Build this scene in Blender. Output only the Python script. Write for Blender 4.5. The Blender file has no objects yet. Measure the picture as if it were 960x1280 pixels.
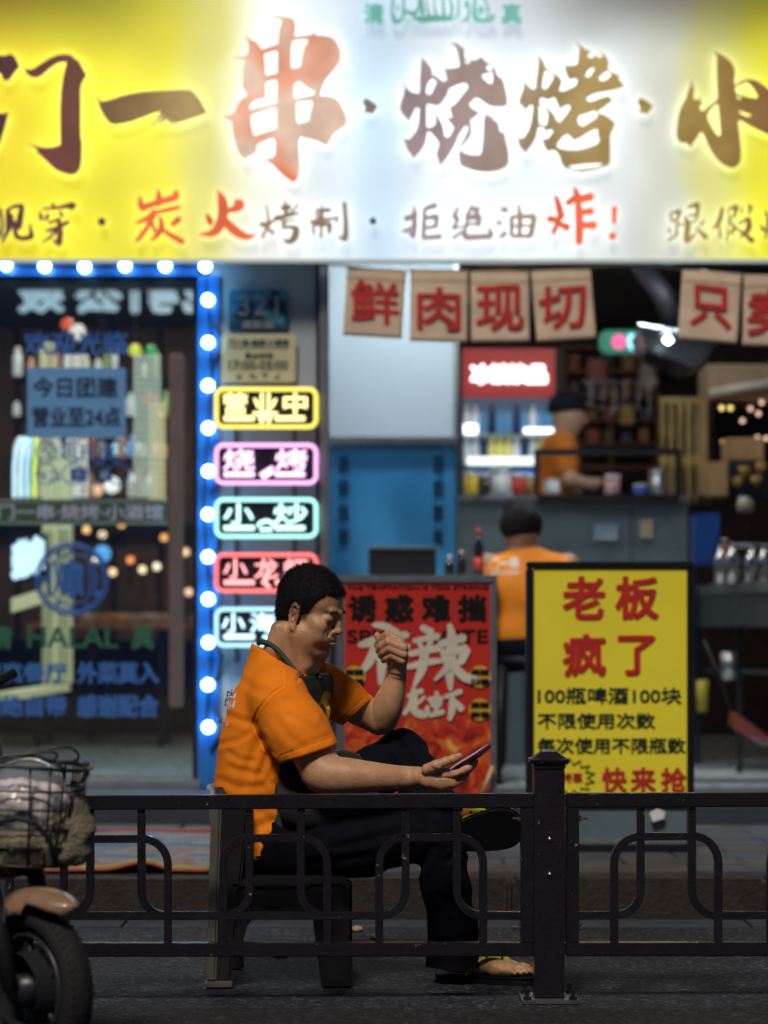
import bpy, bmesh, math, random, json
import numpy as np
from mathutils import Vector, Matrix
from mathutils.bvhtree import BVHTree
random.seed(7); np.random.seed(7)
SC = bpy.context.scene
COL = SC.collection
# ------------------------------------------------------------------ camera
FPX, CX, HY, H = 3022.0, 480.0, 790.0, 0.90      # 85 mm lens on a 36 mm high frame of 1280 px; eye height 0.9 m
cam = bpy.data.cameras.new('camera'); camo = bpy.data.objects.new('camera', cam); COL.objects.link(camo)
cam.sensor_fit = 'VERTICAL'; cam.sensor_height = 36; cam.lens = 85.0
cam.shift_y = (HY - 640) / 1280.0
cam.clip_start = .1; cam.clip_end = 500
camo.location = (0, 0, H); camo.rotation_euler = (math.radians(90), 0, 0)
cam.dof.use_dof = True; cam.dof.focus_distance = 6.16; cam.dof.aperture_fstop = 2.4
SC.camera = camo
# ------------------------------------------------------------------ night sky and the street light
w = bpy.data.worlds.new('World'); SC.world = w; w.use_nodes = True
nt = w.node_tree; bg = nt.nodes['Background']
bg.inputs[0].default_value = (.24, .40, .90, 1); bg.inputs[1].default_value = .085
SUN_EL = 50
sl = bpy.data.lights.new('street_light', 'SUN'); slo = bpy.data.objects.new('street_light', sl); COL.objects.link(slo)
sl.energy = 2.3; sl.angle = math.radians(12); sl.color = (1, .88, .74)
_d = Vector((math.cos(math.radians(SUN_EL)) * -.22, -math.cos(math.radians(SUN_EL)) * .975, math.sin(math.radians(SUN_EL))))
slo.rotation_euler = _d.to_track_quat('Z', 'Y').to_euler(); slo.location = (-4, 2, 7)
SC.view_settings.view_transform = 'Standard'; SC.view_settings.look = 'None'
SC.view_settings.exposure = 0; SC.view_settings.gamma = 1
SC.render.engine = 'CYCLES'
try:
    SC.cycles.use_denoising = True; SC.cycles.max_bounces = 6; SC.cycles.sample_clamp_indirect = 4
    SC.cycles.diffuse_bounces = 3; SC.cycles.transparent_max_bounces = 12
except Exception: pass

# ------------------------------------------------------------------ helpers
def P(px, py, Y): return Vector(((px - CX) * Y / FPX, Y, H - (py - HY) * Y / FPX))
def S(n, Y): return n * Y / FPX
def tag(o, label=None, cat=None, group=None, kind=None):
    if label: o['label'] = label
    if cat: o['category'] = cat
    if group: o['group'] = group
    if kind: o['kind'] = kind
    return o
def thing(name, loc, label, cat, group=None):
    o = bpy.data.objects.new(name, None); COL.objects.link(o); o.location = loc; o.empty_display_size = .1
    return tag(o, label, cat, group)
def link(name, me, m=None, parent=None, smooth=False):
    o = bpy.data.objects.new(name, me); COL.objects.link(o)
    if m is not None:
        me.materials.clear()
        for q in (m if isinstance(m, (list, tuple)) else [m]): me.materials.append(q)
    if smooth:
        me.polygons.foreach_set('use_smooth', [True] * len(me.polygons))
    if parent is not None:
        o.parent = parent
        # geometry is written in world coordinates: undo the parents' offset
        off = Vector((0, 0, 0)); p = parent
        while p is not None: off += p.location; p = p.parent
        o.location = -off
    return o
def mesh(name, vs, fs):
    me = bpy.data.meshes.new(name); me.from_pydata([tuple(v) for v in vs], [], fs); me.update(); return me
class MB:
    """collects shapes, in world coordinates, for one mesh"""
    def __init__(s): s.v = []; s.f = []
    def add(s, vs, fs):
        n = len(s.v); s.v += [tuple(v) for v in vs]; s.f += [tuple(i + n for i in f) for f in fs]; return s
    def box(s, lo, hi):
        x0, y0, z0 = lo; x1, y1, z1 = hi
        return s.add([(x0,y0,z0),(x1,y0,z0),(x1,y1,z0),(x0,y1,z0),(x0,y0,z1),(x1,y0,z1),(x1,y1,z1),(x0,y1,z1)],
                     [(0,3,2,1),(4,5,6,7),(0,1,5,4),(1,2,6,5),(2,3,7,6),(3,0,4,7)])
    def bx(s, x0, y0, x1, y1, Y, t):
        """box whose front face spans that rectangle at distance Y and is t deep"""
        a = P(x0, y1, Y); b = P(x1, y0, Y); return s.box((a.x, Y, a.z), (b.x, Y + t, b.z))
    def prism(s, pts, Y, t):
        """outline in the wall plane (world x,z), t deep"""
        n = len(pts)
        vs = [(x, Y, z) for x, z in pts] + [(x, Y + t, z) for x, z in pts]
        fs = [tuple(range(n)), tuple(range(2*n-1, n-1, -1))] + [(i, i+n, (i+1) % n + n, (i+1) % n) for i in range(n)]
        return s.add(vs, fs)
    def tube(s, pts, r, seg=8, closed=False, sq=1.0):
        pts = [Vector(p) for p in pts]; n = len(pts)
        rs = r if isinstance(r, (list, tuple)) else [r] * n
        base = len(s.v); up = None; ring = []
        for i in range(n):
            a = pts[(i - 1) % n] if (closed or i) else pts[0]; b = pts[(i + 1) % n] if (closed or i < n-1) else pts[-1]
            t = (b - a).normalized()
            if up is None:
                up = Vector((0, 1, 0)) if abs(t.y) < .9 else Vector((1, 0, 0))
            u = (up - t * up.dot(t)).normalized(); up = u; v = t.cross(u)
            ring.append([pts[i] + (u * math.cos(k * 2 * math.pi / seg + math.pi / seg) + v * math.sin(k * 2 * math.pi / seg + math.pi / seg) * sq) * rs[i] for k in range(seg)])
        for q in ring: s.v += [tuple(p) for p in q]
        for i in range(n if closed else n - 1):
            j = (i + 1) % n
            for k in range(seg):
                k2 = (k + 1) % seg
                s.f.append((base + i*seg + k, base + i*seg + k2, base + j*seg + k2, base + j*seg + k))
        if not closed:
            s.f.append(tuple(base + k for k in range(seg))[::-1]); s.f.append(tuple(base + (n-1)*seg + k for k in range(seg)))
        return s
    def lathe(s, c, prof, seg=16, axis='z'):
        """profile of (radius, height) about a vertical axis through c"""
        c = Vector(c); base = len(s.v)
        for r, h in prof:
            for k in range(seg):
                a = k * 2 * math.pi / seg
                d = (r*math.cos(a), r*math.sin(a), h) if axis == 'z' else ((r*math.cos(a), h, r*math.sin(a)) if axis == 'y' else (h, r*math.cos(a), r*math.sin(a)))
                s.v.append(tuple(c + Vector(d)))
        for i in range(len(prof) - 1):
            for k in range(seg):
                k2 = (k+1) % seg; s.f.append((base+i*seg+k, base+i*seg+k2, base+(i+1)*seg+k2, base+(i+1)*seg+k))
        s.f.append(tuple(base + k for k in range(seg))[::-1]); s.f.append(tuple(base + (len(prof)-1)*seg + k for k in range(seg)))
        return s
    def build(s, name, m, parent=None, smooth=False, bevel=0):
        me = mesh(name, s.v, s.f)
        bm = bmesh.new(); bm.from_mesh(me)
        if bevel:
            es = [e for e in bm.edges if len(e.link_faces) == 2 and e.calc_face_angle(0) > .5]
            bmesh.ops.bevel(bm, geom=es, offset=bevel, segments=2, affect='EDGES', clamp_overlap=True)
        bmesh.ops.recalc_face_normals(bm, faces=bm.faces)
        bm.to_mesh(me); bm.free()
        return link(name, me, m, parent, smooth)
def spline(pts, n=6, closed=False):
    """Catmull-Rom through points of any dimension"""
    A = np.array(pts, float); out = []; m = len(A)
    for i in range(m if closed else m - 1):
        p0 = A[(i-1) % m] if (closed or i) else A[0]*2 - A[1]; p1 = A[i]; p2 = A[(i+1) % m]
        p3 = A[(i+2) % m] if (closed or i + 2 < m) else A[-1]*2 - A[-2]
        for k in range(n):
            t = k / n
            out.append(.5*((2*p1) + (-p0+p2)*t + (2*p0-5*p1+4*p2-p3)*t*t + (-p0+3*p1-3*p2+p3)*t**3))
    if not closed: out.append(A[-1])
    return out

# ------------------------------------------------------------------ materials
MATS = {}
def mat(name, col, rough=.6, metal=0, var=.12, scale=12, bump=0, bscale=60, emit=None, est=0, spec=.5, coat=0, sss=0):
    if name in MATS: return MATS[name]
    m = bpy.data.materials.new(name); m.use_nodes = True; n = m.node_tree; L = n.links
    b = n.nodes['Principled BSDF']
    b.inputs['Roughness'].default_value = rough; b.inputs['Metallic'].default_value = metal
    b.inputs['Specular IOR Level'].default_value = spec; b.inputs['Coat Weight'].default_value = coat
    if sss: b.inputs['Subsurface Weight'].default_value = sss; b.inputs['Subsurface Scale'].default_value = .01
    tc = n.nodes.new('ShaderNodeTexCoord')
    no = n.nodes.new('ShaderNodeTexNoise'); no.inputs['Scale'].default_value = scale; no.inputs['Detail'].default_value = 6
    L.new(tc.outputs['Object'], no.inputs['Vector'])
    rp = n.nodes.new('ShaderNodeValToRGB'); e = rp.color_ramp.elements
    e[0].position = .3; e[1].position = .7
    e[0].color = (*[c * (1 - var) for c in col], 1); e[1].color = (*[min(1, c * (1 + var)) for c in col], 1)
    L.new(no.outputs['Fac'], rp.inputs['Fac']); L.new(rp.outputs['Color'], b.inputs['Base Color'])
    # wear in the gloss
    mr = n.nodes.new('ShaderNodeMapRange'); mr.inputs['To Min'].default_value = max(.03, rough - .08); mr.inputs['To Max'].default_value = min(1, rough + .1)
    n2 = n.nodes.new('ShaderNodeTexNoise'); n2.inputs['Scale'].default_value = scale * 3.1; n2.inputs['Detail'].default_value = 5
    L.new(tc.outputs['Object'], n2.inputs['Vector']); L.new(n2.outputs['Fac'], mr.inputs['Value']); L.new(mr.outputs['Result'], b.inputs['Roughness'])
    if bump:
        n3 = n.nodes.new('ShaderNodeTexNoise'); n3.inputs['Scale'].default_value = bscale; n3.inputs['Detail'].default_value = 4
        L.new(tc.outputs['Object'], n3.inputs['Vector'])
        bu = n.nodes.new('ShaderNodeBump'); bu.inputs['Strength'].default_value = bump; bu.inputs['Distance'].default_value = .01
        L.new(n3.outputs['Fac'], bu.inputs['Height']); L.new(bu.outputs['Normal'], b.inputs['Normal'])
    if emit:
        b.inputs['Emission Color'].default_value = (*emit, 1); b.inputs['Emission Strength'].default_value = est
    MATS[name] = m; return m
def glow(name, col, st): return mat(name, tuple(.12*c + .01 for c in col), .35, var=.02, emit=col, est=st)
def ramp(cr, stops):
    while len(cr.elements) > 1: cr.elements.remove(cr.elements[-1])
    cr.elements[0].position = stops[0][0]; cr.elements[0].color = (*stops[0][1], 1)
    for p_, c_ in stops[1:]: e = cr.elements.new(p_); e.color = (*c_, 1)
def glass_mat():
    m = bpy.data.materials.new('door_glass'); m.use_nodes = True; n = m.node_tree; n.nodes.clear(); L = n.links
    o = n.nodes.new('ShaderNodeOutputMaterial'); mx = n.nodes.new('ShaderNodeMixShader'); t = n.nodes.new('ShaderNodeBsdfTransparent'); g = n.nodes.new('ShaderNodeBsdfGlossy')
    t.inputs[0].default_value = (.86, .93, .95, 1); g.inputs['Roughness'].default_value = .03
    mx.inputs[0].default_value = .1; L.new(t.outputs[0], mx.inputs[1]); L.new(g.outputs[0], mx.inputs[2]); L.new(mx.outputs[0], o.inputs[0]); return m

# ------------------------------------------------------------------ lettering
def text_geo(s, off=0.0):
    c = bpy.data.curves.new('t', 'FONT'); c.body = s; c.size = 1; c.offset = off; c.align_x = 'CENTER'; c.align_y = 'CENTER'
    c.resolution_u = 3
    o = bpy.data.objects.new('t', c); COL.objects.link(o); bpy.context.view_layer.update()
    me = bpy.data.meshes.new_from_object(o.evaluated_get(bpy.context.evaluated_depsgraph_get()))
    vs = np.array([v.co[:2] for v in me.vertices]); fs = [tuple(p.vertices) for p in me.polygons]
    bpy.data.objects.remove(o); bpy.data.curves.remove(c); bpy.data.meshes.remove(me); return vs, fs
def text(mb, s, x0, y0, x1, y1, Y, off=.012, t=.002, mirror=False, slant=0, rot=0):
    """lettering fitted in a pixel rectangle of the plane at distance Y, a thin raised sheet t thick;
    off: extra stroke weight in ems, made of shifted copies of the same glyphs"""
    vs, fs = text_geo(s, 0)
    lo = vs.min(0); hi = vs.max(0); n = len(vs)
    off = max(off, 0); e = off * (y1-y0)
    ex0, ey0, ex1, ey1 = x0+e, y0+e, x1-e, y1-e
    cnt = {(f[i], f[(i+1) % len(f)]) for f in fs for i in range(len(f))}
    rim = [(a, a+n, b+n, b) for (a, b) in cnt if (b, a) not in cnt]
    sh = [(0, 0)] if off < .004 else [(0, 0)] + [(e*math.cos(k*math.pi/4), e*math.sin(k*math.pi/4)) for k in range(8)]
    u = (vs[:, 0] - lo[0]) / (hi[0]-lo[0]); v = (vs[:, 1] - lo[1]) / (hi[1]-lo[1])
    if mirror: u = 1 - u
    X = ex0 + u * (ex1 - ex0) + slant * (v - .5) * (ey1 - ey0); Zp = ey1 - v * (ey1 - ey0) + rot * (u - .5)
    for k, (dx, dy) in enumerate(sh):
        q = [P(a+dx, b+dy, Y) for a, b in zip(X, Zp)]; y_ = Y - .00015*(k+1)
        mb.add([(p.x, y_, p.z) for p in q] + [(p.x, Y + t, p.z) for p in q], [tuple(f) for f in fs] + rim)
    return mb
def outline(mb, outer, holes, z, Y, t, smooth=1):
    """traced outline with holes; z = (x0, y0, zoom factor)"""
    c = bpy.data.curves.new('c', 'CURVE'); c.dimensions = '2D'; c.fill_mode = 'FRONT'
    f = lambda q: (z[0] + q[0]/z[2], z[1] + q[1]/z[2])
    for poly in [outer] + holes:
        pts = [f(q) for q in poly]
        if smooth: 
            # keep the corners, round the rest a little
            out = []; m = len(pts)
            for i in range(m):
                a, b, d = np.array(pts[i-1]), np.array(pts[i]), np.array(pts[(i+1) % m])
                l1 = np.linalg.norm(b-a) + 1e-9; l2 = np.linalg.norm(d-b) + 1e-9
                if np.dot(b-a, d-b)/(l1*l2) > .55: out += [b + (a-b)*.22, b + (d-b)*.22]
                else: out.append(b)
            pts = out
        sp = c.splines.new('POLY'); sp.points.add(len(pts)-1); sp.use_cyclic_u = True
        for i, p in enumerate(pts):
            w_ = P(p[0], p[1], Y); sp.points[i].co = (w_.x, w_.z, 0, 1)
    o = bpy.data.objects.new('c', c); COL.objects.link(o); bpy.context.view_layer.update()
    me = bpy.data.meshes.new_from_object(o.evaluated_get(bpy.context.evaluated_depsgraph_get()))
    vs = [v.co[:2] for v in me.vertices]; fs = [tuple(p.vertices) for p in me.polygons]; n = len(vs)
    bpy.data.objects.remove(o); bpy.data.curves.remove(c); bpy.data.meshes.remove(me)
    # weld before making the rim
    key = {}; idx = []
    nv = []
    for v in vs:
        k = (round(v[0], 5), round(v[1], 5))
        if k not in key: key[k] = len(nv); nv.append(v)
        idx.append(key[k])
    fs = [tuple(dict.fromkeys(idx[i] for i in f)) for f in fs]; fs = [f for f in fs if len(f) > 2]
    n = len(nv); E_ = {(f[i], f[(i+1) % len(f)]) for f in fs for i in range(len(f))}
    vv = [(x, Y, z_) for x, z_ in nv] + [(x, Y+t, z_) for x, z_ in nv]
    mb.add(vv, fs + [(a, a+n, b+n, b) for a, b in E_ if (b, a) not in E_])
    return mb
def brush(mb, strokes, z, Y, t, wf=1.0):
    """brush strokes: lists of (x, y, width) in zoomed pixels"""
    for k, st in enumerate(strokes):
        pts = [(z[0] + a/z[2], z[1] + b/z[2], c/z[2]*wf) for a, b, c in st]
        if len(pts) == 1:
            x, y, r = pts[0]; pl = [(x + r*math.cos(i*.7854)*.55, y + r*math.sin(i*.7854)*.55) for i in range(8)]
        else:
            q = spline(pts, 5); q = [np.array(p) for p in q]; L_, R_ = [], []
            for i in range(len(q)):
                d = q[min(i+1, len(q)-1)][:2] - q[max(i-1, 0)][:2]; d /= np.linalg.norm(d) + 1e-9
                nn = np.array([-d[1], d[0]]); hw = max(q[i][2], .4) / 2
                L_.append(q[i][:2] + nn*hw); R_.append(q[i][:2] - nn*hw)
            d0 = q[0][:2]-q[1][:2]; d0 /= np.linalg.norm(d0)+1e-9; d1 = q[-1][:2]-q[-2][:2]; d1 /= np.linalg.norm(d1)+1e-9
            pl = [q[0][:2] + d0*q[0][2]*.35] + L_ + [q[-1][:2] + d1*q[-1][2]*.35] + R_[::-1]
        n = len(pl); y0 = Y - .0004*(k+1)
        w_ = [P(a, b, Y) for a, b in pl]
        if len(pts) == 1:
            fs = [tuple(range(n))]
        else:
            m = (n-2)//2
            fs = [(0, 1, n-1)] + [(1+i, 2+i, n-2-i, n-1-i) for i in range(m-1)] + [(m, m+1, m+2)]
        vs = [(p.x, y0, p.z) for p in w_] + [(p.x, Y+t, p.z) for p in w_]
        fs = fs + [(i, (i+1) % n, (i+1) % n + n, i+n) for i in range(n)]
        mb.add(vs, fs)
    return mb
# ================================================================== ground
G = .216                                          # level of the shop floor
asphalt = mat('asphalt', (.040, .042, .050), .82, var=.35, scale=90, bump=.9, bscale=230)
def ground():
    n = asphalt.node_tree; L = n.links; b = n.nodes['Principled BSDF']; tc = n.nodes['Texture Coordinate']
    # stone chips of differing colour set in the bitumen
    vo = n.nodes.new('ShaderNodeTexVoronoi'); vo.inputs['Scale'].default_value = 95; L.new(tc.outputs['Object'], vo.inputs['Vector'])
    sp = n.nodes.new('ShaderNodeSeparateColor'); L.new(vo.outputs['Color'], sp.inputs[0])
    r = n.nodes.new('ShaderNodeValToRGB'); cr = r.color_ramp; cr.elements[0].position = .0; cr.elements[0].color = (.003, .0045, .010, 1); cr.elements[1].position = .75; cr.elements[1].color = (.007, .011, .025, 1)
    e = cr.elements.new(.97); e.color = (.08, .085, .10, 1); L.new(sp.outputs[0], r.inputs['Fac'])
    no = n.nodes.new('ShaderNodeTexNoise'); no.inputs['Scale'].default_value = 2.2; no.inputs['Detail'].default_value = 8; L.new(tc.outputs['Object'], no.inputs['Vector'])
    mr = n.nodes.new('ShaderNodeMapRange'); mr.inputs['From Min'].default_value = .3; mr.inputs['From Max'].default_value = .7; mr.inputs['To Min'].default_value = .55; mr.inputs['To Max'].default_value = 1.25; L.new(no.outputs['Fac'], mr.inputs['Value'])
    mx = n.nodes.new('ShaderNodeVectorMath'); mx.operation = 'SCALE'; L.new(r.outputs[0], mx.inputs[0]); L.new(mr.outputs[0], mx.inputs['Scale']); L.new(mx.outputs[0], b.inputs['Base Color'])
    bu = [q for q in n.nodes if q.bl_idname == 'ShaderNodeBump'][0]; bu.inputs['Distance'].default_value = .006; bu.inputs['Strength'].default_value = 1
    L.new(vo.outputs['Distance'], bu.inputs['Height'])
ground()
tag(MB().box((-60, -12, -.3), (60, 7.36, 0)).build('road', asphalt), kind='structure')
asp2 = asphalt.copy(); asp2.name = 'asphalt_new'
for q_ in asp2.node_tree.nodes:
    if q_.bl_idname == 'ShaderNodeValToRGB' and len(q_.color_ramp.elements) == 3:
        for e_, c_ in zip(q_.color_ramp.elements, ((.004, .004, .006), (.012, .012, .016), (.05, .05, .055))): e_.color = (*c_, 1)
tag(MB().box((-60, -12, .0), (60, 5.74, .005)).build('road_resurfaced_lane', asp2), kind='structure')  # darker sheet stands in for the shade in front of the railing
gut = mat('gutter_concrete', (.035, .047, .065), .8, var=.3, scale=14, bump=.5, bscale=80)
g = MB()
x = -9
rnd = random.Random(3)
g = thing('gutter', (0, 7.4, 0), None, None); tag(g, kind='structure')
gm = mesh('concrete_slab', *(lambda q: (q.v, q.f))(MB().box((.004, 7.362, -.2), (.956, 7.55, .004))))
for i in range(12):
    o = link('concrete_slab', gm, gut, g); o.location.x += -5.6 + i*.96; o.location.z += rnd.uniform(-.002, .002)
kerbm = mat('kerb_stone', (.021, .016, .013), .85, var=.45, scale=9, bump=.8, bscale=50)
kr = thing('kerb', (0, 7.6, 0), None, None); tag(kr, kind='structure')
kb = MB().box((.002, 7.56, -.2), (.798, 7.76, .126)); tmp = kb.build('kerb_block', kerbm, kr, bevel=.014)
for i in range(15):
    o = tmp if i == 0 else tmp.copy()
    if i: COL.objects.link(o); o.parent = kr
    o.location.x = -6.0 + i*.8; o.location.z = rnd.uniform(-.003, .003)
pavm = [mat('paving_stone_%s' % n_, c, .7, var=.25, scale=7, bump=.35, bscale=60) for n_, c in (('grey', (.055, .065, .08)), ('brown', (.06, .06, .06)), ('blue', (.045, .06, .085)))]
pv = thing('pavement', (0, 8.7, 0), None, None); tag(pv, kind='structure')
MB().box((-60, 7.765, -.3), (60, 9.7, .105)).build('pavement_bed', gut, pv)
pms = []
for k in range(3):
    b_ = MB().box((.003, .003, .1), (.397, .237, .130)); o_ = b_.build('paving_stone', pavm[k], pv, bevel=.004); pms.append(o_)
cnt = 0
for r in range(8):
    for c in range(17):
        xx = -3.4 + c*.4 + (r % 2)*.2
        k = rnd.randrange(3)
        o = pms[k].copy() if cnt >= 0 else pms[k]; COL.objects.link(o); o.parent = pv
        o.location = (xx, 7.765 - 8.7 + r*.24, rnd.uniform(-.002, .002)); cnt += 1
for o_ in pms: bpy.data.objects.remove(o_)
# the doormat rug by the kerb
def rug():
    m = bpy.data.materials.new('rug_print'); m.use_nodes = True; n = m.node_tree; L = n.links; b = n.nodes['Principled BSDF']; b.inputs['Roughness'].default_value = .9
    tc = n.nodes.new('ShaderNodeTexCoord'); 
    no = n.nodes.new('ShaderNodeTexNoise'); no.inputs['Scale'].default_value = 5.5; no.inputs['Detail'].default_value = 5; no.inputs['Roughness'].default_value = .65
    L.new(tc.outputs['Object'], no.inputs['Vector'])
    r = n.nodes.new('ShaderNodeValToRGB'); cr = r.color_ramp
    cols = [(.0, (.03, .09, .18)), (.42, (.05, .13, .21)), (.50, (.19, .22, .25)), (.56, (.23, .21, .19)), (.60, (.26, .03, .03)), (.66, (.20, .22, .24)), (.74, (.06, .16, .32))]
    ramp(cr, cols)
    L.new(no.outputs['Fac'], r.inputs['Fac']); L.new(r.outputs[0], b.inputs['Base Color']); return m
rg = thing('door_rug', (-1.2, 8.2, .13), 'printed blue, red and cream rug lying on the pavement in front of the glass door', 'rug')
nx, ny = 90, 24; vs = []; x0, x1, y0, y1 = -3.2, -.56, 7.74, 9.25
for j in range(ny+1):
    for i in range(nx+1):
        X = x0 + (x1-x0)*i/nx; Y_ = y0 + (y1-y0)*j/ny
        e = math.exp(-j/2.2)*.018*max(0, math.sin(X*14.0)+.3*math.sin(X*31))
        vs.append((X, Y_ + .008*math.sin(X*3), .139 + e + .003*math.sin(X*7+Y_*5)))
fs = [(j*(nx+1)+i, j*(nx+1)+i+1, (j+1)*(nx+1)+i+1, (j+1)*(nx+1)+i) for j in range(ny) for i in range(nx)]
rm = mesh('rug', vs, fs); ro = link('rug_cloth', rm, rug(), rg, True); so = ro.modifiers.new('s', 'SOLIDIFY'); so.thickness = .006
hem_c = mat('rug_hem_cream', (.36, .25, .10), .9); hem_r = mat('rug_hem_red', (.35, .05, .04), .9)
h1 = [(v[0], v[1]-.002, v[2]+.004) for v in vs[:nx+1]]
MB().tube(h1, .010, 6).build('hem', hem_c, rg, True)
MB().tube([(a, b-.006, c-.006) for a, b, c in h1], .005, 6).build('hem', hem_r, rg, True)
MB().box((x0, 9.19, .140), (x1, 9.24, .1485)).build('border_band', hem_r, rg)
# ================================================================== building
B = thing('shop_building', (0, 10.6, 0), 'grill restaurant at street level with a glass door left and an open kitchen front right', 'shop')
YF = 10.6
stepm = mat('step_stone', (.05, .075, .12), .45, var=.2, scale=6, bump=.15)
MB().box((-6, 9.7, -.2), (6, 10.62, G)).build('door_step', stepm, B, bevel=.008)
riser = mat('step_riser', (.03, .04, .06), .5)
MB().box((-6, 9.690, .128), (6, 9.698, G-.02)).build('step_riser', riser, B)
floorm = mat('floor_tile', (.36, .43, .46), .28, var=.18, scale=5, bump=.05, spec=.6)
FL = B
MB().box((-4, 10.625, -.2), (4, 17, G-.012)).build('floor_screed', riser, B)
tl = MB().box((.003, .003, G-.03), (.597, .597, G)); t0 = tl.build('floor_tile', floorm, B, bevel=.003)
for r in range(9):
    for c in range(12):
        o = t0.copy(); COL.objects.link(o); o.parent = B; o.location = (-3.6 + c*.6, 10.628 - 10.6 + r*.6, rnd.uniform(-.001, .001))
bpy.data.objects.remove(t0)
dark = mat('dark_wall', (.035, .032, .035), .7, var=.3)
greyw = mat('grey_panel', (.34, .40, .46), .5, var=.1, scale=3)
white = mat('white_wall', (.62, .70, .74), .6, var=.06, scale=2)
dkm = mat('dark_metal', (.012, .012, .017), .5, spec=.25)
alu = mat('aluminium', (.45, .48, .5), .32, metal=.9, var=.12)
# inner walls
MB().box((-4, 17, 0), (4, 17.2, 3.4)).build('back_wall', mat('brown_back_wall', (.05, .03, .028), .7, var=.4), B)
MB().box((-4.2, 10.7, 0), (-4, 17, 3.4)).build('side_wall', dark, B)
MB().box((4, 10.7, 0), (4.2, 17, 3.4)).build('side_wall', dark, B)
MB().box((-4.2, 10.56, 2.96), (4.2, 17.2, 3.1)).build('ceiling', mat('ceiling_dark', (.05, .06, .075), .6), B)
cb = MB().box((0, 10.8, 2.91), (.035, 13.0, 2.958)); c0 = cb.build('ceiling_rib', dkm, B)
for i in range(26):
    o = c0.copy(); COL.objects.link(o); o.parent = B; o.location.x += .75 + i*.09
bpy.data.objects.remove(c0)
MB().box((-6, 10.63, 3.1), (6, 17.2, 7)).build('upper_wall', dark, B)
MB().bx(248, 300, 262, 990, 10.62, .2).build('door_jamb', dkm, B)
# pillar with the grey panel, its frame and blue side strip
MB().bx(262, 300, 399, 988, YF, 1.6).build('pillar', greyw, B)
MB().bx(399, 300, 411, 988, YF-.05, .25).build('frame_post', alu, B, bevel=.006)
MB().bx(395, 300, 399, 988, YF-.012, .2).build('shadow_gap', dkm, B)
blue = mat('blue_light_channel', (.02, .15, .48), .35, var=.2, scale=8, coat=.4)
MB().bx(247, 344, 274, 984, YF-.02, .018).build('light_channel', blue, B)
MB().bx(-60, 326, 247.5, 345, YF-.02, .018).build('light_channel', blue, B)
cab = mat('cable_black', (.015, .018, .03), .5)
for k in range(7):
    yy = 400 + k*80
    MB().tube([P(266 + rnd.uniform(-3, 3), yy, 10.56), P(278 - 3*rnd.random(), yy+20, 10.57), P(272, yy+45, 10.57), P(263, yy+60, 10.57)], .006, 6).build('cable', cab, B, True)
# sill light line under door, glossy blue-grey threshold
MB().bx(-60, 975, 250, 985, 10.56, .05).build('threshold', alu, B, bevel=.004)
MB().box((-6, YF-.03, -.1), (P(-42, 0, YF).x, YF+.3, 3.1)).build('facade_wall', greyw, B)
MB().box((P(1150, 0, YF).x, YF-.03, -.1), (6, YF+.3, 3.1)).build('facade_wall', greyw, B)
# glass door
DR = MB().bx(-30, 345, 248, 357, YF, .06).build('glass_door', dkm, B)
MB().bx(241, 357, 248, 975, YF, .06).build('door_stile', dkm, DR)
MB().bx(-40, 357, -22, 975, YF, .06).build('door_stile', dkm, DR)
MB().bx(-22, 969, 241, 975, YF+.003, .05).build('bottom_rail', alu, DR)
MB().bx(-22, 357, 241, 969, YF+.02, .008).build('glass_pane', glass_mat(), DR)
MB().bx(211, 440, 229, 886, YF-.07, .035).build('handle', mat('handle_brown', (.24, .19, .18), .35, metal=.5), DR, bevel=.008)
for yy in (500, 820): MB().bx(216, yy, 224, yy+8, YF-.035, .055).build('handle_mount', dkm, DR)
st_b = mat('sticker_blue', (.03, .13, .42), .6, var=.1); st_db = mat('sticker_navy', (.01, .03, .09), .6)
st_g = mat('sticker_green', (.02, .12, .07), .6); st_w = mat('sticker_grey', (.35, .42, .55), .6)
YG = YF + .014
def sticker(name, m, fn):
    mb = MB(); fn(mb); return mb.build(name, m, DR)
sticker('greeting_letters', st_b, lambda mb: text(mb, '欢迎光临', 30, 414, 160, 444, YG, .03))
nb = MB().bx(34, 460, 157, 547, YG-.012, .001).build('paper_notice', mat('notice_blue', (.12, .32, .62), .6, var=.06), DR)
sticker('notice_letters', st_db, lambda mb: (text(mb, '今日团建', 41, 471, 147, 497, YG-.014, .022, .001), text(mb, '营业至24点', 40, 508, 151, 534, YG-.014, .022, .001)))
def frames(mb):
    for x0 in (45, 78, 110, 135):
        for y0, y1 in ((552, 578), (580, 606)):
            mb.tube([P(x0 + 13 + 13*math.cos(a*.5236), (y0+y1)/2 + 13*math.sin(a*.5236), YG) for a in range(12)], .0035, 5, True)
sticker('round_outline', st_b, frames)
for a_ in (('全周开放', 50, 555, 145, 575, YG, .005), ('4:26', 50, 588, 76, 602, YG, .01)): sticker('opening_lettering', st_b, lambda mb: text(mb, *a_))
sticker('payment_sign', st_b, lambda mb: mb.bx(88, 585, 108, 602, YG, .001))
sticker('payment_letter', st_w, lambda mb: text(mb, '支', 93, 588, 103, 599, YG-.002, .01, .001))
sticker('payment_sign', st_db, lambda mb: mb.bx(122, 586, 140, 602, YG, .001))
sticker('payment_dot', mat('sticker_mid', (.15, .3, .45), .5), lambda mb: mb.lathe(P(131, 594, YG-.002), [(S(6, YG), 0), (S(6, YG), .001)], 12, 'y'))
bd = MB().bx(-22, 628, 210, 652, YG, .001).build('name_band', mat('band_green', (.035, .085, .05), .6), DR)
sticker('band_edge', mat('band_edge', (.14, .22, .22), .5), lambda mb: (mb.bx(-22, 624, 210, 628, YG-.001, .002), mb.bx(-22, 652, 210, 656, YG-.001, .002)))
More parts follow.
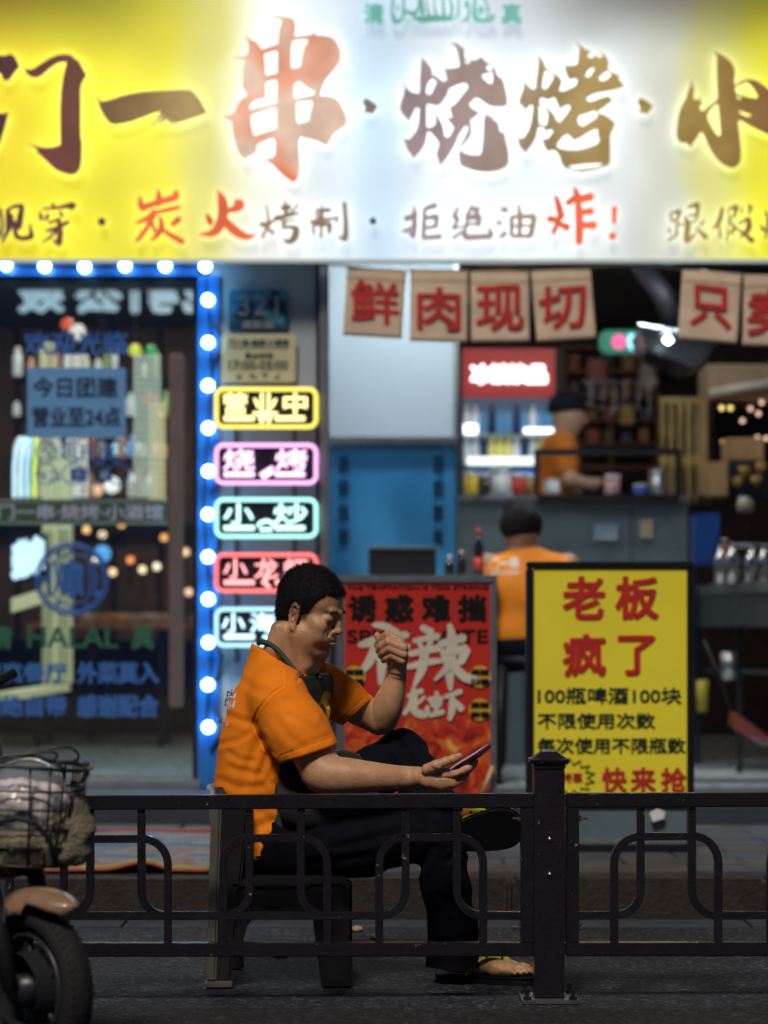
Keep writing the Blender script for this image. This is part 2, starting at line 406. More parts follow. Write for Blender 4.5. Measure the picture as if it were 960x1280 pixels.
sticker('band_letters', st_w, lambda mb: text(mb, '门一串·烧烤·小酒馆', -3, 630, 204, 650, YG-.003, .035, .001))
def seal(mb):
    for rr, t_ in ((45, .0025), (41, .0035), (31, .002)):
        mb.tube([P(90 + rr*math.cos(a*.157), 724 + rr*math.sin(a*.157), YG) for a in range(40)], S(rr, YG)*.02 + t_, 5, True)
    for k, ch in enumerate('门一串烧烤小酒馆清真美食'):
        a = k*math.pi/6; text(mb, ch, 90 + 36*math.cos(a)-4, 724 + 36*math.sin(a)-4, 90 + 36*math.cos(a)+4, 724+36*math.sin(a)+4, YG, .03)
    text(mb, '串', 76, 698, 104, 750, YG, .06)
    for k in range(9):
        x = 62 + k*7; mb.tube([P(x, 724 - 18 - 5*math.sin(k), YG), P(x + 3*math.sin(k*2), 724, YG), P(x, 724 + 16 + 4*math.cos(k), YG)], .006, 5)
sticker('round_emblem', st_b, seal)
for a_ in (('清', -12, 782, 16, 812, YG, .045), ('HALAL', 34, 783, 148, 810, YG, .03), ('真', 164, 781, 193, 812, YG, .045)): sticker('certificate_lettering', st_g, lambda mb: text(mb, *a_))
for a_ in (('清真餐厅', -26, 828, 84, 854, YG, .05), ('外菜莫入', 96, 827, 199, 855, YG, .05), ('谢绝自带', -26, 869, 84, 896, YG, .05), ('感谢配合', 96, 868, 199, 897, YG, .05)): sticker('request_lettering', st_b, lambda mb: text(mb, *a_))
# ================================================================== sign box
YS = 10.40
SG = thing('shop_sign', P(480, 160, YS), 'huge yellow and white backlit sign with brush lettering across the top of the shop', 'sign')
def sign_face():
    m = bpy.data.materials.new('sign_face'); m.use_nodes = True; n = m.node_tree; L = n.links; b = n.nodes['Principled BSDF']
    b.inputs['Base Color'].default_value = (.75, .76, .70, 1); b.inputs['Roughness'].default_value = .55
    tc = n.nodes.new('ShaderNodeTexCoord'); sx = n.nodes.new('ShaderNodeSeparateXYZ'); L.new(tc.outputs['Object'], sx.inputs[0])
    no = n.nodes.new('ShaderNodeTexNoise'); no.inputs['Scale'].default_value = 1.9; no.inputs['Detail'].default_value = 1.5; L.new(tc.outputs['Object'], no.inputs['Vector'])
    mx = n.nodes.new('ShaderNodeMath'); mx.operation = 'MULTIPLY_ADD'; L.new(no.outputs['Fac'], mx.inputs[0]); mx.inputs[1].default_value = .22; L.new(sx.outputs['X'], mx.inputs[2])
    mr = n.nodes.new('ShaderNodeMapRange'); mr.inputs['From Min'].default_value = -1.75+.11; mr.inputs['From Max'].default_value = 1.75+.11; L.new(mx.outputs[0], mr.inputs['Value'])
    r = n.nodes.new('ShaderNodeValToRGB'); cr = r.color_ramp; cr.interpolation = 'EASE'
    F_ = lambda px: (P(px, 0, YS).x + 1.75)/3.5
    st = [(0, (.72, .60, .02)), (90, (.76, .70, .03)), (200, (.72, .68, .05)), (262, (.68, .66, .20)), (330, (.76, .78, .74)), (420, (.66, .76, .84)), (475, (.50, .66, .80)), (560, (.72, .80, .88)),
          (640, (.70, .78, .86)), (760, (.66, .72, .72)), (830, (.56, .58, .50)), (890, (.60, .60, .22)), (960, (.68, .66, .03))]
    ramp(cr, [(min(1, max(0, F_(px))), c) for px, c in st])
    L.new(mr.outputs[0], r.inputs['Fac'])
    # rows of tubes inside: the top of the box is dimmer
    mz = n.nodes.new('ShaderNodeMapRange'); mz.interpolation_type = 'SMOOTHSTEP'; L.new(sx.outputs['Z'], mz.inputs['Value'])
    mz.inputs['From Min'].default_value = 3.66; mz.inputs['From Max'].default_value = 3.30; mz.inputs['To Min'].default_value = .12; mz.inputs['To Max'].default_value = 1
    n2 = n.nodes.new('ShaderNodeTexNoise'); n2.inputs['Scale'].default_value = 2.4; n2.inputs['Detail'].default_value = 1; L.new(tc.outputs['Object'], n2.inputs['Vector'])
    m2 = n.nodes.new('ShaderNodeMapRange'); m2.inputs['From Min'].default_value = .3; m2.inputs['From Max'].default_value = .7; m2.inputs['To Min'].default_value = .84; m2.inputs['To Max'].default_value = 1.14; L.new(n2.outputs['Fac'], m2.inputs['Value'])
    mu = n.nodes.new('ShaderNodeMath'); mu.operation = 'MULTIPLY'; 
    ab = n.nodes.new('ShaderNodeMath'); ab.operation = 'ADD'; ab.inputs[1].default_value = .18; L.new(sx.outputs['X'], ab.inputs[0])
    a2 = n.nodes.new('ShaderNodeMath'); a2.operation = 'ABSOLUTE'; L.new(ab.outputs[0], a2.inputs[0])
    a3 = n.nodes.new('ShaderNodeMapRange'); a3.interpolation_type = 'SMOOTHSTEP'; a3.inputs['From Min'].default_value = .30; a3.inputs['From Max'].default_value = 1.25; L.new(a2.outputs[0], a3.inputs['Value'])
    om = n.nodes.new('ShaderNodeMath'); om.operation = 'SUBTRACT'; om.inputs[0].default_value = 1; L.new(mz.outputs[0], om.inputs[1])
    pm = n.nodes.new('ShaderNodeMath'); pm.operation = 'MULTIPLY'; L.new(om.outputs[0], pm.inputs[0]); L.new(a3.outputs[0], pm.inputs[1])
    fm = n.nodes.new('ShaderNodeMath'); fm.operation = 'SUBTRACT'; fm.inputs[0].default_value = 1; L.new(pm.outputs[0], fm.inputs[1])
    L.new(fm.outputs[0], mu.inputs[0]); L.new(m2.outputs[0], mu.inputs[1])
    mc = n.nodes.new('ShaderNodeMix'); mc.data_type = 'RGBA'; 
    mc.inputs[0].default_value = .55; mc.inputs[7].default_value = (.02, .02, .02, 1); L.new(r.outputs[0], mc.inputs[6]); L.new(mc.outputs[2], b.inputs['Base Color'])
    L.new(r.outputs[0], b.inputs['Emission Color']); L.new(mu.outputs[0], b.inputs['Emission Strength']); return m
MB().bx(-90, -60, 1050, 325, YS, .02).build('lit_face', sign_face(), SG)
MB().bx(-90, -60, 1050, 325, YS+.021, .13).build('sign_box', alu, SG)
MB().bx(-90, 323.5, 1050, 327.5, YS-.01, .03).build('bottom_trim', glow('trim_glow', (.75, .85, .8), .45), SG)
YL = YS - .045
def letter_mat(name, stops):
    m = bpy.data.materials.new(name); m.use_nodes = True; n = m.node_tree; L = n.links; b = n.nodes['Principled BSDF']
    b.inputs['Roughness'].default_value = .4; b.inputs['Base Color'].default_value = (.05, .03, .02, 1)
    tc = n.nodes.new('ShaderNodeTexCoord'); sx = n.nodes.new('ShaderNodeSeparateXYZ'); L.new(tc.outputs['Object'], sx.inputs[0])
    mr = n.nodes.new('ShaderNodeMapRange'); mr.inputs['From Min'].default_value = -1.75; mr.inputs['From Max'].default_value = 1.75; L.new(sx.outputs['X'], mr.inputs['Value'])
    r = n.nodes.new('ShaderNodeValToRGB'); cr = r.color_ramp
    ramp(cr, [(min(1, max(0, (P(px, 0, YL).x+1.75)/3.5)), c) for px, c in stops])
    L.new(mr.outputs[0], r.inputs['Fac'])
    no = n.nodes.new('ShaderNodeTexNoise'); no.inputs['Scale'].default_value = 5; L.new(tc.outputs['Object'], no.inputs['Vector'])
    m2 = n.nodes.new('ShaderNodeMapRange'); m2.inputs['From Min'].default_value = .3; m2.inputs['From Max'].default_value = .7; m2.inputs['To Min'].default_value = .75; m2.inputs['To Max'].default_value = 1.15; L.new(no.outputs['Fac'], m2.inputs['Value'])
    L.new(r.outputs[0], b.inputs['Emission Color']); L.new(m2.outputs[0], b.inputs['Emission Strength']); return m
BROWN = [(0, (.06, .018, .035)), (70, (.17, .045, .04)), (130, (.15, .08, .04)), (240, (.38, .28, .10)), (300, (.28, .19, .09)), (450, (.24, .17, .12)), (520, (.33, .25, .26)), (620, (.37, .28, .24)), (690, (.38, .27, .12)), (770, (.40, .28, .09)), (860, (.36, .25, .06)), (960, (.22, .11, .035))]
bm_ = letter_mat('brown_acrylic', BROWN)
def red_mat():
    m = letter_mat('red_acrylic', [(0, (.8, .2, .1)), (960, (.8, .2, .1))]); n = m.node_tree; L = n.links; b = n.nodes['Principled BSDF']
    tc = n.nodes['Texture Coordinate']
    # the tube behind the middle of each red letter bleaches it
    no = n.nodes.new('ShaderNodeTexNoise'); no.inputs['Scale'].default_value = 3.1; no.inputs['Detail'].default_value = 1
    L.new(tc.outputs['Object'], no.inputs['Vector'])
    r = n.nodes.new('ShaderNodeValToRGB'); r.color_ramp.elements[0].position = .36; r.color_ramp.elements[0].color = (.80, .20, .09, 1)
    r.color_ramp.elements[1].position = .50; r.color_ramp.elements[1].color = (.84, .58, .44, 1)
    L.new(no.outputs['Fac'], r.inputs['Fac']); L.new(r.outputs[0], b.inputs['Emission Color']); return m
rm_ = red_mat(); rs_ = letter_mat('red_small_acrylic', [(0, (.82, .15, .05)), (960, (.84, .13, .06))]); dk_ = letter_mat('dark_acrylic', [(0, (.02, .03, .03)), (960, (.03, .03, .03))])
teal = letter_mat('teal_acrylic', [(0, (.12, .42, .34)), (960, (.16, .48, .42))])
halo = glow('halo_tube', (1.0, 1.0, .97), 4.6); halo2 = glow('halo_tube_small', (1.0, 1.0, .92), 3.0)
def letter(name, m, fn, T=.012, hl=True, dY=0):
    mb = MB(); fn(mb, YL + dY, T); o = mb.build(name, m, SG)
    if hl:
        hb = MB(); fn(hb, YL + dY + T + .004, .004); h = hb.build('halo_tube', hl if hl is not True else halo, o)
    return o
Z1 = (0, 40, 3.4286); Z2 = (270, 10, 5.3333); Z3 = (490, 40, 6.0); Z4 = (640, 40, 6.0); Z5 = (820, 50, 6.857)
men = [(103,152),(122,161),(140,158),(175,135),(215,110),(255,95),(303,96),(315,108),(340,125),(355,155),(371,183),(352,215),(345,240),(346,330),(345,440),(352,475),(350,540),(345,580),(328,606),(300,612),(265,602),(235,588),(205,560),(175,530),(150,512),(166,512),(145,492),(115,475),(150,487),(190,495),(230,493),(258,482),(256,350),(258,300),(262,240),(272,180),(285,127),(250,130),(215,152),(170,193),(138,195),(112,180)]
mend = [(-60,90),(0,100),(25,100),(45,92),(62,103),(72,120),(84,145),(60,175),(35,210),(27,203),(15,210),(10,195),(5,180),(-60,140)]
mens = [(36,345),(20,410),(0,470),(-30,540),(-30,330),(0,350)]
def f_men(mb, Y, T): outline(mb, men, [], Z1, Y, T); outline(mb, mend, [], Z1, Y, T); outline(mb, mens, [], Z1, Y, T)
letter('character', bm_, f_men)
yi = [(413,250),(420,275),(432,298),(470,290),(530,270),(600,256),(680,250),(760,246),(815,246),(835,262),(858,290),(887,345),(830,368),(755,390),(735,398),(749,381),(715,396),(724,370),(672,400),(707,352),(642,408),(690,340),(650,350),(600,370),(550,388),(490,397),(468,390),(445,360),(428,330),(418,290)]
letter('character', bm_, lambda mb, Y, T: outline(mb, yi, [], Z1, Y, T))
chuan = [(365,68),(400,52),(440,53),(490,60),(520,75),(533,105),(533,150),(525,188),(580,182),(635,178),(650,158),(670,178),(730,183),(775,192),(805,225),(830,275),(836,320),(825,365),(795,405),(755,450),(725,490),(708,540),(693,582),(745,585),(790,595),(825,625),(850,670),(870,715),(877,755),(862,785),(830,808),(795,830),(770,865),(750,905),(735,920),(710,905),(670,885),(610,870),(565,860),(553,890),(555,960),(562,1040),(556,1100),(545,1140),(515,1162),(490,1150),(440,1112),(400,1070),(360,1035),(318,1008),(355,1000),(390,985),(393,930),(390,880),(375,868),(330,885),(280,910),(275,920),(276,955),(230,985),(192,1008),(165,990),(135,940),(115,870),(105,800),(103,757),(65,745),(42,712),(75,712),(118,700),(135,655),(160,610),(205,578),(180,540),(170,520),(172,440),(178,385),(188,350),(140,345),(108,318),(150,323),(205,312),(215,270),(213,235),(188,178),(215,195),(235,213),(260,215),(285,240),(308,272),(360,255),(410,235),(412,180),(425,120),(437,85),(410,68)]
chuan_h = [[(325,305),(400,285),(408,300),(407,430),(335,447),(330,400)],[(520,215),(600,207),(613,215),(585,260),(570,320),(560,388),(505,402),(503,300),(508,240)],[(335,495),(395,480),(405,490),(403,630),(330,650),(225,677),(230,640),(280,610),(330,602),(333,560)],[(523,510),(550,490),(570,500),(600,530),(663,562),(640,580),(525,602),(520,560)],[(240,712),(380,665),(400,672),(403,800),(330,825),(255,848),(243,800),(233,740)],[(540,630),(630,618),(643,630),(635,660),(628,690),(615,750),(545,768),(535,700)]]
letter('character', rm_, lambda mb, Y, T: outline(mb, chuan, chuan_h, Z2, Y, T))
shao = [(205,160),(222,195),(240,203),(270,235),(298,270),(305,300),(303,318),(335,328),(365,355),(385,367),(408,365),(400,310),(378,235),(380,215),(398,272),(440,272),(505,258),(500,210),(488,150),(475,105),(435,88),(470,82),(487,78),(500,95),(530,110),(548,125),(548,195),(600,208),(635,205),(667,182),(690,205),(720,232),(755,240),(765,265),(785,300),(790,325),(830,350),(845,385),(848,410),(860,450),(870,525),(865,548),(830,560),(790,562),(740,557),(700,535),(665,510),(633,492),(600,520),(580,545),(610,575),(660,605),(620,640),(588,662),(598,700),(597,770),(560,820),(512,878),(540,905),(600,922),(660,918),(672,880),(680,800),(685,700),(688,640),(710,600),(730,640),(745,625),(770,665),(800,680),(810,745),(845,755),(855,810),(870,860),(880,945),(875,990),(840,1025),(790,1042),(720,1050),(640,1045),(560,1022),(512,1000),(500,960),(498,910),(510,850),(545,780),(572,715),(555,703),(530,735),(500,780),(480,840),(440,905),(400,965),(355,1006),(345,960),(328,918),(340,880),(352,835),(330,800),(300,765),(275,743),(262,775),(258,820),(225,885),(160,950),(140,915),(110,880),(100,845),(82,793),(100,803),(125,803),(160,770),(185,730),(198,680),(203,572),(180,570),(160,610),(130,668),(100,640),(65,600),(55,570),(65,520),(85,470),(95,410),(72,372),(100,405),(145,450),(203,458),(205,350),(212,270),(220,195)]
shao_h = [[(305,348),(332,375),(290,465),(262,465),(258,430),(275,375)],[(265,540),(295,545),(335,555),(370,540),(425,460),(425,430),(480,400),(548,382),(570,410),(545,445),(480,530),(455,550),(438,552),(432,590),(450,640),(425,645),(392,615),(410,650),(463,715),(425,785),(398,782),(385,700),(350,640),(320,600),(328,680),(300,712),(262,712),(260,600)],[(555,210),(600,215),(560,235),(550,225)],[(700,265),(735,245),(750,252),(745,295)],[(672,325),(750,300),(755,330),(748,390),(710,370)]]
letter('character', bm_, lambda mb, Y, T: outline(mb, shao, shao_h, Z3, Y, T))
kao = [(168,140),(185,175),(210,190),(240,225),(252,265),(290,285),(330,315),(370,350),(378,375),(365,415),(355,440),(385,443),(425,425),(470,405),(487,375),(485,350),(460,350),(435,362),(415,335),(398,300),(393,200),(400,250),(440,252),(488,240),(495,180),(505,110),(485,85),(500,85),(530,115),(580,140),(620,158),(650,190),(670,190),(675,165),(648,130),(680,155),(715,190),(730,230),(722,275),(760,305),(815,327),(800,345),(845,405),(790,428),(720,443),(620,462),(575,485),(560,505),(575,520),(610,515),(660,492),(725,478),(755,512),(700,558),(635,605),(690,615),(730,645),(775,680),(770,710),(745,760),(738,800),(740,900),(738,975),(725,1000),(660,1020),(600,1035),(530,1048),(460,1038),(395,1020),(370,980),(355,930),(330,890),(300,885),(268,897),(245,860),(228,825),(232,795),(265,800),(310,740),(285,730),(255,750),(235,720),(205,708),(195,730),(185,790),(150,850),(100,908),(75,880),(52,855),(42,790),(60,795),(85,795),(125,730),(145,660),(155,555),(140,545),(110,588),(80,560),(50,535),(55,490),(80,430),(90,385),(72,345),(100,375),(135,415),(172,430),(180,350),(195,250),(198,200),(180,165)]
kao_h = [[(255,282),(315,320),(290,380),(250,430),(228,415),(240,330)],[(215,495),(235,495),(265,512),(320,490),(340,540),(362,585),(385,560),(430,547),(438,570),(395,630),(358,675),(335,660),(320,620),(270,570),(210,535)],[(205,550),(240,562),(270,605),(265,660),(250,703),(205,685)],[(575,160),(600,150),(628,178),(600,190),(573,192)],[(610,265),(618,275),(580,335),(550,335),(575,285)],[(718,288),(742,310),(735,335),(690,368),(652,355),(665,330)],[(620,588),(640,620),(640,635),(590,670),(530,705),(500,690),(495,650),(515,622),(560,615)],[(405,768),(430,775),(465,815),(520,790),(580,750),(640,725),(642,770),(655,800),(650,830),(600,855),(520,882),(430,885),(350,870),(338,850),(370,800)],[(430,1005),(500,995),(600,985),(675,985),(670,1000),(600,1015),(500,1028),(430,1018)]]
letter('character', bm_, lambda mb, Y, T: outline(mb, kao, kao_h, Z4, Y, T))
xiao = [(490,98),(530,110),(590,140),(640,180),(670,230),(680,280),(672,350),(675,390),(720,355),(790,332),(860,345),(910,375),(960,415),(1040,500),(1060,700),(1000,820),(960,808),(880,770),(800,730),(735,690),(708,690),(710,760),(722,860),(732,960),(725,1045),(690,1088),(650,1098),(600,1080),(540,1040),(490,975),(450,905),(420,830),(400,795),(378,792),(360,835),(320,880),(308,910),(285,905),(260,878),(215,882),(175,835),(178,750),(190,650),(210,580),(260,490),(270,440),(300,380),(307,330),(315,380),(330,430),(322,495),(335,512),(400,490),(375,520),(408,545),(375,565),(378,595),(400,610),(460,560),(530,508),(525,400),(520,300),(522,180),(522,125)]
xiao_h = [[(528,545),(545,640),(550,740),(555,810),(540,825),(505,790),(470,735),(435,665),(455,610),(490,570)],[(680,405),(730,375),(785,358),(830,400),(875,480),(860,498),(790,490),(735,475),(684,455)],[(690,482),(728,482),(718,512),(702,505)],[(700,602),(760,620),(820,645),(800,658),(740,640)]]
letter('character', bm_, lambda mb, Y, T: outline(mb, xiao, xiao_h, Z5, Y, T))
dot = [(0,4),(5,0),(9,3),(13,5),(19,10),(18,13),(13,20),(7,19),(1,17),(4,13),(1,8)]
for dx, dy in ((453, 122), (797, 122)): letter('dot', bm_, lambda mb, Y, T: outline(mb, dot, [], (dx, dy, 1.0), Y, T))
A = (0, 230, 4.0); B4 = (240, 230, 4.0); C3 = (490, 230, 3.2); D6 = (820, 230, 6.857)
SM = [
 (bm_, A, [[(40,125,8),(75,112,14),(112,108,16)],[(112,108,16),(100,165,24),(92,220,22)],[(40,130,18),(38,190,16),(35,240,12)],[(60,150,10),(55,200,18),(30,250,14),(10,288,8)],[(75,190,14),(80,255,18),(115,272,16),(158,262,20)],[(158,262,20),(150,200,6)],[(0,125,14),(10,200,12),(0,260,14)]]),
 (bm_, A, [[(262,95,6),(270,120,22)],[(200,140,8),(205,165,16),(208,178,12)],[(215,125,8),(290,118,12),(365,105,22),(350,125,12)],[(240,150,12),(230,178,14)],[(300,140,14),(312,160,12)],[(245,195,10),(300,175,12)],[(235,235,12),(290,215,14),(340,190,14)],[(295,180,14),(300,240,22),(295,300,22)],[(295,300,20),(265,280,8)],[(290,225,12),(250,265,10),(215,290,5)]]),
 (dk_, A, [[(508,188,26)]]),
 (rs_, A, [[(790,30,10),(795,70,26),(790,105,24)],[(700,65,12),(705,105,24),(715,125,22)],[(715,118,26),(790,92,22),(870,70,26)],[(880,40,22),(880,70,24)],[(765,145,14),(830,130,16),(895,115,14)],[(775,135,22),(740,170,20),(685,195,12)],[(770,150,24),(740,210,18),(685,285,14)],[(765,195,12),(772,235,16)],[(895,175,22),(860,205,16)],[(800,165,14),(808,210,22),(790,250,20),(755,280,8)],[(810,225,14),(860,260,20),(915,290,22)]]),
 (rs_, B4, [[(130,35,8),(150,80,34),(155,150,38),(130,220,34),(90,248,24),(40,250,6)],[(160,180,30),(210,230,34),(270,262,26),(318,255,6)],[(72,150,8),(88,180,26),(95,200,20)],[(165,140,8),(220,120,30),(240,100,34),(215,88,18)]]),
 (bm_, B4, [[(372,105,6),(380,160,10),(375,215,12),(350,268,10)],[(345,205,18),(360,200,22)],[(380,205,14),(430,165,8)],[(375,215,8),(405,245,16)],[(465,80,5),(470,130,16),(465,170,14)],[(450,120,20),(490,115,20)],[(415,165,12),(470,160,14),(535,145,8)],[(530,100,6),(490,150,12),(420,180,12)],[(450,190,14),(480,185,8),(520,178,6)],[(465,190,10),(455,215,12),(500,215,14),(520,230,26),(510,270,26),(480,290,16),(460,275,8)]]),
 (bm_, B4, [[(650,105,5),(648,150,16),(648,200,12),(645,265,12)],[(620,135,14),(690,130,16)],[(590,190,10),(640,180,16),(720,170,8)],[(615,155,10),(650,165,10)],[(605,205,12),(610,250,10)],[(605,205,10),(690,200,18)],[(690,200,18),(685,240,16)],[(725,165,14),(722,195,8)],[(762,95,16),(768,180,18),(768,255,22),(760,275,18),(730,260,5)]]),
 (dk_, B4, [[(905,185,24)]]),
 (bm_, C3, [[(88,90,6),(90,130,16),(88,200,14)],[(55,140,18),(100,120,12)],[(45,190,10),(100,165,8)],[(88,210,16),(65,190,6)],[(130,105,12),(128,160,14),(125,215,14)],[(130,100,12),(175,85,16)],[(140,135,12),(180,130,16)],[(180,130,14),(175,170,12)],[(140,175,10),(178,168,12)],[(125,215,14),(195,210,14)]]),
 (bm_, C3, [[(265,95,8),(250,130,14),(265,140,10),(245,175,12)],[(245,180,8),(290,165,6)],[(245,215,10),(280,190,8)],[(320,85,8),(310,110,12),(295,130,8)],[(315,100,10),(345,100,16)],[(345,100,14),(330,125,10)],[(300,135,16),(350,130,18)],[(350,130,16),(345,165,14)],[(300,135,10),(298,175,12)],[(300,160,8),(345,160,10)],[(290,180,12),(295,210,18),(345,212,16),(395,205,16),(385,175,5)]]),
 (bm_, C3, [[(440,100,14),(460,105,14)],[(422,155,12),(435,155,12)],[(435,212,10),(455,195,14)],[(505,85,6),(512,130,16),(510,205,12)],[(480,130,14),(478,205,12)],[(480,130,10),(570,130,16)],[(570,130,16),(555,205,16)],[(485,168,8),(560,165,8)],[(480,208,10),(555,208,12)]]),
 (rs_, C3, [[(655,50,10),(668,90,20),(672,130,18),(645,195,14)],[(625,140,18),(650,140,20)],[(680,130,16),(690,120,8)],[(660,155,12),(705,175,22)],[(730,15,8),(738,50,22),(700,78,16)],[(735,65,22),(800,50,24)],[(745,80,20),(750,160,24),(748,235,22)],[(750,115,16),(800,108,22)],[(755,165,18),(812,165,24)]]),
 (rs_, C3, [[(890,95,16),(888,155,12)],[(882,208,20)]]),
 (bm_, D6, [[(125,250,14),(140,320,18)],[(130,245,10),(205,235,34)],[(205,235,24),(180,310,20)],[(140,320,10),(185,305,14)],[(180,320,12),(178,440,20)],[(180,350,12),(235,345,14)],[(105,380,14),(125,420,12)],[(110,480,18),(185,430,16)],[(280,195,16),(360,175,34)],[(360,180,30),(348,300,12)],[(285,265,14),(345,270,12)],[(250,280,12),(270,350,36),(262,460,36),(275,485,30),(345,420,10)],[(270,345,12),(345,310,10)],[(408,315,14),(385,355,16)],[(345,375,10),(430,460,30)]]),
 (bm_, D6, [[(570,205,20),(545,310,30),(495,385,14)],[(540,350,12),(555,460,16)],[(620,220,10),(625,300,10),(605,490,10)],[(630,210,16),(695,195,30)],[(695,195,26),(670,280,20)],[(625,300,10),(680,275,12)],[(630,310,8),(670,370,20),(650,420,24)],[(625,420,12),(655,415,14)],[(735,200,10),(738,255,12)],[(790,185,14),(812,200,22),(795,250,18)],[(790,290,18),(715,340,18)],[(795,300,28),(790,390,36),(720,460,10)],[(660,360,8),(720,400,14),(830,490,30)]]),
 (bm_, D6, [[(940,230,12),(960,300,20),(950,400,20)],[(900,350,14),(920,400,24)],[(960,380,30),(935,470,8)],[(975,330,14),(1010,290,16)],[(1060,230,16),(1060,330,20)],[(1030,280,14),(1015,330,14)],[(1090,340,20),(1060,420,20),(1000,470,8)]]),
]
for m_, z_, st_ in SM:
    letter('dot' if len(st_) == 1 else 'character', m_, lambda mb, Y, T: brush(mb, st_, z_, Y, T, 1.42), hl=halo2)
letter('character', teal, lambda mb, Y, T: text(mb, '清', 455, 4, 480, 30, Y, .03, T), hl=False)
letter('character', teal, lambda mb, Y, T: text(mb, '真', 627, 4, 652, 30, Y, .03, T), hl=False)
AR = [[(215,0,18),(208,60,12),(225,110,26),(262,95,14),(268,40,14),(270,-20,12)],[(235,26,6),(236,40,14),(236,54,6)],[(270,60,14),(290,62,14),(318,70,20),(345,45,14),(350,-10,10)],[(320,85,14),(360,100,30),(420,95,34),(520,95,22)],[(368,70,26),(362,-10,14)],[(405,90,14),(390,30,10),(388,-10,8)],[(440,85,14),(430,30,10),(430,-10,8)],[(480,85,18),(475,-10,14)],[(515,95,16),(522,40,18),(510,-10,10)],[(540,100,6),(555,60,14),(555,-10,10)],[(575,110,8),(600,100,18),(612,50,14),(598,10,16),(590,40,10)],[(640,-10,14),(640,80,24),(660,105,20),(720,105,14),(740,90,14),(725,78,8),(700,90,10)],[(670,80,10),(665,40,14),(690,60,12)],[(690,-10,10),(715,60,14)],[(295,105,10)],[(315,105,10)]]
letter('script_lettering', teal, lambda mb, Y, T: brush(mb, AR, (440, 0, 4.174), Y, T), hl=False)
# ================================================================== light string round the door
LS = thing('bulb_string', P(258, 331, 10.5), 'round bulbs glowing blue white along the top and right of the glass door', 'light string')
bulbm = glow('bulb_glow', (.26, .60, 1), 19); 
sph = MB(); sph.lathe((0, 0, 0), [(.0005, -.026)] + [(.026*math.cos(a), .026*math.sin(a)) for a in [math.radians(q) for q in range(-75, 76, 15)]] + [(.0005, .026)], 14)
cap = MB().lathe((0, .024, 0), [(.012, 0), (.014, .012), (.014, .02)], 10, 'y')
bmesh_ = mesh('bulb', sph.v, sph.f); cmesh_ = mesh('bulb_cap', cap.v, cap.f)
bulbs = [(8, 331), (56, 333), (106, 334), (156, 332), (207, 332), (256, 333)] + [(260, y) for y in (375, 428, 482, 535, 589, 643, 696, 749, 803, 856, 909)]
for bx_, by_ in bulbs:
    o = link('bulb', bmesh_, bulbm, LS, True); o.location = P(bx_ + rnd.uniform(-.6, .6), by_, 10.53) - LS.location
    o2 = link('bulb_cap', cmesh_, cab, o, True); o2.location = (0, 0, 0)
MB().tube([P(x, y, 10.57) for x, y in [(-30, 336)] + bulbs[:6]] + [P(x + 5*math.sin(i), y, 10.57) for i, (x, y) in enumerate(bulbs[6:])], .004, 6).build('cable', cab, LS)
# ================================================================== neon signs on the pillar
def rrect(x0, y0, x1, y1, r, n=6):
    pts = []
    for cx, cy, a0 in ((x1-r, y0+r, -90), (x1-r, y1-r, 0), (x0+r, y1-r, 90), (x0+r, y0+r, 180)):
        for k in range(n+1):
            a = math.radians(a0 + 90*k/n); pts.append((cx + r*math.cos(a), cy + r*math.sin(a)))
    return pts
def neon(y0, y1, col, st, chars, label, deco):
    T_ = thing('neon_sign', P(332, y1, 10.5), label, 'neon sign', 'neon signs stacked on the grey pillar')
    MB().bx(272, y0+3, 394, y1-3, 10.50, .012).build('backing_board', mat('neon_board', (.015, .01, .02), .3), T_)
    g_ = glow('neon_%d' % y0, col, st); g2 = glow('neon_core_%d' % y0, tuple(.74*c + .26*max(col) for c in col), st*.9)
    MB().tube([P(x, y, 10.485) for x, y in rrect(270.5, y0+1.5, 395, y1-1.5, 9)], S(2.7, 10.48), 8, True).build('border_tube', mat('neon_border_%d' % y0, tuple(.1*c for c in col), .4, emit=tuple(.92*c+.03 for c in col), est=1.6), T_, True)
    for s_, x0, x1 in chars:
        mb = MB(); text(mb, s_, x0, y0+6, x1, y1-17, 10.47, .018, .01); mb.build('character', g2, T_)
    for x0, x1 in ((277, 321), (341, 384)):
        MB().tube([P(x0+3, y1-12, 10.475), P(x1-3, y1-12, 10.475)], S(3.2, 10.47), 8).build('bar_tube', g2, T_, True)
    mb = MB()
    for q in deco: mb.tube([P(x, y, 10.47) for x, y in q], S(2.2, 10.47), 6)
    mb.build('emblem_tube', g2, T_, True)
    for x in (295, 368): MB().bx(x-1.5, y1+1, x+1.5, y1+21, YF-.01, .009).build('hanging_cable', cab, T_)
neon(485, 535, (1, .80, .10), 2.6, [('营', 279, 309), ('业', 316, 347), ('中', 354, 384)], 'yellow neon sign with three characters, topmost of the five on the pillar', [[(327, 517), (327, 529)], [(336, 517), (336, 529)], [(323, 522), (340, 522)]])
neon(555, 605, (1, .48, .92), 2.4, [('烧', 279, 318), ('烤', 344, 384)], 'pink neon sign with two characters, second from the top on the pillar', [[(325, 594), (341, 584)], [(328, 598), (342, 589)]])
neon(623, 672, (.42, 1, .88), 2.4, [('小', 279, 317), ('炒', 342, 384)], 'mint green neon sign with two characters, third from the top on the pillar', [[(322, 658), (326, 653), (333, 651), (339, 653), (343, 658)], [(325, 662), (340, 662)]])
neon(692, 740, (1, .16, .16), 2.3, [('小', 279, 309), ('龙', 318, 347), ('虾', 354, 385)], 'red neon sign just above the seated man\'s head on the pillar', [[(329, 725), (337, 735)], [(334, 722), (328, 730)]])
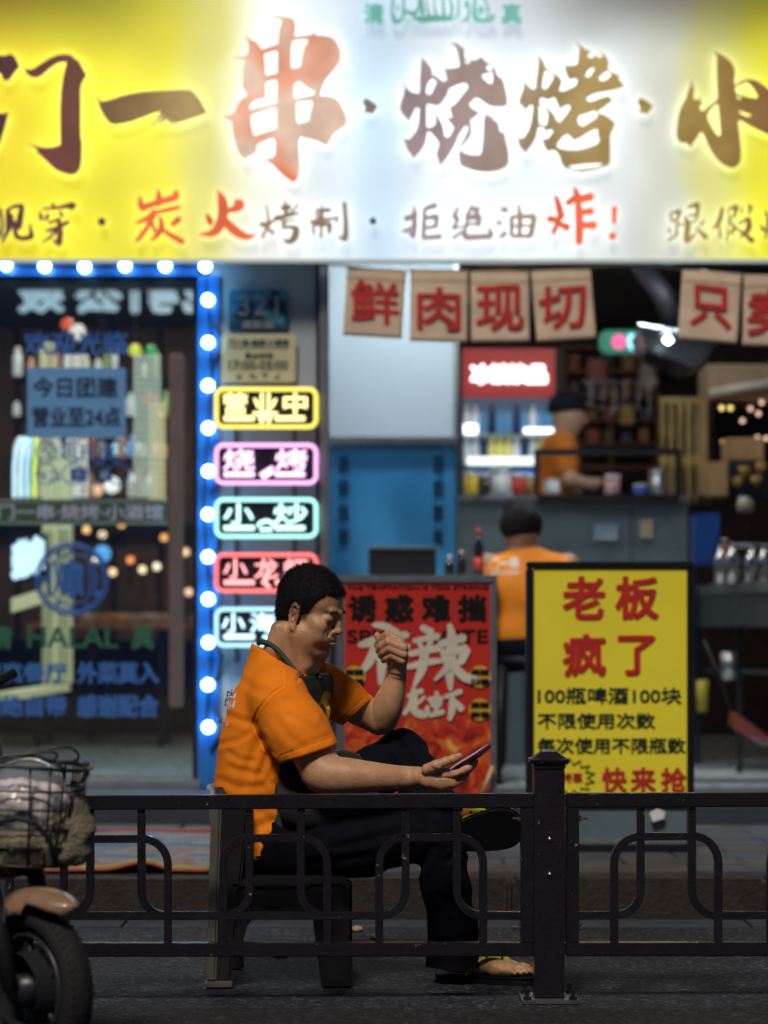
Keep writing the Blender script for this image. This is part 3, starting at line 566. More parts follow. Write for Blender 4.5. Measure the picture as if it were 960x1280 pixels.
neon(760, 808, (.42, .80, 1), 2.6, [('小', 277, 306), ('海', 312, 345), ('鲜', 352, 384)], 'pale blue neon sign half hidden behind the seated man\'s head', [[(329, 795), (337, 800)]])
# house number and opening hours plates
HN = thing('house_number_plate', P(323, 388, 10.55), 'old dark blue house number plate reading 321, scratched, above the cream plate', 'plate')
def plate_mat():
    m = mat('enamel_blue', (.012, .05, .09), .3, var=.2); n = m.node_tree; r = [q for q in n.nodes if q.bl_idname == 'ShaderNodeValToRGB'][0]
    r.color_ramp.elements[0].position = .47; r.color_ramp.elements[1].position = .60; r.color_ramp.elements[1].color = (.06, .25, .38, 1)
    return m
MB().prism([(P(x, y, 10.57).x, P(x, y, 10.57).z) for x, y in rrect(286, 362, 360, 415, 4)], 10.57, .012).build('plate', plate_mat(), HN)
ltn = mat('plate_letters', (.30, .30, .30), .5)
mb = MB(); text(mb, '321', 297, 370, 348, 394, 10.566, .01, .003); text(mb, '南新路', 303, 401, 343, 411, 10.566, .02, .003); mb.build('lettering', ltn, HN)
OH = thing('opening_hours_plate', P(323, 448, 10.55), 'cream enamel plate of opening hours 17:00-05:00 with rounded corners', 'plate')
MB().prism([(P(x, y, 10.55).x, P(x, y, 10.55).z) for x, y in rrect(277, 417, 370, 479, 5)], 10.55, .02).build('plate', mat('cream_enamel', (.52, .50, .33), .35, var=.08), OH, bevel=.006)
gl_ = mat('green_ink', (.02, .09, .06), .6)
mb = MB(); text(mb, '门一串·烧烤·小酒馆', 285, 424, 361, 432, 10.546, .03, .003); text(mb, '营业时间', 306, 441, 341, 448, 10.546, .03, .003)
text(mb, '17:00-05:00', 286, 451, 360, 462, 10.546, .02, .003); mb.bx(285, 434.5, 361, 435.3, 10.547, .002)
for k, q in enumerate((299, 316, 331, 346)): mb.prism([(P(q + a, 470 + b, 10.547).x, P(q, 470 + b, 10.547).z) for a, b in (((-4, 3), (0, -3), (4, 3)), ((-4, -3), (4, 1), (4, 4), (-4, 0)), ((-4, -3), (4, -3), (0, 2)), ((-4, 3), (4, -3), (2, 3)))[k]], 10.546, .003)
mb.build('lettering', gl_, OH)
# ================================================================== unseen ceiling lamps, added to light the kitchen and the door room
def lamp(x, y, z, lx, ly, col, st, label):
    t = thing('ceiling_lamp', (x, y, z), label, 'lamp', 'tube lamps on the dark ceiling')
    MB().box((x-lx/2, y-ly/2, z), (x+lx/2, y+ly/2, z+.03)).build('housing', alu, t)
    MB().box((x-lx/2+.01, y-ly/2+.01, z-.02), (x+lx/2-.01, y+ly/2-.01, z-.002)).build('diffuser', glow('tube_%d' % int(x*100+y*1000), col, st), t)
lamp(.70, 14.9, 2.92, .2, .1, (1, .62, .32), 60, 'orange tube lamp at the very back of the kitchen'); lamp(-1.35, 13.4, 2.93, .5, .1, (1, .62, .32), 110, 'orange tube lamp at the back of the room behind the glass door')
LB = 'tube lamp under the dark ceiling of the open kitchen'
lamp(.15, 10.95, 2.84, .9, .10, (.80, .93, 1), 52, 'cold white tube lamp in front of the pale partition wall'); lamp(1.1, 12.0, 2.90, 1.0, .12, (.85, .93, 1), 40, 'cold white tube lamp over the seated man in orange'); lamp(1.9, 11.5, 2.90, .6, .10, (1, .86, .66), 30, 'warm tube lamp over the metal canisters')
lamp(1.2, 12.85, 2.92, 1.2, .1, (1, .85, .65), 6, 'warm tube lamp over the cook'); lamp(-1.2, 11.6, 2.9, 1.0, .12, (.85, .95, 1), 105, 'cold white tube lamp in the room behind the glass door'); lamp(-1.3, 12.9, 2.92, .8, .1, (1, .75, .5), 26, 'warm tube lamp at the back of the room behind the glass door')
# ================================================================== kitchen side
MB().bx(411, 250, 567, 1010, 11.6, .10).build('partition_wall', white, B)
MB().bx(567, 250, 573, 1010, 11.58, .14).build('partition_edge', alu, B)
bluec = mat('cabinet_blue', (.07, .40, .80), .45, var=.1, scale=4)
BC = thing('blue_cabinet', P(490, 1000, 11.2), 'flat blue metal cabinet with small louvres under the white partition', 'cabinet')
MB().bx(411, 556, 570, 1003, 11.25, .30).build('body', bluec, BC, bevel=.01)
MB().bx(408, 549, 574, 557, 11.22, .36).build('top_plate', alu, BC, bevel=.004)
lv = mat('louvre_dark', (.02, .07, .16), .6)
for cx in (430, 548):
    for cy in (580, 610, 641, 671):
        mb = MB()
        for k in range(5): mb.bx(cx-6, cy-9+k*4, cx+6, cy-7+k*4, 11.243, .006)
        o = mb.build('louvre', lv, BC); o['kind'] = 'stuff'
# white plate and cable on top of the cabinet
# counter and till
CT = thing('front_counter', P(520, 990, 11.0), 'grey counter behind the red poster carrying the black till screen', 'counter')
MB().bx(403, 719, 622, 724, 10.72, .42).build('counter_top', alu, CT, bevel=.004)
MB().bx(406, 724, 619, 990, 10.75, .36).build('front_panel', mat('counter_grey', (.18, .21, .22), .5), CT)
TS = thing('till_screen', P(502, 719, 10.95), 'black rectangular till screen standing on the grey counter', 'screen')
MB().bx(461, 684, 545, 719, 10.95, .03).build('screen_back', dkm, TS, bevel=.004)
MB().bx(485, 712, 520, 718.8, 10.98, .10).build('stand', dkm, TS)
MB().bx(458, 682.5, 548, 686, 10.94, .05).build('top_edge', mat('till_edge', (.15, .2, .26), .3), TS)
def lathe_thing(name, px, pyb, Y, prof, m, label, cat, group=None, capm=None, cap=None, extra=None):
    c = P(px, pyb, Y); t = MB().lathe(c, [(S(r, Y), S(h, Y)) for r, h in prof], 16)
    if cap is None:
        o = t.build(name, m, None, True); tag(o, label, cat, group); return o
    e = thing(name, c, label, cat, group); t.build('body', m, e, True)
    MB().lathe(c, [(S(r, Y), S(h, Y)) for r, h in cap], 16).build('cap', capm, e, True)
    if extra: extra(c, e)
    return e
dkg = mat('bottle_dark', (.02, .015, .015), .15, spec=.7)
bw = mat('blue_plastic', (.02, .12, .45), .4); wp = mat('white_plastic', (.7, .72, .72), .4); rp_ = mat('red_plastic', (.55, .05, .03), .4); yp = mat('yellow_plastic', (.7, .5, .05), .4); br = mat('brown_sauce', (.28, .13, .03), .35)
for px, pyb, hh, mm, cm, lb in ((598, 719, 58, dkg, rp_, 'dark sauce bottle with orange label on the counter beside the seated man'), (562, 719, 24, dkg, wp, 'small dark bottle right of the till screen'), (577, 719, 30, dkg, wp, 'dark jar with pale lid on the counter, second right of the till')):
    e = lathe_thing('bottle', px, pyb, 10.9, [(5, 0), (6, 2), (6, hh*.6), (3, hh*.75), (2.5, hh*.92)], mm, lb, 'bottle', None, cm, [(3, hh*.9), (3.2, hh), (1, hh+1)])
MB().lathe(P(598, 719, 10.9), [(S(6.4, 10.9), S(6, 10.9)), (S(6.4, 10.9), S(22, 10.9))], 14).build('label', rp_, [o for o in SC.objects if o.name.startswith('bottle')][0], True)
# fridge
FR = thing('drinks_fridge', P(632, 980, 13.7), 'tall drinks fridge with a red lit header and bright glass shelves', 'fridge')
fy = 13.7
MB().bx(568, 435, 578, 960, fy, .6).build('side_panel', dkm, FR); MB().bx(694, 435, 702, 960, fy, .6).build('side_panel', dkm, FR)
MB().bx(578, 436, 694, 496, fy, .10).build('header', mat('fridge_red', (.30, .02, .02), .4, emit=(.30, .018, .015), est=.5), FR)
mb = MB(); text(mb, '冰镇饮品', 588, 455, 684, 480, fy-.01, .06, .005); mb.build('header_letters', glow('header_letters', (1, .93, .9), 3.2), FR)
MB().bx(578, 496, 694, 960, fy+.55, .05).build('back_panel', mat('fridge_inside', (.25, .33, .4), .5, emit=(.35, .55, .8), est=.16), FR)
for yy in (543, 578, 622): MB().bx(576, yy, 694, yy+3, fy+.08, .46).build('shelf', alu, FR)
shl = glow('shelf_light', (.85, .96, 1), 3.0)
MB().bx(655, 535, 692, 541, fy+.02, .03).build('shelf_light', shl, FR, bevel=.004); MB().bx(580, 530, 597, 542, fy+.02, .03).build('shelf_light', shl, FR, bevel=.004)
MB().bx(584, 571, 668, 581, fy+.02, .03).build('shelf_light', glow('shelf_light_soft', (.85, .96, 1), 1.6), FR, bevel=.004)
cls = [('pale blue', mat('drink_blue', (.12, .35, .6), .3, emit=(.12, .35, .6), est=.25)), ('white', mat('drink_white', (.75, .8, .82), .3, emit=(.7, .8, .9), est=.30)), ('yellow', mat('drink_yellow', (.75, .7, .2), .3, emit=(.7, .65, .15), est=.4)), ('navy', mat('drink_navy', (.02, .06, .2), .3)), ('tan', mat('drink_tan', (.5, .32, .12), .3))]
ORD = ['first', 'second', 'third', 'fourth', 'fifth', 'sixth', 'seventh', 'eighth', 'ninth', 'tenth', 'eleventh', 'twelfth', 'thirteenth', 'fourteenth', 'fifteenth', 'sixteenth', 'seventeenth', 'eighteenth', 'nineteenth', 'twentieth']
rows = [(542, 36, [1, 1, 0, 3, 0, 0, 3, 0, 1, 0, 0]), (577, 32, [1, 1, 3, 2, 2, 2, 1, 3, 1, 2, 1]), (621, 36, [4, 3, 3, 1, 1, 1, 4, 4, 3, 4, 1])]
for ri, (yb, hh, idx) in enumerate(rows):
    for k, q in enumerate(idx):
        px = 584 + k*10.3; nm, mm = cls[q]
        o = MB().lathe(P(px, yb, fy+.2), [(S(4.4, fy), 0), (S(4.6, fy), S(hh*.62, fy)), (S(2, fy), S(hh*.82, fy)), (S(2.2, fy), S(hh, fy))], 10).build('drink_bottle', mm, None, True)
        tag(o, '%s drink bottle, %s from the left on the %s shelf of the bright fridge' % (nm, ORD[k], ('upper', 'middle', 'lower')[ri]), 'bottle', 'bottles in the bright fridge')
lc = glow('cap_blue_lit', (.04, .2, .8), .8)
for k in range(9):
    o = MB().lathe(P(594 + k*10, 595, fy+.05), [(S(4, fy), 0), (S(4, fy), S(6, fy))], 10).build('bottle_cap', lc, FR)
# high steel counter with pass-through frame
HC = thing('steel_counter', P(715, 990, 12.6), 'high steel kitchen counter with a black framed pass-through above it', 'counter')
steel = mat('steel_panel', (.26, .34, .36), .38, metal=.55, var=.12, scale=3)
MB().bx(571, 620, 862, 626, 12.45, .5).build('counter_top', alu, HC, bevel=.005)
for a, b_ in ((573, 655), (656.5, 788), (789.5, 860)): MB().bx(a, 626, b_, 980, 12.5, .4).build('front_panel', steel, HC, bevel=.004)
MB().bx(668, 566, 674, 620, 12.47, .05).build('frame_post', dkm, HC); MB().bx(845, 566, 852, 620, 12.47, .05).build('frame_post', dkm, HC); MB().bx(668, 561, 852, 568, 12.465, .06).build('frame_rail', dkm, HC); MB().bx(672, 618, 850, 629, 12.42, .04).build('ledge', dkm, HC)
for px, mm, r_, hh, lb in ((589, yp, 9, 30, 'brown yellow tub on the steel counter under the fridge'), (606, dkg, 8, 28, 'dark tub beside the yellow tub on the steel counter'), (625, wp, 13, 32, 'large white tub on the steel counter behind the man in orange'), (648, rp_, 9, 28, 'red tub on the steel counter right of the white tub'), (661, br, 7, 26, 'small brown tub on the steel counter by the black frame'),
                           (765, mat('pink_tub', (.55, .3, .3), .5), 10, 26, 'pink tub inside the black pass-through frame'), (801, mat('blue_lid_tub', (.04, .12, .4), .4), 9, 14, 'little blue tub on the ledge of the pass-through frame'), (823, alu, 12, 32, 'shiny steel jug at the right end of the pass-through frame'), (690, wp, 10, 20, 'pale bowl in front of the cook')):
    lathe_thing('tub', px, 619, 12.7, [(r_*.8, 0), (r_, 3), (r_, hh*.8)], mm, lb, 'tub', None, wp if px not in (823,) else alu, [(r_*1.05, hh*.8), (r_*1.05, hh*.95), (r_*.4, hh)])
# shelves with menu boards behind the cook
MS = thing('wall_shelf_unit', P(770, 700, 16.3), 'dim brown shelf unit on the back wall behind the cook', 'shelf')
wd = mat('dark_wood', (.15, .07, .045), .5, var=.35)
for yy in (432, 462, 492, 522, 552, 582): MB().bx(703, yy, 824, yy+4, 16.3, .3).build('shelf', wd, MS)
for xx in (703, 763, 821): MB().bx(xx, 432, xx+3, 620, 16.301, .3).build('upright', wd, MS)
for k in range(20):
    px = 712 + (k % 5)*22; yy = (462, 492, 522, 552)[k // 5]
    o = MB().bx(px, yy-rnd.uniform(10, 20), px+rnd.uniform(9, 15), yy-.1, 16.35, .12).build('stored_box', mat('shelf_box_%d' % (k % 4), ((.30, .10, .06), (.18, .14, .12), (.08, .10, .20), (.34, .20, .08))[k % 4], .5), None)
    tag(o, 'small %s box, %s on the %s of the dim brown shelves behind the cook' % (('maroon', 'grey', 'navy', 'tan')[k % 4], ('leftmost', 'second', 'middle', 'fourth', 'rightmost')[k % 5], ('top shelf', 'second shelf', 'third shelf', 'lowest shelf')[k // 5]), 'box', 'boxes on the dim back shelves')
# lit green and pink panel
NP = thing('lit_menu_panel', P(790, 427, 13.9), 'long green light panel with a pink disc and blue writing under the ceiling', 'light panel')
pl = rrect(750, 413, 826, 441, 9)
MB().prism([(P(x, y, 13.9).x, P(x, y, 13.9).z) for x, y in pl], 13.9, .05).build('panel', glow('green_panel', (.01, .22, .14), .8), NP)
MB().lathe(P(774, 427, 13.88), [(S(9, 13.9), 0), (S(9, 13.9), .015)], 18, 'y').build('disc', glow('pink_disc', (1, .12, .35), 1.3), NP)
mb = MB(); text(mb, '特色烧烤', 785, 417, 821, 437, 13.88, .05, .01); mb.build('lettering', glow('blue_letters', (.3, .75, 1), 2.2), NP)
# hood
HD = thing('range_hood', P(850, 420, 12.2), 'black extractor hood with shiny rim hanging from the ceiling', 'hood')
a0 = P(826, 432, 12.2); 
hv = [P(800, 408, 12.2), P(897, 428, 12.2), P(880, 455, 12.2), P(866, 462, 12.2), P(808, 436, 12.2)]
MB().prism([(p.x, p.z) for p in hv], 12.2, .5).build('hood_shell', mat('hood_black', (.02, .025, .035), .25), HD, bevel=.01)
MB().tube([P(798, 406, 12.18), P(850, 416, 12.18), P(899, 428, 12.18)], S(3.5, 12.2), 8).build('rim', mat('rim_bright', (.6, .75, .85), .15, metal=1), HD, True)
MB().tube([P(845, 412, 12.4), P(830, 370, 12.4), P(800, 330, 12.5)], S(13, 12.4), 14).build('duct', dkm, HD, True)
for lx, ly in ((835, 418), (880, 346)):
    t = thing('spot_lamp', P(lx, ly, 12.0), ['bright little spot lamp beside the extractor hood', 'bright white spot lamp just under the sign at the upper right'][ly < 400], 'lamp')
    MB().lathe(P(lx, ly, 12.0), [(.02, .03), (.05, 0), (.045, -.01)], 14).build('shade', alu, t, True)
    MB().lathe(P(lx, ly, 12.0) + Vector((0, 0, -.03)), [(.001, -.02), (.026, 0), (.001, .025)], 12).build('lamp_bulb', glow('spot_bulb', (.75, .92, 1), 14), t, True)
# bamboo screen receding to the right
BS = thing('bamboo_screen', P(850, 620, 12.8), 'upright golden bamboo poles forming a screen right of the kitchen', 'screen')
bam = mat('bamboo', (.36, .26, .09), .45, var=.25, scale=10)
for k in range(6):
    px = 829 + k*11; Y_ = 13.9 - k*.12
    pts = [P(px, y, Y_) for y in range(500, 640, 10)]
    MB().tube(pts, [S(4.2 if i % 4 else 4.9, Y_) for i in range(len(pts))], 10).build('bamboo_pole', bam, BS, True)
pole = MB().bx(876, 495, 885, 618, 12.9, .06).build('corner_post', mat('pale_wood', (.45, .30, .15), .5), BS, bevel=.008)
MB().bx(826, 497, 884, 502, 13.3, .05).build('top_bar', bam, BS)
for k in range(5):
    MB().bx(826 + k*10, 568 + (k%2)*3, 834 + k*10, 580 + (k%2)*3, 13.2-k*.05, .02).build('binding', mat('binding_gold', (.5, .35, .1), .4), BS)
# right shelf recess with fairy lights, cartons
RS = thing('shelf_recess', P(930, 600, 13.0), 'black shelf recess with wooden lintel at the right edge', 'shelf')
MB().bx(885, 455, 1010, 500, 13.0, .4).build('lintel', mat('lintel_wood', (.30, .22, .13), .5, var=.2), RS)
mb = MB(); mb.tube([P(888, 492, 12.95), P(925, 485, 12.95), P(1000, 474, 12.95)], S(6, 13), 8); mb.build('pale_beam', mat('beam_pale', (.55, .52, .45), .5), RS, True)
MB().bx(885, 500, 1010, 625, 13.5, .05).build('back_panel', dkm, RS)
MB().bx(885, 500, 892, 625, 13.0, .5).build('side_panel', dkm, RS)
fl = glow('fairy_gold', (1, .72, .22), 2.2); fl2 = glow('fairy_pink', (1, .6, .42), 1.6)
FS = thing('fairy_lights', P(930, 520, 12.9), 'tiny warm fairy lights in the dark recess at the right edge', 'fairy lights')
for px, py, mm in ((902, 510, fl), (913, 510, fl), (904, 553, fl), (948, 517, fl2), (952, 503, fl2), (938, 511, fl2), (947, 547, fl2), (958, 548, fl2), (928, 526, fl2), (968, 520, fl)):
    MB().lathe(P(px, py, 12.9), [(.001, -.014), (.014, 0), (.001, .014)], 10).build('fairy_bulb', mm, FS, True)
MB().tube([P(895, 505, 12.91), P(913, 508, 12.91), P(930, 524, 12.91), P(948, 515, 12.91), P(975, 520, 12.91)], .003, 5).build('wire', cab, FS)
crt = mat('carton', (.42, .26, .12), .7, var=.12)
for x0, y0, x1, y1, Y_, lb in ((910, 547, 955, 575, 12.6, 'open brown carton lying on top of the black box at the right'), (888, 577, 910, 620, 12.5, 'upright brown carton left of the black box on the counter')):
    o = MB().bx(x0, y0, x1, y1, Y_, .25).build('carton', crt, None, bevel=.004); tag(o, lb, 'carton')
o = MB().bx(911, 575.2, 962, 619, 12.6, .3).build('black_box', mat('box_black', (.02, .022, .03), .4), None, bevel=.006); tag(o, 'large black box on the counter under the brown carton', 'box')
# right hand grill counter, slanting towards us
GC = thing('grill_counter', P(930, 980, 11.4), 'long steel grill counter slanting to the right edge with dark legs', 'counter')
def slab(mb, pts, th):
    lo = [Vector((p.x, p.y, p.z - th)) for p in pts]; n = len(pts)
    mb.add(pts + lo, [tuple(range(n)), tuple(range(2*n-1, n-1, -1))] + [(i, (i+1) % n, (i+1) % n + n, i+n) for i in range(n)])
zt = .9 + 60*11.9/3022
def Z(px, Y, z): return Vector(((px - CX)*Y/FPX, Y, z))
mb = MB(); slab(mb, [Z(866, 12.3, zt), Z(1040, 12.3, zt), Z(1040, 10.85, zt), Z(985, 10.85, zt)], .05); mb.build('counter_top', mat('steel_dull', (.28, .28, .28), .4, metal=.8, var=.3), GC)
mb = MB(); slab(mb, [Z(868, 12.28, zt-.05), Z(1030, 12.28, zt-.05), Z(1030, 10.9, zt-.05), Z(987, 10.9, zt-.05)], .16); mb.build('apron_panel', mat('steel_dark', (.10, .11, .12), .4, metal=.6), GC)
for px, Y_ in ((873, 12.2), (925, 11.7), (985, 11.0)): MB().bx(px-3, 700, px+3, 1000 - 40*(Y_-11)/1, Y_, .04).build('leg', dkm, GC)
mb = MB(); slab(mb, [Z(880, 12.2, .72), Z(1030, 12.2, .72), Z(1030, 11.2, .72), Z(975, 11.2, .72)], .02); mb.build('lower_shelf', mat('steel_dark2', (.06, .07, .08), .5, metal=.5), GC)
for k, (px, Y_, hh, r_) in enumerate(((901, 11.75, 42, 9), (916, 11.6, 44, 10), (940, 11.5, 40, 10), (955, 11.7, 42, 9))):
    Yb = zt
    c = Z(px, Y_, zt); prof = [(r_, 0), (r_, hh*.72), (r_*.7, hh*.86), (r_*.35, hh)]
    e = thing('canister', c, ['leftmost shiny steel canister on the grill counter beside the blue box', 'second shiny steel canister from the blue box on the grill counter', 'steel canister third from the blue box', 'steel canister at the very right edge of the grill counter'][k], 'canister', 'steel canisters on the grill counter')
    MB().lathe(c, [(S(a, Y_), S(b, Y_)) for a, b in prof], 18).build('body', mat('canister_steel', (.62, .62, .62), .18, metal=1), e, True)
    MB().lathe(c, [(S(3, Y_), S(hh, Y_)), (S(3.5, Y_), S(hh+4, Y_)), (S(1, Y_), S(hh+6, Y_))], 12).build('knob', alu, e, True)
o = MB().bx(868, 642, 900, 706, 12.0, .15).build('blue_box', mat('carton_blue', (.02, .09, .38), .4, var=.15), None, bevel=.004); tag(o, 'upright blue box standing beside the steel canisters', 'box')
c = Z(940, 11.9, zt+.17)
o = MB().lathe(c, [(S(26, 11.9), 0), (S(34, 11.9), S(5, 11.9)), (S(33, 11.9), S(6, 11.9)), (S(24, 11.9), S(2, 11.9))], 24).build('serving_tray', alu, None, True); tag(o, 'round steel tray above the canisters at the right', 'tray')
MB().lathe(c + Vector((0, 0, -.17)), [(.03, 0), (.012, .03), (.012, .168)], 12).build('tray_stand', alu, o)
for k, (x0, y0, x1, y1, m_, lb) in enumerate(((870, 850, 886, 890, mat('yellow_bucket', (.45, .38, .04), .5), 'yellow bucket on the floor behind the yellow board'), (900, 815, 925, 850, alu, 'steel pot on the low shelf of the grill counter'))):
    r_ = (x1-x0)/2; lathe_thing('bucket' if k == 0 else 'pot', (x0+x1)/2, y1, 12.0 if k == 0 else 11.8, [(r_*.8, 0), (r_, y1-y0)], m_, lb, 'bucket' if k == 0 else 'pot')
# broom with dustpan
BR = thing('dustpan', Z(935, 10.9, G), 'long handled dark red dustpan on the tiled floor at the right', 'dustpan')
MB().tube([P(975, 700, 10.85), P(945, 800, 10.9), P(912, 888, 10.95)][::-1] if False else [P(880, 800, 11.0), P(916, 888, 10.95)], .008, 8).build('handle', dkm, BR, True)
mb = MB(); mb.add([P(912, 885, 10.98), P(960, 920, 10.98), P(966, 926, 10.80), P(920, 912, 10.75), P(910, 905, 10.98), P(955, 935, 10.98), P(964, 928, 10.79), P(922, 915, 10.74)], [(0,1,2,3),(4,7,6,5),(0,4,5,1),(1,5,6,2),(2,6,7,3),(3,7,4,0)]); mb.build('pan', mat('pan_red', (.12, .03, .03), .4), BR)
MB().bx(868, 973, 975, 979, 10.63, .02).build('door_track', alu, B)
# ================================================================== flags
def flag(x0, y0, x1, y1, ch, cx0, cy0, cx1, cy1, skew, label, Y=10.42):
    t = thing('cloth_flag', P((x0+x1)/2, y0, Y), label, 'flag', 'beige cloth flags hung over the open kitchen')
    nx, ny = 14, 16; vs = []
    def pos(u, v):
        X = x0 + (x1-x0)*u + skew[0]*(v) ; Yp = y0 + (y1-y0)*v + skew[1]*u
        p = P(X, Yp, Y); p.y += .0035*math.sin(u*5+x0)*v + .002*math.sin(v*9+x1) ; return p
    vs = [pos(i/nx, j/ny) for j in range(ny+1) for i in range(nx+1)]
    fs = [(j*(nx+1)+i, j*(nx+1)+i+1, (j+1)*(nx+1)+i+1, (j+1)*(nx+1)+i) for j in range(ny) for i in range(nx)]
    cl = mat('flag_cloth', (.70, .55, .41), .85, var=.08, scale=14, bump=.2, bscale=120)
    o = link('cloth', mesh('cloth', vs, fs), cl, t, True); so = o.modifiers.new('s', 'SOLIDIFY'); so.thickness = .003
    MB().tube([pos(0, 0), pos(.5, .0), pos(1, 0)], .006, 6).build('top_hem', cl, t, True)
    MB().tube([pos(0, .15)+Vector((0,-.003,0)), pos(.5, .14)+Vector((0,-.003,0)), pos(1, .15)+Vector((0,-.003,0))], .0025, 5).build('seam', mat('flag_seam', (.38, .29, .18), .9), t, True)
    mb = MB(); text(mb, ch, cx0, cy0, cx1, cy1, Y-.0085, .028, .001, rot=skew[1])
    me = mb.build('character', mat('flag_red', (.50, .025, .025), .7, var=.1), t)
flag(434, 335, 508, 419, '鲜', 438, 351, 500, 405, (-6, 5), 'beige cloth flag with the red character for fresh, leftmost of the row and tilted left')
flag(513, 338, 585, 427, '肉', 521, 359, 576, 413, (-1, 1), 'beige cloth flag with the boxy red character for meat, second of the row')
flag(588, 341, 661, 428, '现', 595, 356, 655, 414, (1, -1), 'beige cloth flag third from the left, between the meat flag and the cut flag')
flag(664, 340, 738, 428, '切', 673, 356, 733, 412, (7, -5), 'beige cloth flag with the red character for cut, right end of the group of four')
flag(853, 338, 927, 424, '只', 862, 357, 915, 410, (-6, 6), 'beige cloth flag with a boxy red character on two legs, at the right')
flag(930, 345, 1004, 432, '卖', 934, 361, 992, 420, (-2, 2), 'beige cloth flag with the red character cut off by the right edge of the photo')
fg = MB().tube([P(410, 330, 10.43), P(470, 337, 10.43), P(585, 341, 10.43), P(700, 339, 10.43), P(740, 334, 10.43), P(800, 331, 10.43), P(853, 337, 10.43), P(930, 345, 10.43), P(1010, 347, 10.43)], .004, 6).build('flag_string', mat('string', (.3, .25, .2), .8), None, True)
tag(fg, 'thin string carrying the beige cloth flags under the sign', 'string')
# ================================================================== room behind the glass door
RM = thing('light_column', P(70, 860, 12.2), 'glowing cream column with a slanting lit base seen through the glass door', 'light column')  # glowing column stands in for the door frame mirrored in the glass
crm = mat('column_cream', (.5, .48, .30), .5, emit=(.55, .53, .26), est=.55)
for x0, x1 in ((53, 68), (71, 88)):
    MB().bx(x0, 560, x1, 854, 12.2, .1).build('lit_panel', crm, RM)
    for k in range(24):
        MB().bx(x0+2, 664+k*8, x1-2, 666+k*8, 12.19, .009).build('slat', mat('slat_grey', (.25, .25, .2), .5), RM)
mb = MB(); slab(mb, [Z(53, 12.2, P(0, 856, 12.2).z), Z(88, 12.2, P(0, 856, 12.2).z), Z(20, 11.2, P(0, 856, 12.2).z-.02), Z(-20, 11.2, P(0, 856, 12.2).z-.02)], .03); mb.build('lit_base', crm, RM)
SGN = thing('small_lit_sign', P(35, 700, 11.8), 'tilted lit sign with blue white writing seen through the glass door', 'sign')  # lit sign added in place of one mirrored in the glass
mb = MB(); slab(mb, [P(14, 748, 11.8), P(56, 735, 11.8), P(56, 735, 11.86), P(14, 748, 11.86)], .07); mb.build('lit_ledge', glow('ledge_glow', (.75, .72, .4), .8), SGN)
mb = MB(); text(mb, '串烧', 14, 672, 56, 722, 11.8, .06, .01, mirror=True, rot=-8); mb.build('lettering', glow('cool_letters', (.65, .88, 1), 1.8), SGN)
MB().bx(12, 668, 58, 726, 11.83, .04).build('sign_board', dkm, SGN)
TL = thing('hanging_lit_sign', P(130, 372, 14.6), 'row of big white lit characters hanging in the dark behind the glass door', 'sign')  # glowing letters stand in for writing mirrored in the door glass
for ch, x0, x1 in (('效', 22, 80), ('公', 93, 153), ('引', 163, 224), ('化', 228, 262)):
    mb = MB(); text(mb, ch, x0, 353, x1, 391, 14.6, .07, .03, mirror=True); mb.build('character', glow('room_letters', (.62, .84, .95), .75), TL)
MB().bx(5, 352, 262, 356, 14.64, .03).build('hanging_bar', dkm, TL)
# glowing bead strings added for the bright columns reflected in the glass
cols = [(166, 206, 440, 622, (.62, .68, .52), .42, 'pale'), (48, 72, 425, 622, (.8, .75, .45), .42, 'straw'), (82, 112, 440, 622, (.9, .85, .75), .5, 'cream'), (186, 208, 500, 625, (.9, .7, .3), .45, 'amber')]
for x0, x1, y0, y1, c, st, nm in cols:
    t = thing('bead_curtain', P((x0+x1)/2, y0, 12.6), '%s glowing bead curtain hanging in the room behind the glass door' % nm, 'bead curtain')
    g_ = glow('bead_' + nm, c, st*2)
    for k in range(int((x1-x0)/7)):
        pts = []; mb = MB()
        px = x0 + 4 + k*7; yy = y0
        prof = []
        zz = P(0, y1, 12.6).z; z1 = P(0, y0, 12.6).z; n_ = int((z1-zz)/.034)
        for q in range(n_): prof += [(.003, zz + q*.034), (.012, zz + q*.034 + .010), (.012, zz + q*.034+.022), (.003, zz + q*.034+.033)]
        mb.lathe((P(px, 0, 12.6).x, 12.6, 0), prof, 8); o = mb.build('bead_string', g_, t, True)
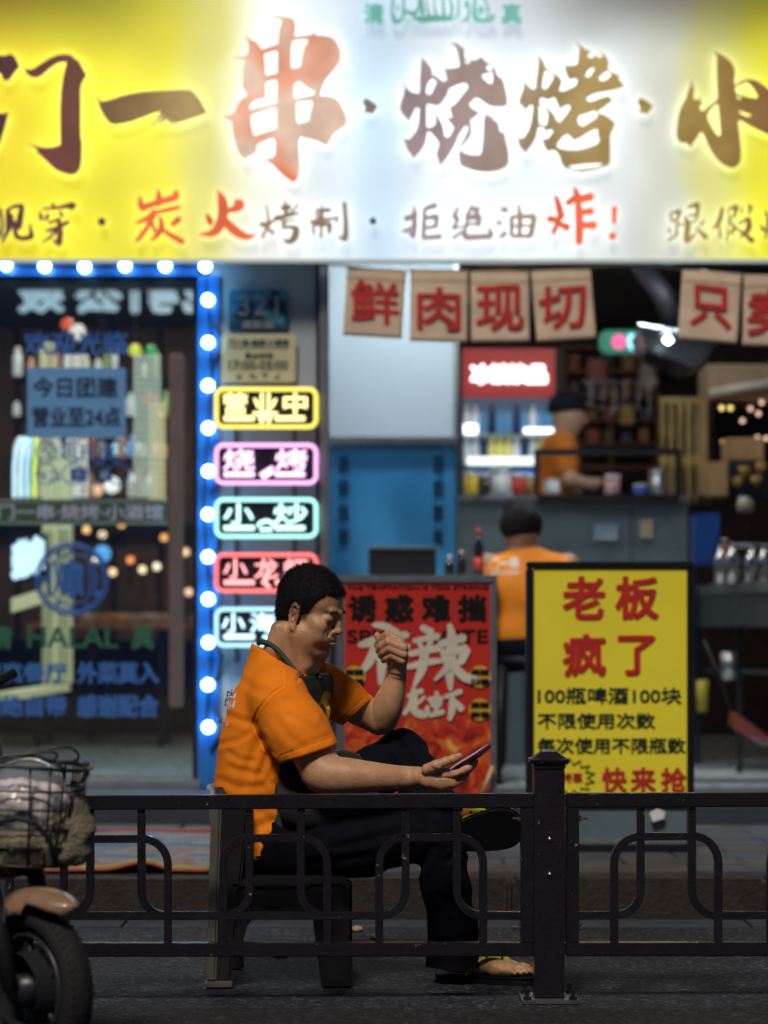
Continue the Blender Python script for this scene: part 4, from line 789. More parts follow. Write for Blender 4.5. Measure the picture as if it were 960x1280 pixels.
# shelf of bright goods behind the glass
GS = thing('goods_shelf', P(110, 640, 13.0), 'shelf of brightly lit goods seen through the glass door', 'shelf')
for yy in (470, 520, 572, 622): MB().bx(14, yy, 208, yy+3, 13.0, .3).build('shelf', dkm, GS)
gc = [((.9, .88, .8), .9, 'white'), ((.85, .25, .12), .6, 'red'), ((.85, .6, .15), .6, 'orange'), ((.35, .6, .9), .8, 'blue'), ((.5, .7, .2), .5, 'green'), ((.9, .5, .3), .6, 'salmon'), ((.03, .5, .12), .7, 'deep green')]
sp = [(95, 460, 110, 0), (95, 425, 104, 0), (84, 400, 12, 1)]
k = 0
for yb in (470, 520, 572, 622):
    x_ = 16; jn = 0
    while x_ < 205:
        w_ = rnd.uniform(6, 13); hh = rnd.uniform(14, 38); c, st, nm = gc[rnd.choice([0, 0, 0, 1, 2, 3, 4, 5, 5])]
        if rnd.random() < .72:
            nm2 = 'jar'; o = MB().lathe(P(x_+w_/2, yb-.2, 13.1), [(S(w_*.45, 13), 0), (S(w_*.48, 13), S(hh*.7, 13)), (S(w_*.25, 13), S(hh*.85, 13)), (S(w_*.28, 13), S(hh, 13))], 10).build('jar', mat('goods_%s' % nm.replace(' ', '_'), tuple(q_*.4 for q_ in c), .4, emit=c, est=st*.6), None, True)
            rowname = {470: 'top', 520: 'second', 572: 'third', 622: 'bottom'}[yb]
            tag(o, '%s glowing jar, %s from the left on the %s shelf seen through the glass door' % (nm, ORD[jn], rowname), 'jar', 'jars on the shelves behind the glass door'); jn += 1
        x_ += w_ + rnd.uniform(1, 7)
for px, py, r_, c, lb in ((169, 438, 8, (.85, .8, .05), 'yellow'), (189, 438, 7, (.02, .4, .1), 'green'), (84, 405, 8, (.9, .12, .06), 'red'), (97, 415, 10, (1, .9, .8), 'white'), (128, 692, 11, (.15, .5, 1), 'blue'), (189, 500, 9, (.7, .08, .05), 'dark red')):
    e = thing('paper_lantern', P(px, py, 12.8), 'small round %s lantern glowing behind the glass door' % lb, 'lantern')
    MB().lathe(P(px, py, 12.8), [(.002, -S(r_, 12.8))] + [(S(r_, 12.8)*math.cos(a), S(r_, 12.8)*math.sin(a)) for a in (-.9, -.45, 0, .45, .9)] + [(.002, S(r_, 12.8))], 12).build('lantern_shade', glow('lantern_' + lb.replace(' ', '_'), c, 1.0), e, True)
    MB().tube([P(px, py-r_, 12.8), P(px, 340, 12.8)], .003, 5).build('cord', cab, e)
NT = thing('striped_neon', P(22, 640, 12.0), 'curved blue, white and lime neon stripes at the left behind the glass door', 'neon light')
for k, (x, c) in enumerate(((18, (.7, .9, 1)), (26, (.75, .95, 1)), (34, (.5, .85, 1)), (43, (.75, .9, .15)))):
    MB().tube([P(x+8-k*2, 546, 12.0), P(x+2, 562, 12.0), P(x, 585, 12.0), P(x, 622, 12.0)], S(2.6, 12), 8).build('neon_tube', glow('stripe_%d' % k, c, 1.7), NT, True)
# dining furniture far behind the door
woodt = mat('table_wood', (.42, .20, .09), .4, var=.2)
for k, (px, Y_, lb) in enumerate(((130, 14.6, 'left'), (190, 15.6, 'right'))):
    t = thing('dining_table', Z(px, Y_, G), 'orange brown dining table, the %s one of two behind the glass door' % lb, 'table')
    c = Z(px, Y_, 0); MB().box((c.x-.42, Y_-.3, .92), (c.x+.42, Y_+.3, .96)).build('table_top', woodt, t, bevel=.006)
    for sx in (-.38, .35):
        for sy in (-.26, .23): MB().box((c.x+sx, Y_+sy, G), (c.x+sx+.04, Y_+sy+.04, .918)).build('leg', dkm, t)
    for q in range(4):
        b_ = MB().lathe((c.x-.3+q*.2, Y_-.1, .962), [(.05, 0), (.07, .05), (.065, .05)], 12).build('bowl', mat('bowl_%d' % (q % 2), ((.7, .45, .25), (.6, .58, .5))[q % 2], .4), None, True); tag(b_, '%s bowl, %s from the left on the %s dining table behind the glass door' % (('brown', 'pale')[q % 2], ORD[q], lb), 'bowl', 'bowls on the dining tables')
# ================================================================== boards on the pavement
zp = .13
YB = 8.5
RB = thing('red_poster_stand', P(520, 1060, YB), 'red poster stand for spicy crayfish in an aluminium frame behind the seated man', 'poster stand')
def poster_mat():
    m = bpy.data.materials.new('poster_red'); m.use_nodes = True; n = m.node_tree; L = n.links; b = n.nodes['Principled BSDF']; b.inputs['Roughness'].default_value = .38
    tc = n.nodes.new('ShaderNodeTexCoord'); sx = n.nodes.new('ShaderNodeSeparateXYZ'); L.new(tc.outputs['Object'], sx.inputs[0])
    no = n.nodes.new('ShaderNodeTexNoise'); no.inputs['Scale'].default_value = 13; no.inputs['Detail'].default_value = 3; no.inputs['Distortion'].default_value = 1.4; L.new(tc.outputs['Object'], no.inputs['Vector'])
    r = n.nodes.new('ShaderNodeValToRGB'); cr = r.color_ramp; cr.elements[0].position = .36; cr.elements[0].color = (.18, .012, .01, 1); cr.elements[1].position = .5; cr.elements[1].color = (.48, .035, .015, 1)
    e = cr.elements.new(.62); e.color = (.62, .13, .02, 1); e = cr.elements.new(.70); e.color = (.75, .40, .10, 1)
    L.new(no.outputs['Fac'], r.inputs['Fac'])
    mr = n.nodes.new('ShaderNodeMapRange'); mr.inputs['From Min'].default_value = P(0, 890, YB).z; mr.inputs['From Max'].default_value = P(0, 925, YB).z; L.new(sx.outputs['Z'], mr.inputs['Value'])
    mx = n.nodes.new('ShaderNodeMix'); mx.data_type = 'RGBA'; mx.inputs[6].default_value = (.50, .028, .018, 1); L.new(mr.outputs[0], mx.inputs[0]); L.new(r.outputs[0], mx.inputs[7]); L.new(mx.outputs[2], b.inputs['Base Color']); return m
MB().bx(431, 729, 613, 1058, YB+.008, .012).build('poster_panel', poster_mat(), RB)
for q in ((421, 719, 621, 729), (421, 1055, 621, 1062)): MB().bx(*q, YB, .03).build('frame_rail', alu, RB, bevel=.004)
for q in ((421, 729, 430, 1055), (613, 729, 621, 1055)): MB().bx(*q, YB+.001, .03).build('frame_stile', alu, RB, bevel=.004)
for x in (424, 616):
    MB().tube([P(x, 735, YB+.02), P(x, 1052, YB+.40)], .010, 8).build('rear_leg', alu, RB); MB().bx(x-4, 1060, x+4, 1068, YB, .03).build('foot', alu, RB)
YP = YB + .006
blk = mat('poster_black', (.012, .012, .012), .8, spec=.1); crw = mat('poster_white', (.62, .58, .48), .5); yel = mat('poster_yellow', (.62, .36, .03), .5)
mb = MB(); text(mb, 'THE TEMPTATION IS TOO STRONG', 434, 732, 610, 737, YP, .03, .001); mb.build('small_print', blk, RB)
mb = MB()
for ch, x in zip('诱惑难挡', (435, 481, 527, 572)): text(mb, ch, x, 743, x+36, 778, YP, .05, .001)
mb.build('headline', blk, RB)
mb = MB(); text(mb, 'SPICY  BAITE', 434, 787, 610, 804, YP, .03, .001); mb.build('latin_line', blk, RB)
mal = [[(180,300,20),(250,310,36),(330,350,30)],[(95,425,26),(200,400,50),(390,360,34)],[(215,380,40),(160,520,44),(80,620,18)],[(230,440,40),(232,560,44),(225,665,24)],[(200,500,30),(270,480,26)],[(290,420,40),(300,520,30),(360,580,10)],[(340,450,30),(400,430,26)]]
la = [[(480,315,30),(540,350,40)],[(430,400,24),(580,370,34)],[(455,390,24),(480,450,20)],[(540,390,24),(510,450,22)],[(400,480,28),(600,440,36)],[(390,560,26),(520,530,34),(610,520,18)],[(500,450,40),(480,570,44),(430,680,16)],
      [(650,300,24),(665,400,48),(650,560,52),(655,700,20)],[(590,420,36),(740,380,40)],[(610,470,30),(620,520,26)],[(610,470,26),(750,450,50)],[(750,450,50),(720,530,36)],[(620,540,26),(730,530,26)],[(640,560,36),(560,640,14)],[(670,550,40),(740,620,44),(810,640,40)]]
xia = [[(395,740,22),(480,705,26)],[(430,690,22),(410,790,28),(370,850,20)],[(440,740,22),(435,830,36),(500,850,36),(515,800,14)],[(495,745,18),(450,790,14)],[(520,760,22),(600,750,22)],[(535,765,20),(545,800,18)],[(600,750,20),(585,800,20)],[(540,800,18),(595,795,18)],[(570,715,20),(568,850,26)],[(530,860,20),(610,835,26)],[(620,745,20),(720,710,26)],[(665,745,26),(665,820,34),(650,885,20)],[(680,770,24),(725,820,34)]]
ZR = (430, 720, 4.923)
for nm, st in (('brush_character', mal), ('brush_character', la), ('brush_character', xia)):
    mb = MB(); brush(mb, st, ZR, YP-.001, .001, 1.3); mb.build(nm, crw, RB)
for cx, cy in ((443, 846), (600, 846), (600, 887)):
    MB().lathe(P(cx, cy, YP-.004), [(S(14, YB), 0), (S(14, YB), .001)], 24, 'y').build('badge', yel, RB)
    mb = MB(); text(mb, '麻辣', cx-12, cy-10, cx+12, cy-1, YP-.006, .05, .001); text(mb, '鲜香', cx-12, cy+2, cx+12, cy+11, YP-.006, .05, .001); mb.build('badge_letters', blk, RB)
stick = MB().tube([P(603, 992, YB-.05), P(616, 958, YB-.03)], .009, 8).build('wooden_stick', mat('stick_wood', (.45, .32, .18), .6), None, True); tag(stick, 'short pale wooden stick leaning on the lower right of the red poster', 'stick')
stick.location = (0, 0, 0)
YY = 8.45
YBd = thing('yellow_board', P(763, 1065, YY), 'yellow board with red and black writing in a thick black frame on the pavement', 'board')
bfr = mat('board_black', (.008, .010, .016), .45, spec=.25)
for q in ((658, 702, 868, 710), (658, 1056, 868, 1068)): MB().bx(*q, YY, .06).build('frame_rail', bfr, YBd, bevel=.005)
for q in ((658, 710, 667.5, 1056), (859, 710, 868, 1056)): MB().bx(*q, YY+.001, .06).build('frame_stile', bfr, YBd, bevel=.005)
MB().bx(667.5, 710, 859, 998, YY+.012, .01).build('yellow_panel', mat('board_yellow', (.88, .78, .04), .45, var=.06, scale=3), YBd)
MB().bx(667.5, 998, 859, 1012, YY+.008, .03).build('middle_rail', bfr, YBd)
MB().bx(667.5, 1012, 859, 1050, YY+.012, .01).build('lower_panel', mat('lower_grey', (.10, .15, .18), .4), YBd); MB().bx(667.5, 1050, 859, 1054, YY+.006, .01).build('pale_strip', alu, YBd)
YT = YY + .009
rb_ = mat('board_red', (.50, .02, .015), .5); gb_ = mat('board_green_black', (.012, .035, .028), .8, spec=.1)
mb = MB()
for ch, a, b_, c, d in (('老', 703, 720, 757, 775), ('板', 769, 720, 824, 775), ('疯', 703, 792, 758, 847), ('了', 772, 794, 820, 845)): text(mb, ch, a, b_, c, d, YT, .035, .001)
mb.build('red_headline', rb_, YBd)
for a_ in (('100瓶啤酒100块', 672, 859, 852, 880, YT, .022, .001), ('不限使用次数', 672, 891, 819, 911, YT, .022, .001), ('每次使用不限瓶数', 672, 922, 857, 942, YT, .022, .001)): mb = MB(); text(mb, *a_); mb.build('black_line', gb_, YBd)
mb = MB()
for ch, a in (('快', 752), ('来', 788), ('抢', 826)): text(mb, ch, a, 959, a+32, 991, YT, .035, .001)
mb.build('red_call', rb_, YBd)
pts = []
for k in range(28):
    a = k*2*math.pi/28; r_ = 32 if k % 2 else 22; pts.append(P(712 + r_*math.cos(a)*1.0, 972 + r_*.75*math.sin(a), YT))
MB().tube(pts, .0028, 5, True).build('star_burst', gb_, YBd); mb = MB(); text(mb, '特惠', 702, 966, 728, 978, YT, .02, .001); mb.build('star_letters', rb_, YBd)
pc = MB().prism([(P(x, y, YY-.02).x, P(x, y, YY-.02).z) for x, y in ((812, 1016), (822, 1011), (832, 1015), (830, 1024), (816, 1028))], YY-.02, .008).build('paper_scrap', wp, None, bevel=.002); tag(pc, 'crumpled white paper scrap stuck low on the yellow board', 'paper scrap')

# ---- more of the lived-in kitchen and dining room
warmw = mat('warm_plaster', (.22, .12, .065), .7, var=.35, scale=2.5)
MB().bx(-60, 380, 262, 800, 16.4, .1).build('room_panel', warmw, B)
for x_ in (20, 82, 140, 198): MB().bx(x_, 380, x_+5, 800, 16.36, .03).build('room_batten', dkm, B)
MB().bx(-60, 655, 262, 668, 16.2, .15).build('room_dado', dkm, B)
for k, (px, py, Y_, c) in enumerate(((108, 662, 15.4, (1, .55, .2)), (128, 668, 15.0, (1, .7, .4)), (152, 655, 15.6, (1, .45, .15)), (163, 700, 14.8, (.9, .25, .08)), (178, 712, 14.4, (1, .7, .4)), (196, 708, 14.6, (1, .8, .5)), (205, 672, 15.2, (.9, .35, .1)), (141, 715, 14.2, (1, .6, .3)), (120, 700, 15.3, (1, .8, .6)), (232, 690, 14.9, (1, .55, .25)), (236, 740, 14.6, (.9, .5, .3)))):
    e = thing('table_lamp', P(px, py, Y_), 'small warm table lamp glowing far behind the glass door, %s from the left' % ORD[[0, 2, 4, 5, 6, 7, 8, 3, 1, 9, 10][k]], 'lamp', 'table lamps far behind the glass door')  # lamps added to give warm blurred light spots
    c0_ = P(px, py, Y_); MB().lathe(c0_, [(.002, -.022), (.016, -.016), (.022, 0), (.016, .016), (.002, .022)], 12).build('lamp_shade', glow('table_glow_%d' % k, c, 2.6), e, True)
    MB().tube([c0_ + Vector((0, 0, -.03)), c0_ + Vector((0, 0, -.16))], .007, 6).build('stem', dkm, e)
# seams and marks on the partition, papers on the walls
for yy in (0,):
    MB().bx(411, 546, 567, 549, 11.59, .01).build('panel_skirting', alu, B)
pap = [(442, 455, 456, 478, 11.59, 'cream', (.5, .47, .4)), (735, 448, 757, 480, 16.25, 'faded pink', (.35, .15, .14)), (775, 505, 792, 530, 16.25, 'yellow', (.45, .36, .12)), (800, 455, 818, 485, 16.25, 'white', (.45, .45, .42)), (640, 648, 656, 668, 12.47, 'white', (.5, .5, .48)), (742, 655, 772, 675, 12.47, 'pale blue', (.3, .4, .48)), (800, 650, 816, 672, 12.47, 'cream', (.5, .42, .3))]
for x0, y0, x1, y1, Y_, nm, c in pap[1:]:
    o = MB().bx(x0, y0, x1, y1, Y_, .004).build('paper_note', mat('paper_' + nm.replace(' ', '_'), c, .7), None); tag(o, '%s paper note stuck %s, %s' % (nm, 'on the back shelves' if Y_ > 14 else 'on the steel counter front', {735: 'left of the pink and green panel', 775: 'right of the cook at shoulder height', 800: 'near the extractor hood' if Y_ > 14 else 'at its right end', 640: 'behind the seated back', 742: 'above the yellow board'}[x0]), 'note')
# utensils on a rail over the pass-through
UR = thing('utensil_rail', P(770, 470, 14.6), 'steel rail with hanging ladles above the black pass-through frame', 'utensil rail')
MB().tube([P(728, 478, 14.6), P(822, 476, 14.6)], .006, 8).build('rail', alu, UR)
for k, px in enumerate((738, 752, 768, 781, 797, 811)):
    mb = MB(); mb.tube([P(px, 478, 14.59), P(px+1, 500+(k % 3)*5, 14.59)], .004, 6); mb.build('ladle_handle', alu, UR)
    MB().lathe(P(px+1, 503+(k % 3)*5, 14.59), [(.004, -.03), (.026, -.012), (.028, 0), (.002, .002)], 12).build('ladle_bowl', alu, UR, True)
for k, (px, pyb, w_, hh, c, lb) in enumerate(((905, 700, 8, 26, (.5, .12, .05), 'small red jar between the canisters and the blue box'), (975, 700, 9, 30, (.4, .3, .1), 'ochre jar at the far right of the grill counter'), (932, 640, 11, 18, (.3, .25, .2), 'brown pot on the ledge under the black box'))):
    lathe_thing('jar', px, pyb, 12.05, [(w_*.8, 0), (w_, 3), (w_, hh*.8)], mat('jar_%d' % k, c, .35), lb, 'jar', None, alu, [(w_, hh*.8), (w_*.9, hh), (w_*.2, hh+1)])
for k, (px, py) in enumerate(((930, 595), (945, 607), (922, 609), (952, 590))):
    o = MB().lathe(P(px, py, 12.55), [(.012, 0), (.03, .02), (.031, .05), (.028, .052)], 12).build('cup', mat('cup_amber', (.5, .28, .08), .2), None, True); tag(o, 'small amber cup in front of the black box at the right, %s of four' % ('top left', 'lower right', 'lower left', 'top right')[k], 'cup', 'amber cups by the black box')

for k, (px, py, c, lb) in enumerate(((104, 470, (1, .95, .85), 'white'), (60, 470, (.95, .75, .3), 'gold'), (118, 500, (1, .9, .8), 'cream'), (104, 560, (1, .7, .5), 'peach'), (122, 612, (1, .55, .3), 'orange'), (150, 560, (.5, .8, 1), 'pale blue'), (168, 598, (1, .96, .9), 'white'), (190, 600, (1, .9, .7), 'cream'), (140, 606, (.9, .95, 1), 'white'), (176, 560, (1, .85, .8), 'pink'), (197, 560, (1, .8, .6), 'peach'), (66, 600, (.85, .9, .4), 'lime'), (200, 520, (.9, .5, .2), 'amber'))):
    e = thing('globe_lamp', P(px, py, 14.8), 'round %s globe lamp glowing far behind the glass door, %s of a loose cluster' % (lb, ORD[k]), 'lamp', 'globe lamps far behind the glass door')  # glowing globes stand in for blurred reflections in the glass
    r_ = .028 + .012*(k % 3); MB().lathe(P(px, py, 14.8), [(.002, -r_), (r_*.7, -r_*.7), (r_, 0), (r_*.7, r_*.7), (.002, r_)], 12).build('globe', glow('globe_%s' % lb.replace(' ', '_'), c, 1.5), e, True)
    MB().tube([P(px, py-3, 14.8), P(px, py-30, 14.8)], .003, 5).build('cord', cab, e)
# ================================================================== signed distance modelling for the figures
class Fld:
    def __init__(s, lo, hi, h):
        s.h = h; s.lo = np.array(lo, np.float32); s.n = [int((hi[i]-lo[i])/h)+2 for i in range(3)]
        s.ax = [np.float32(lo[i]) + np.arange(s.n[i], dtype=np.float32)*np.float32(h) for i in range(3)]
        s.d = np.full(s.n, .5, np.float32)
    def win(s, lo, hi):
        a = [max(0, int((lo[i]-s.lo[i])/s.h)-1) for i in range(3)]; b = [min(s.n[i], int((hi[i]-s.lo[i])/s.h)+3) for i in range(3)]
        if any(b[i] <= a[i] for i in range(3)): return None
        return tuple(slice(a[i], b[i]) for i in range(3))
    def put(s, lo, hi, fn, k, op):
        pad = k + 3*s.h; w_ = s.win([q-pad for q in lo], [q+pad for q in hi])
        if w_ is None: return s
        X = s.ax[0][w_[0], None, None]; Y = s.ax[1][None, w_[1], None]; Z_ = s.ax[2][None, None, w_[2]]
        p = fn(X, Y, Z_).astype(np.float32); d = s.d[w_]
        if op == 'i': s.d[w_] = np.maximum(d, p); return s
        if op == 's': d = -d
        if k > 0:
            hh = np.clip(.5 + .5*(d-p)/k, 0, 1); r = d*(1-hh) + p*hh - k*hh*(1-hh)
        else: r = np.minimum(d, p)
        s.d[w_] = -r if op == 's' else r; return s
    def cone(s, a, b, ra, rb, k=.01, op='u', T=None):
        if T: a, b, ra, rb, k = T(a), T(b), ra*T.s, rb*T.s, k*T.s
        a = np.array(a, np.float32); b = np.array(b, np.float32); ba = b-a; L2 = float(ba @ ba) + 1e-12; R_ = max(ra, rb)
        def fn(X, Y, Z_):
            px, py, pz = X-a[0], Y-a[1], Z_-a[2]; t = np.clip((px*ba[0]+py*ba[1]+pz*ba[2])/L2, 0, 1)
            return np.sqrt((px-t*ba[0])**2+(py-t*ba[1])**2+(pz-t*ba[2])**2) - (ra+(rb-ra)*t)
        return s.put(np.minimum(a, b)-R_, np.maximum(a, b)+R_, fn, k, op)
    def path(s, pts, k=.01, op='u', T=None):
        for p, q in zip(pts, pts[1:]): s.cone(p[:3], q[:3], p[3], q[3], k, op, T)
        return s
    def ell(s, c, r, k=.01, op='u', R=None, T=None):
        R = np.eye(3) if R is None else np.array(R)
        if T: c = T(c); r = [q*T.s for q in r]; k = k*T.s; R = T.R @ R
        c = np.array(c, np.float32); r = np.array(r, np.float32); R = R.astype(np.float32)
        ext = np.sqrt(((R*r[None, :])**2).sum(1))
        def fn(X, Y, Z_):
            px, py, pz = X-c[0], Y-c[1], Z_-c[2]
            q = [px*R[0, i]+py*R[1, i]+pz*R[2, i] for i in range(3)]
            k0 = np.sqrt(sum((q[i]/r[i])**2 for i in range(3))); k1 = np.sqrt(sum((q[i]/r[i]**2)**2 for i in range(3))) + 1e-9
            return k0*(k0-1)/k1
        return s.put(c-ext, c+ext, fn, k, op)
    def cut(s, p, n, lo=None, hi=None):
        """remove the side the normal points to"""
        n = np.array(n, np.float32); n /= np.linalg.norm(n); c = float(n @ np.array(p, np.float32))
        fn = lambda X, Y, Z_: n[0]*X+n[1]*Y+n[2]*Z_-c
        if lo is None: lo = [a[0] for a in s.ax]; hi = [a[-1] for a in s.ax]
        return s.put(lo, hi, fn, 0, 'i')
    def mesh(s):
        d = s.d; neg = d < 0; nx, ny, nz = d.shape
        c = neg[:-1, :-1, :-1].astype(np.int8)
        for i, j, k in ((1,0,0),(0,1,0),(0,0,1),(1,1,0),(1,0,1),(0,1,1),(1,1,1)): c = c + neg[i:nx-1+i, j:ny-1+j, k:nz-1+k]
        ii, jj, kk = np.nonzero((c > 0) & (c < 8)); N = len(ii)
        idx = -np.ones((nx-1, ny-1, nz-1), np.int32); idx[ii, jj, kk] = np.arange(N)
        acc = np.zeros((N, 3)); cnt = np.zeros(N)
        cor = [(a, b, e) for a in (0, 1) for b in (0, 1) for e in (0, 1)]
        for p in cor:
            for ax in range(3):
                if p[ax] == 0:
                    q = list(p); q[ax] = 1
                    d0 = d[ii+p[0], jj+p[1], kk+p[2]]; d1 = d[ii+q[0], jj+q[1], kk+q[2]]
                    m = (d0 < 0) != (d1 < 0); t = np.where(m, d0/(d0-d1+1e-20), 0)
                    for a in range(3): acc[:, a] += np.where(m, p[a] + (t if a == ax else 0), 0)
                    cnt += m
        V = (acc/np.maximum(cnt, 1)[:, None] + np.stack([ii, jj, kk], 1))*s.h + s.lo
        F = []
        for ax in range(3):
            sl0 = [slice(0, d.shape[i]-1) if i == ax else slice(1, d.shape[i]-1) for i in range(3)]
            sl1 = [slice(1, d.shape[i]) if i == ax else slice(1, d.shape[i]-1) for i in range(3)]
            a = neg[tuple(sl0)]; b = neg[tuple(sl1)]; e = np.nonzero(a != b)
            g = [e[i] + (0 if i == ax else 1) for i in range(3)]
            u, v = [(1, 2), (2, 0), (0, 1)][ax]
            def at(du, dv):
                q = [g[0].copy(), g[1].copy(), g[2].copy()]; q[u] -= du; q[v] -= dv; return idx[q[0], q[1], q[2]]
            quad = np.stack([at(1, 1), at(0, 1), at(0, 0), at(1, 0)], 1); fl = ~a[e]
            quad[fl] = quad[fl][:, ::-1]; F.append(quad)
        F = np.concatenate(F); F = F[(F >= 0).all(1)]
        return V, F
class Frame:
    def __init__(s, o, R, sc): s.o = np.array(o); s.R = np.array(R); s.s = sc
    def __call__(s, p): return s.o + s.R @ (np.array(p, float)*s.s)
def rot(ax, deg):
    return np.array(Matrix.Rotation(math.radians(deg), 3, ax))
def npmesh(name, V, F):
    me = bpy.data.meshes.new(name); me.vertices.add(len(V)); me.vertices.foreach_set('co', np.asarray(V, np.float32).ravel())
    me.loops.add(F.size); me.loops.foreach_set('vertex_index', F.astype(np.int32).ravel())
    me.polygons.add(len(F)); me.polygons.foreach_set('loop_start', np.arange(0, F.size, 4, dtype=np.int32)); me.polygons.foreach_set('loop_total', np.full(len(F), 4, np.int32))
    me.update(calc_edges=True); me.validate(); return me
def normals(V, F):
    n = np.cross(V[F[:, 2]]-V[F[:, 0]], V[F[:, 3]]-V[F[:, 1]]); N = np.zeros_like(V)
    for k in range(4): np.add.at(N, F[:, k], n)
    return N/(np.linalg.norm(N, axis=1)[:, None]+1e-12)
def relax(V, F, it=2):
    """Laplacian smoothing to take the grid steps out"""
    for _ in range(it):
        S_ = np.zeros_like(V); c = np.zeros(len(V))
        for k in range(4):
            np.add.at(S_, F[:, k], V[F[:, (k+1) % 4]] + V[F[:, (k+3) % 4]]); np.add.at(c, F[:, k], 2)
        V = V*.4 + .6*S_/c[:, None]
    return V
def M(px, py, Y): p = P(px, py, Y); return (p.x, p.y, p.z)
def px_of(V):
    return CX + V[:, 0]/V[:, 1]*FPX, HY - (V[:, 2]-H)/V[:, 1]*FPX
def segd(x, y, pts):
    best = np.full(x.shape, 1e9)
    for (a, b), (c, d) in zip(pts, pts[1:]):
        vx, vy = c-a, d-b; t = np.clip(((x-a)*vx+(y-b)*vy)/(vx*vx+vy*vy+1e-9), 0, 1); best = np.minimum(best, np.hypot(x-a-t*vx, y-b-t*vy))
    return best
def crease(V, N, lines, near=.15):
    """pressed-in folds along traced lines: (points, width px, depth m); a soft ridge runs beside each"""
    x, y = px_of(V); m = np.clip((near - N[:, 1])*4, 0, 1); d = np.zeros(len(V))
    for pts, w_, dep in lines:
        r = segd(x, y, pts); d += -dep*np.exp(-(r/w_)**2) + .55*dep*np.exp(-((r-w_*2.0)/w_)**2)
    return V + N*(d*m)[:, None]
def wave(V, N, amp, sc, seed=0, an=(1, 1, 1)):
    r = np.random.RandomState(seed); d = np.zeros(len(V))
    for k in range(7):
        v = r.normal(size=3)*np.array(an); v /= np.linalg.norm(v); ph = r.uniform(0, 6.28); f = sc*r.uniform(.6, 1.8)
        wq = .8*np.sin(V @ np.roll(v, 1)*f*.5 + ph); d += np.sin(V @ v*f + ph + wq)/(1+.25*k)
    return V + N*(d*amp/3)[:, None]
def attr(me, name, col):
    a = me.color_attributes.new(name, 'FLOAT_COLOR', 'POINT'); a.data.foreach_set('color', np.concatenate([col, np.ones((len(col), 1))], 1).astype(np.float32).ravel())
def vmat(name, rough, sss=0, bump=.1, bscale=300, var=.1, vscale=40, spec=.4):
    m = mat(name, (.5, .5, .5), rough, var=0, scale=40, bump=bump, bscale=bscale, sss=sss, spec=spec); n = m.node_tree; L = n.links; b = n.nodes['Principled BSDF']
    a = n.nodes.new('ShaderNodeAttribute'); a.attribute_name = 'tint'; no = n.nodes.new('ShaderNodeTexNoise'); no.inputs['Scale'].default_value = vscale; no.inputs['Detail'].default_value = 4
    L.new(n.nodes['Texture Coordinate'].outputs['Object'], no.inputs['Vector'])
    mr = n.nodes.new('ShaderNodeMapRange'); mr.inputs['From Min'].default_value = .3; mr.inputs['From Max'].default_value = .7; mr.inputs['To Min'].default_value = 1-var; mr.inputs['To Max'].default_value = 1+var; L.new(no.outputs['Fac'], mr.inputs['Value'])
    v = n.nodes.new('ShaderNodeVectorMath'); v.operation = 'SCALE'; L.new(a.outputs['Color'], v.inputs[0]); L.new(mr.outputs[0], v.inputs['Scale']); L.new(v.outputs[0], b.inputs['Base Color']); return m
# ================================================================== the seated man
YM = 6.30; U = YM/FPX
HF = Frame(M(382, 773, YM), rot('Z', -22) @ rot('Y', 20) @ rot('X', 1), U)     # head frame, in pixels about the ears
MAN = thing('person', P(350, 1100, YM), 'man in orange t-shirt and green apron on a low chair looking at his phone', 'person')
parts_V, parts_F = [], []; tints = []
SK = np.array([.53, .295, .16])
def addpart(V, F, tint=None):
    n = sum(len(v) for v in parts_V); parts_V.append(V); parts_F.append(F+n); tints.append(np.tile(SK, (len(V), 1)) if tint is None else tint)
# --- head and neck
hl_, hh_ = np.array(M(318, 870, 6.14)), np.array(M(440, 700, 6.47))
f = Fld(hl_, (hh_[0], 6.47, hh_[2]), .0017)
e = lambda *a, **k: f.ell(*a, T=HF, **k)
c_ = lambda *a, **k: f.cone(*a, T=HF, **k)
e((-3, 0, 27), (41.5, 33.5, 38.5), k=3); e((11, 0, 29), (27.5, 29.5, 26), k=6); e((13, 0, -3), (26.5, 26.5, 36), k=8)
for sy in (-1, 1):
    c_((36.5, sy*16, 22.5), (40.2, sy*3, 20.5), 3.4, 3.6, k=6)
    e((26, sy*19, 1), (13, 11, 10), k=8); e((28, sy*17.5, -13), (12, 11, 12), k=8)
    c_((3, sy*24.5, -12), (33, sy*10, -31), 8.5, 7, k=9)
    e((37, sy*9, -14), (7, 8, 9), k=6)
e((31, 0, -13), (12.5, 17.5, 13), k=8); e((35.5, 0, -31), (9.5, 10.5, 8.5), k=6); e((14, 0, -24), (22, 21, 16), k=8)
for sy in (-1, 1): e((46.4, sy*14, 12.5), (5.0, 8, 5.6), k=4, op='s')
for sy in (-1, 1):
    e((34.4, sy*14, 12.2), (6.6, 8.4, 6.0), k=3)
    f.path([(39.4, sy*21, 10.8, .6), (41.9, sy*17, 9.6, .8), (42.2, sy*12, 9.6, .8), (41.4, sy*8.6, 10.6, .6)], k=1.2, op='s', T=HF)   # the closed lids' slit
    f.path([(39.2, sy*21, 15.8, .6), (41.6, sy*16, 16.8, .7), (41.8, sy*10, 15.8, .6)], k=1.6, op='s', T=HF)          # lid crease
f.path([(40.8, 0, 16, 3.0), (43.8, 0, 8, 3.5), (46.0, 0, 2, 4.6)], k=4, T=HF); e((47.6, 0, -.2), (4.7, 5.2, 4.2), k=3)
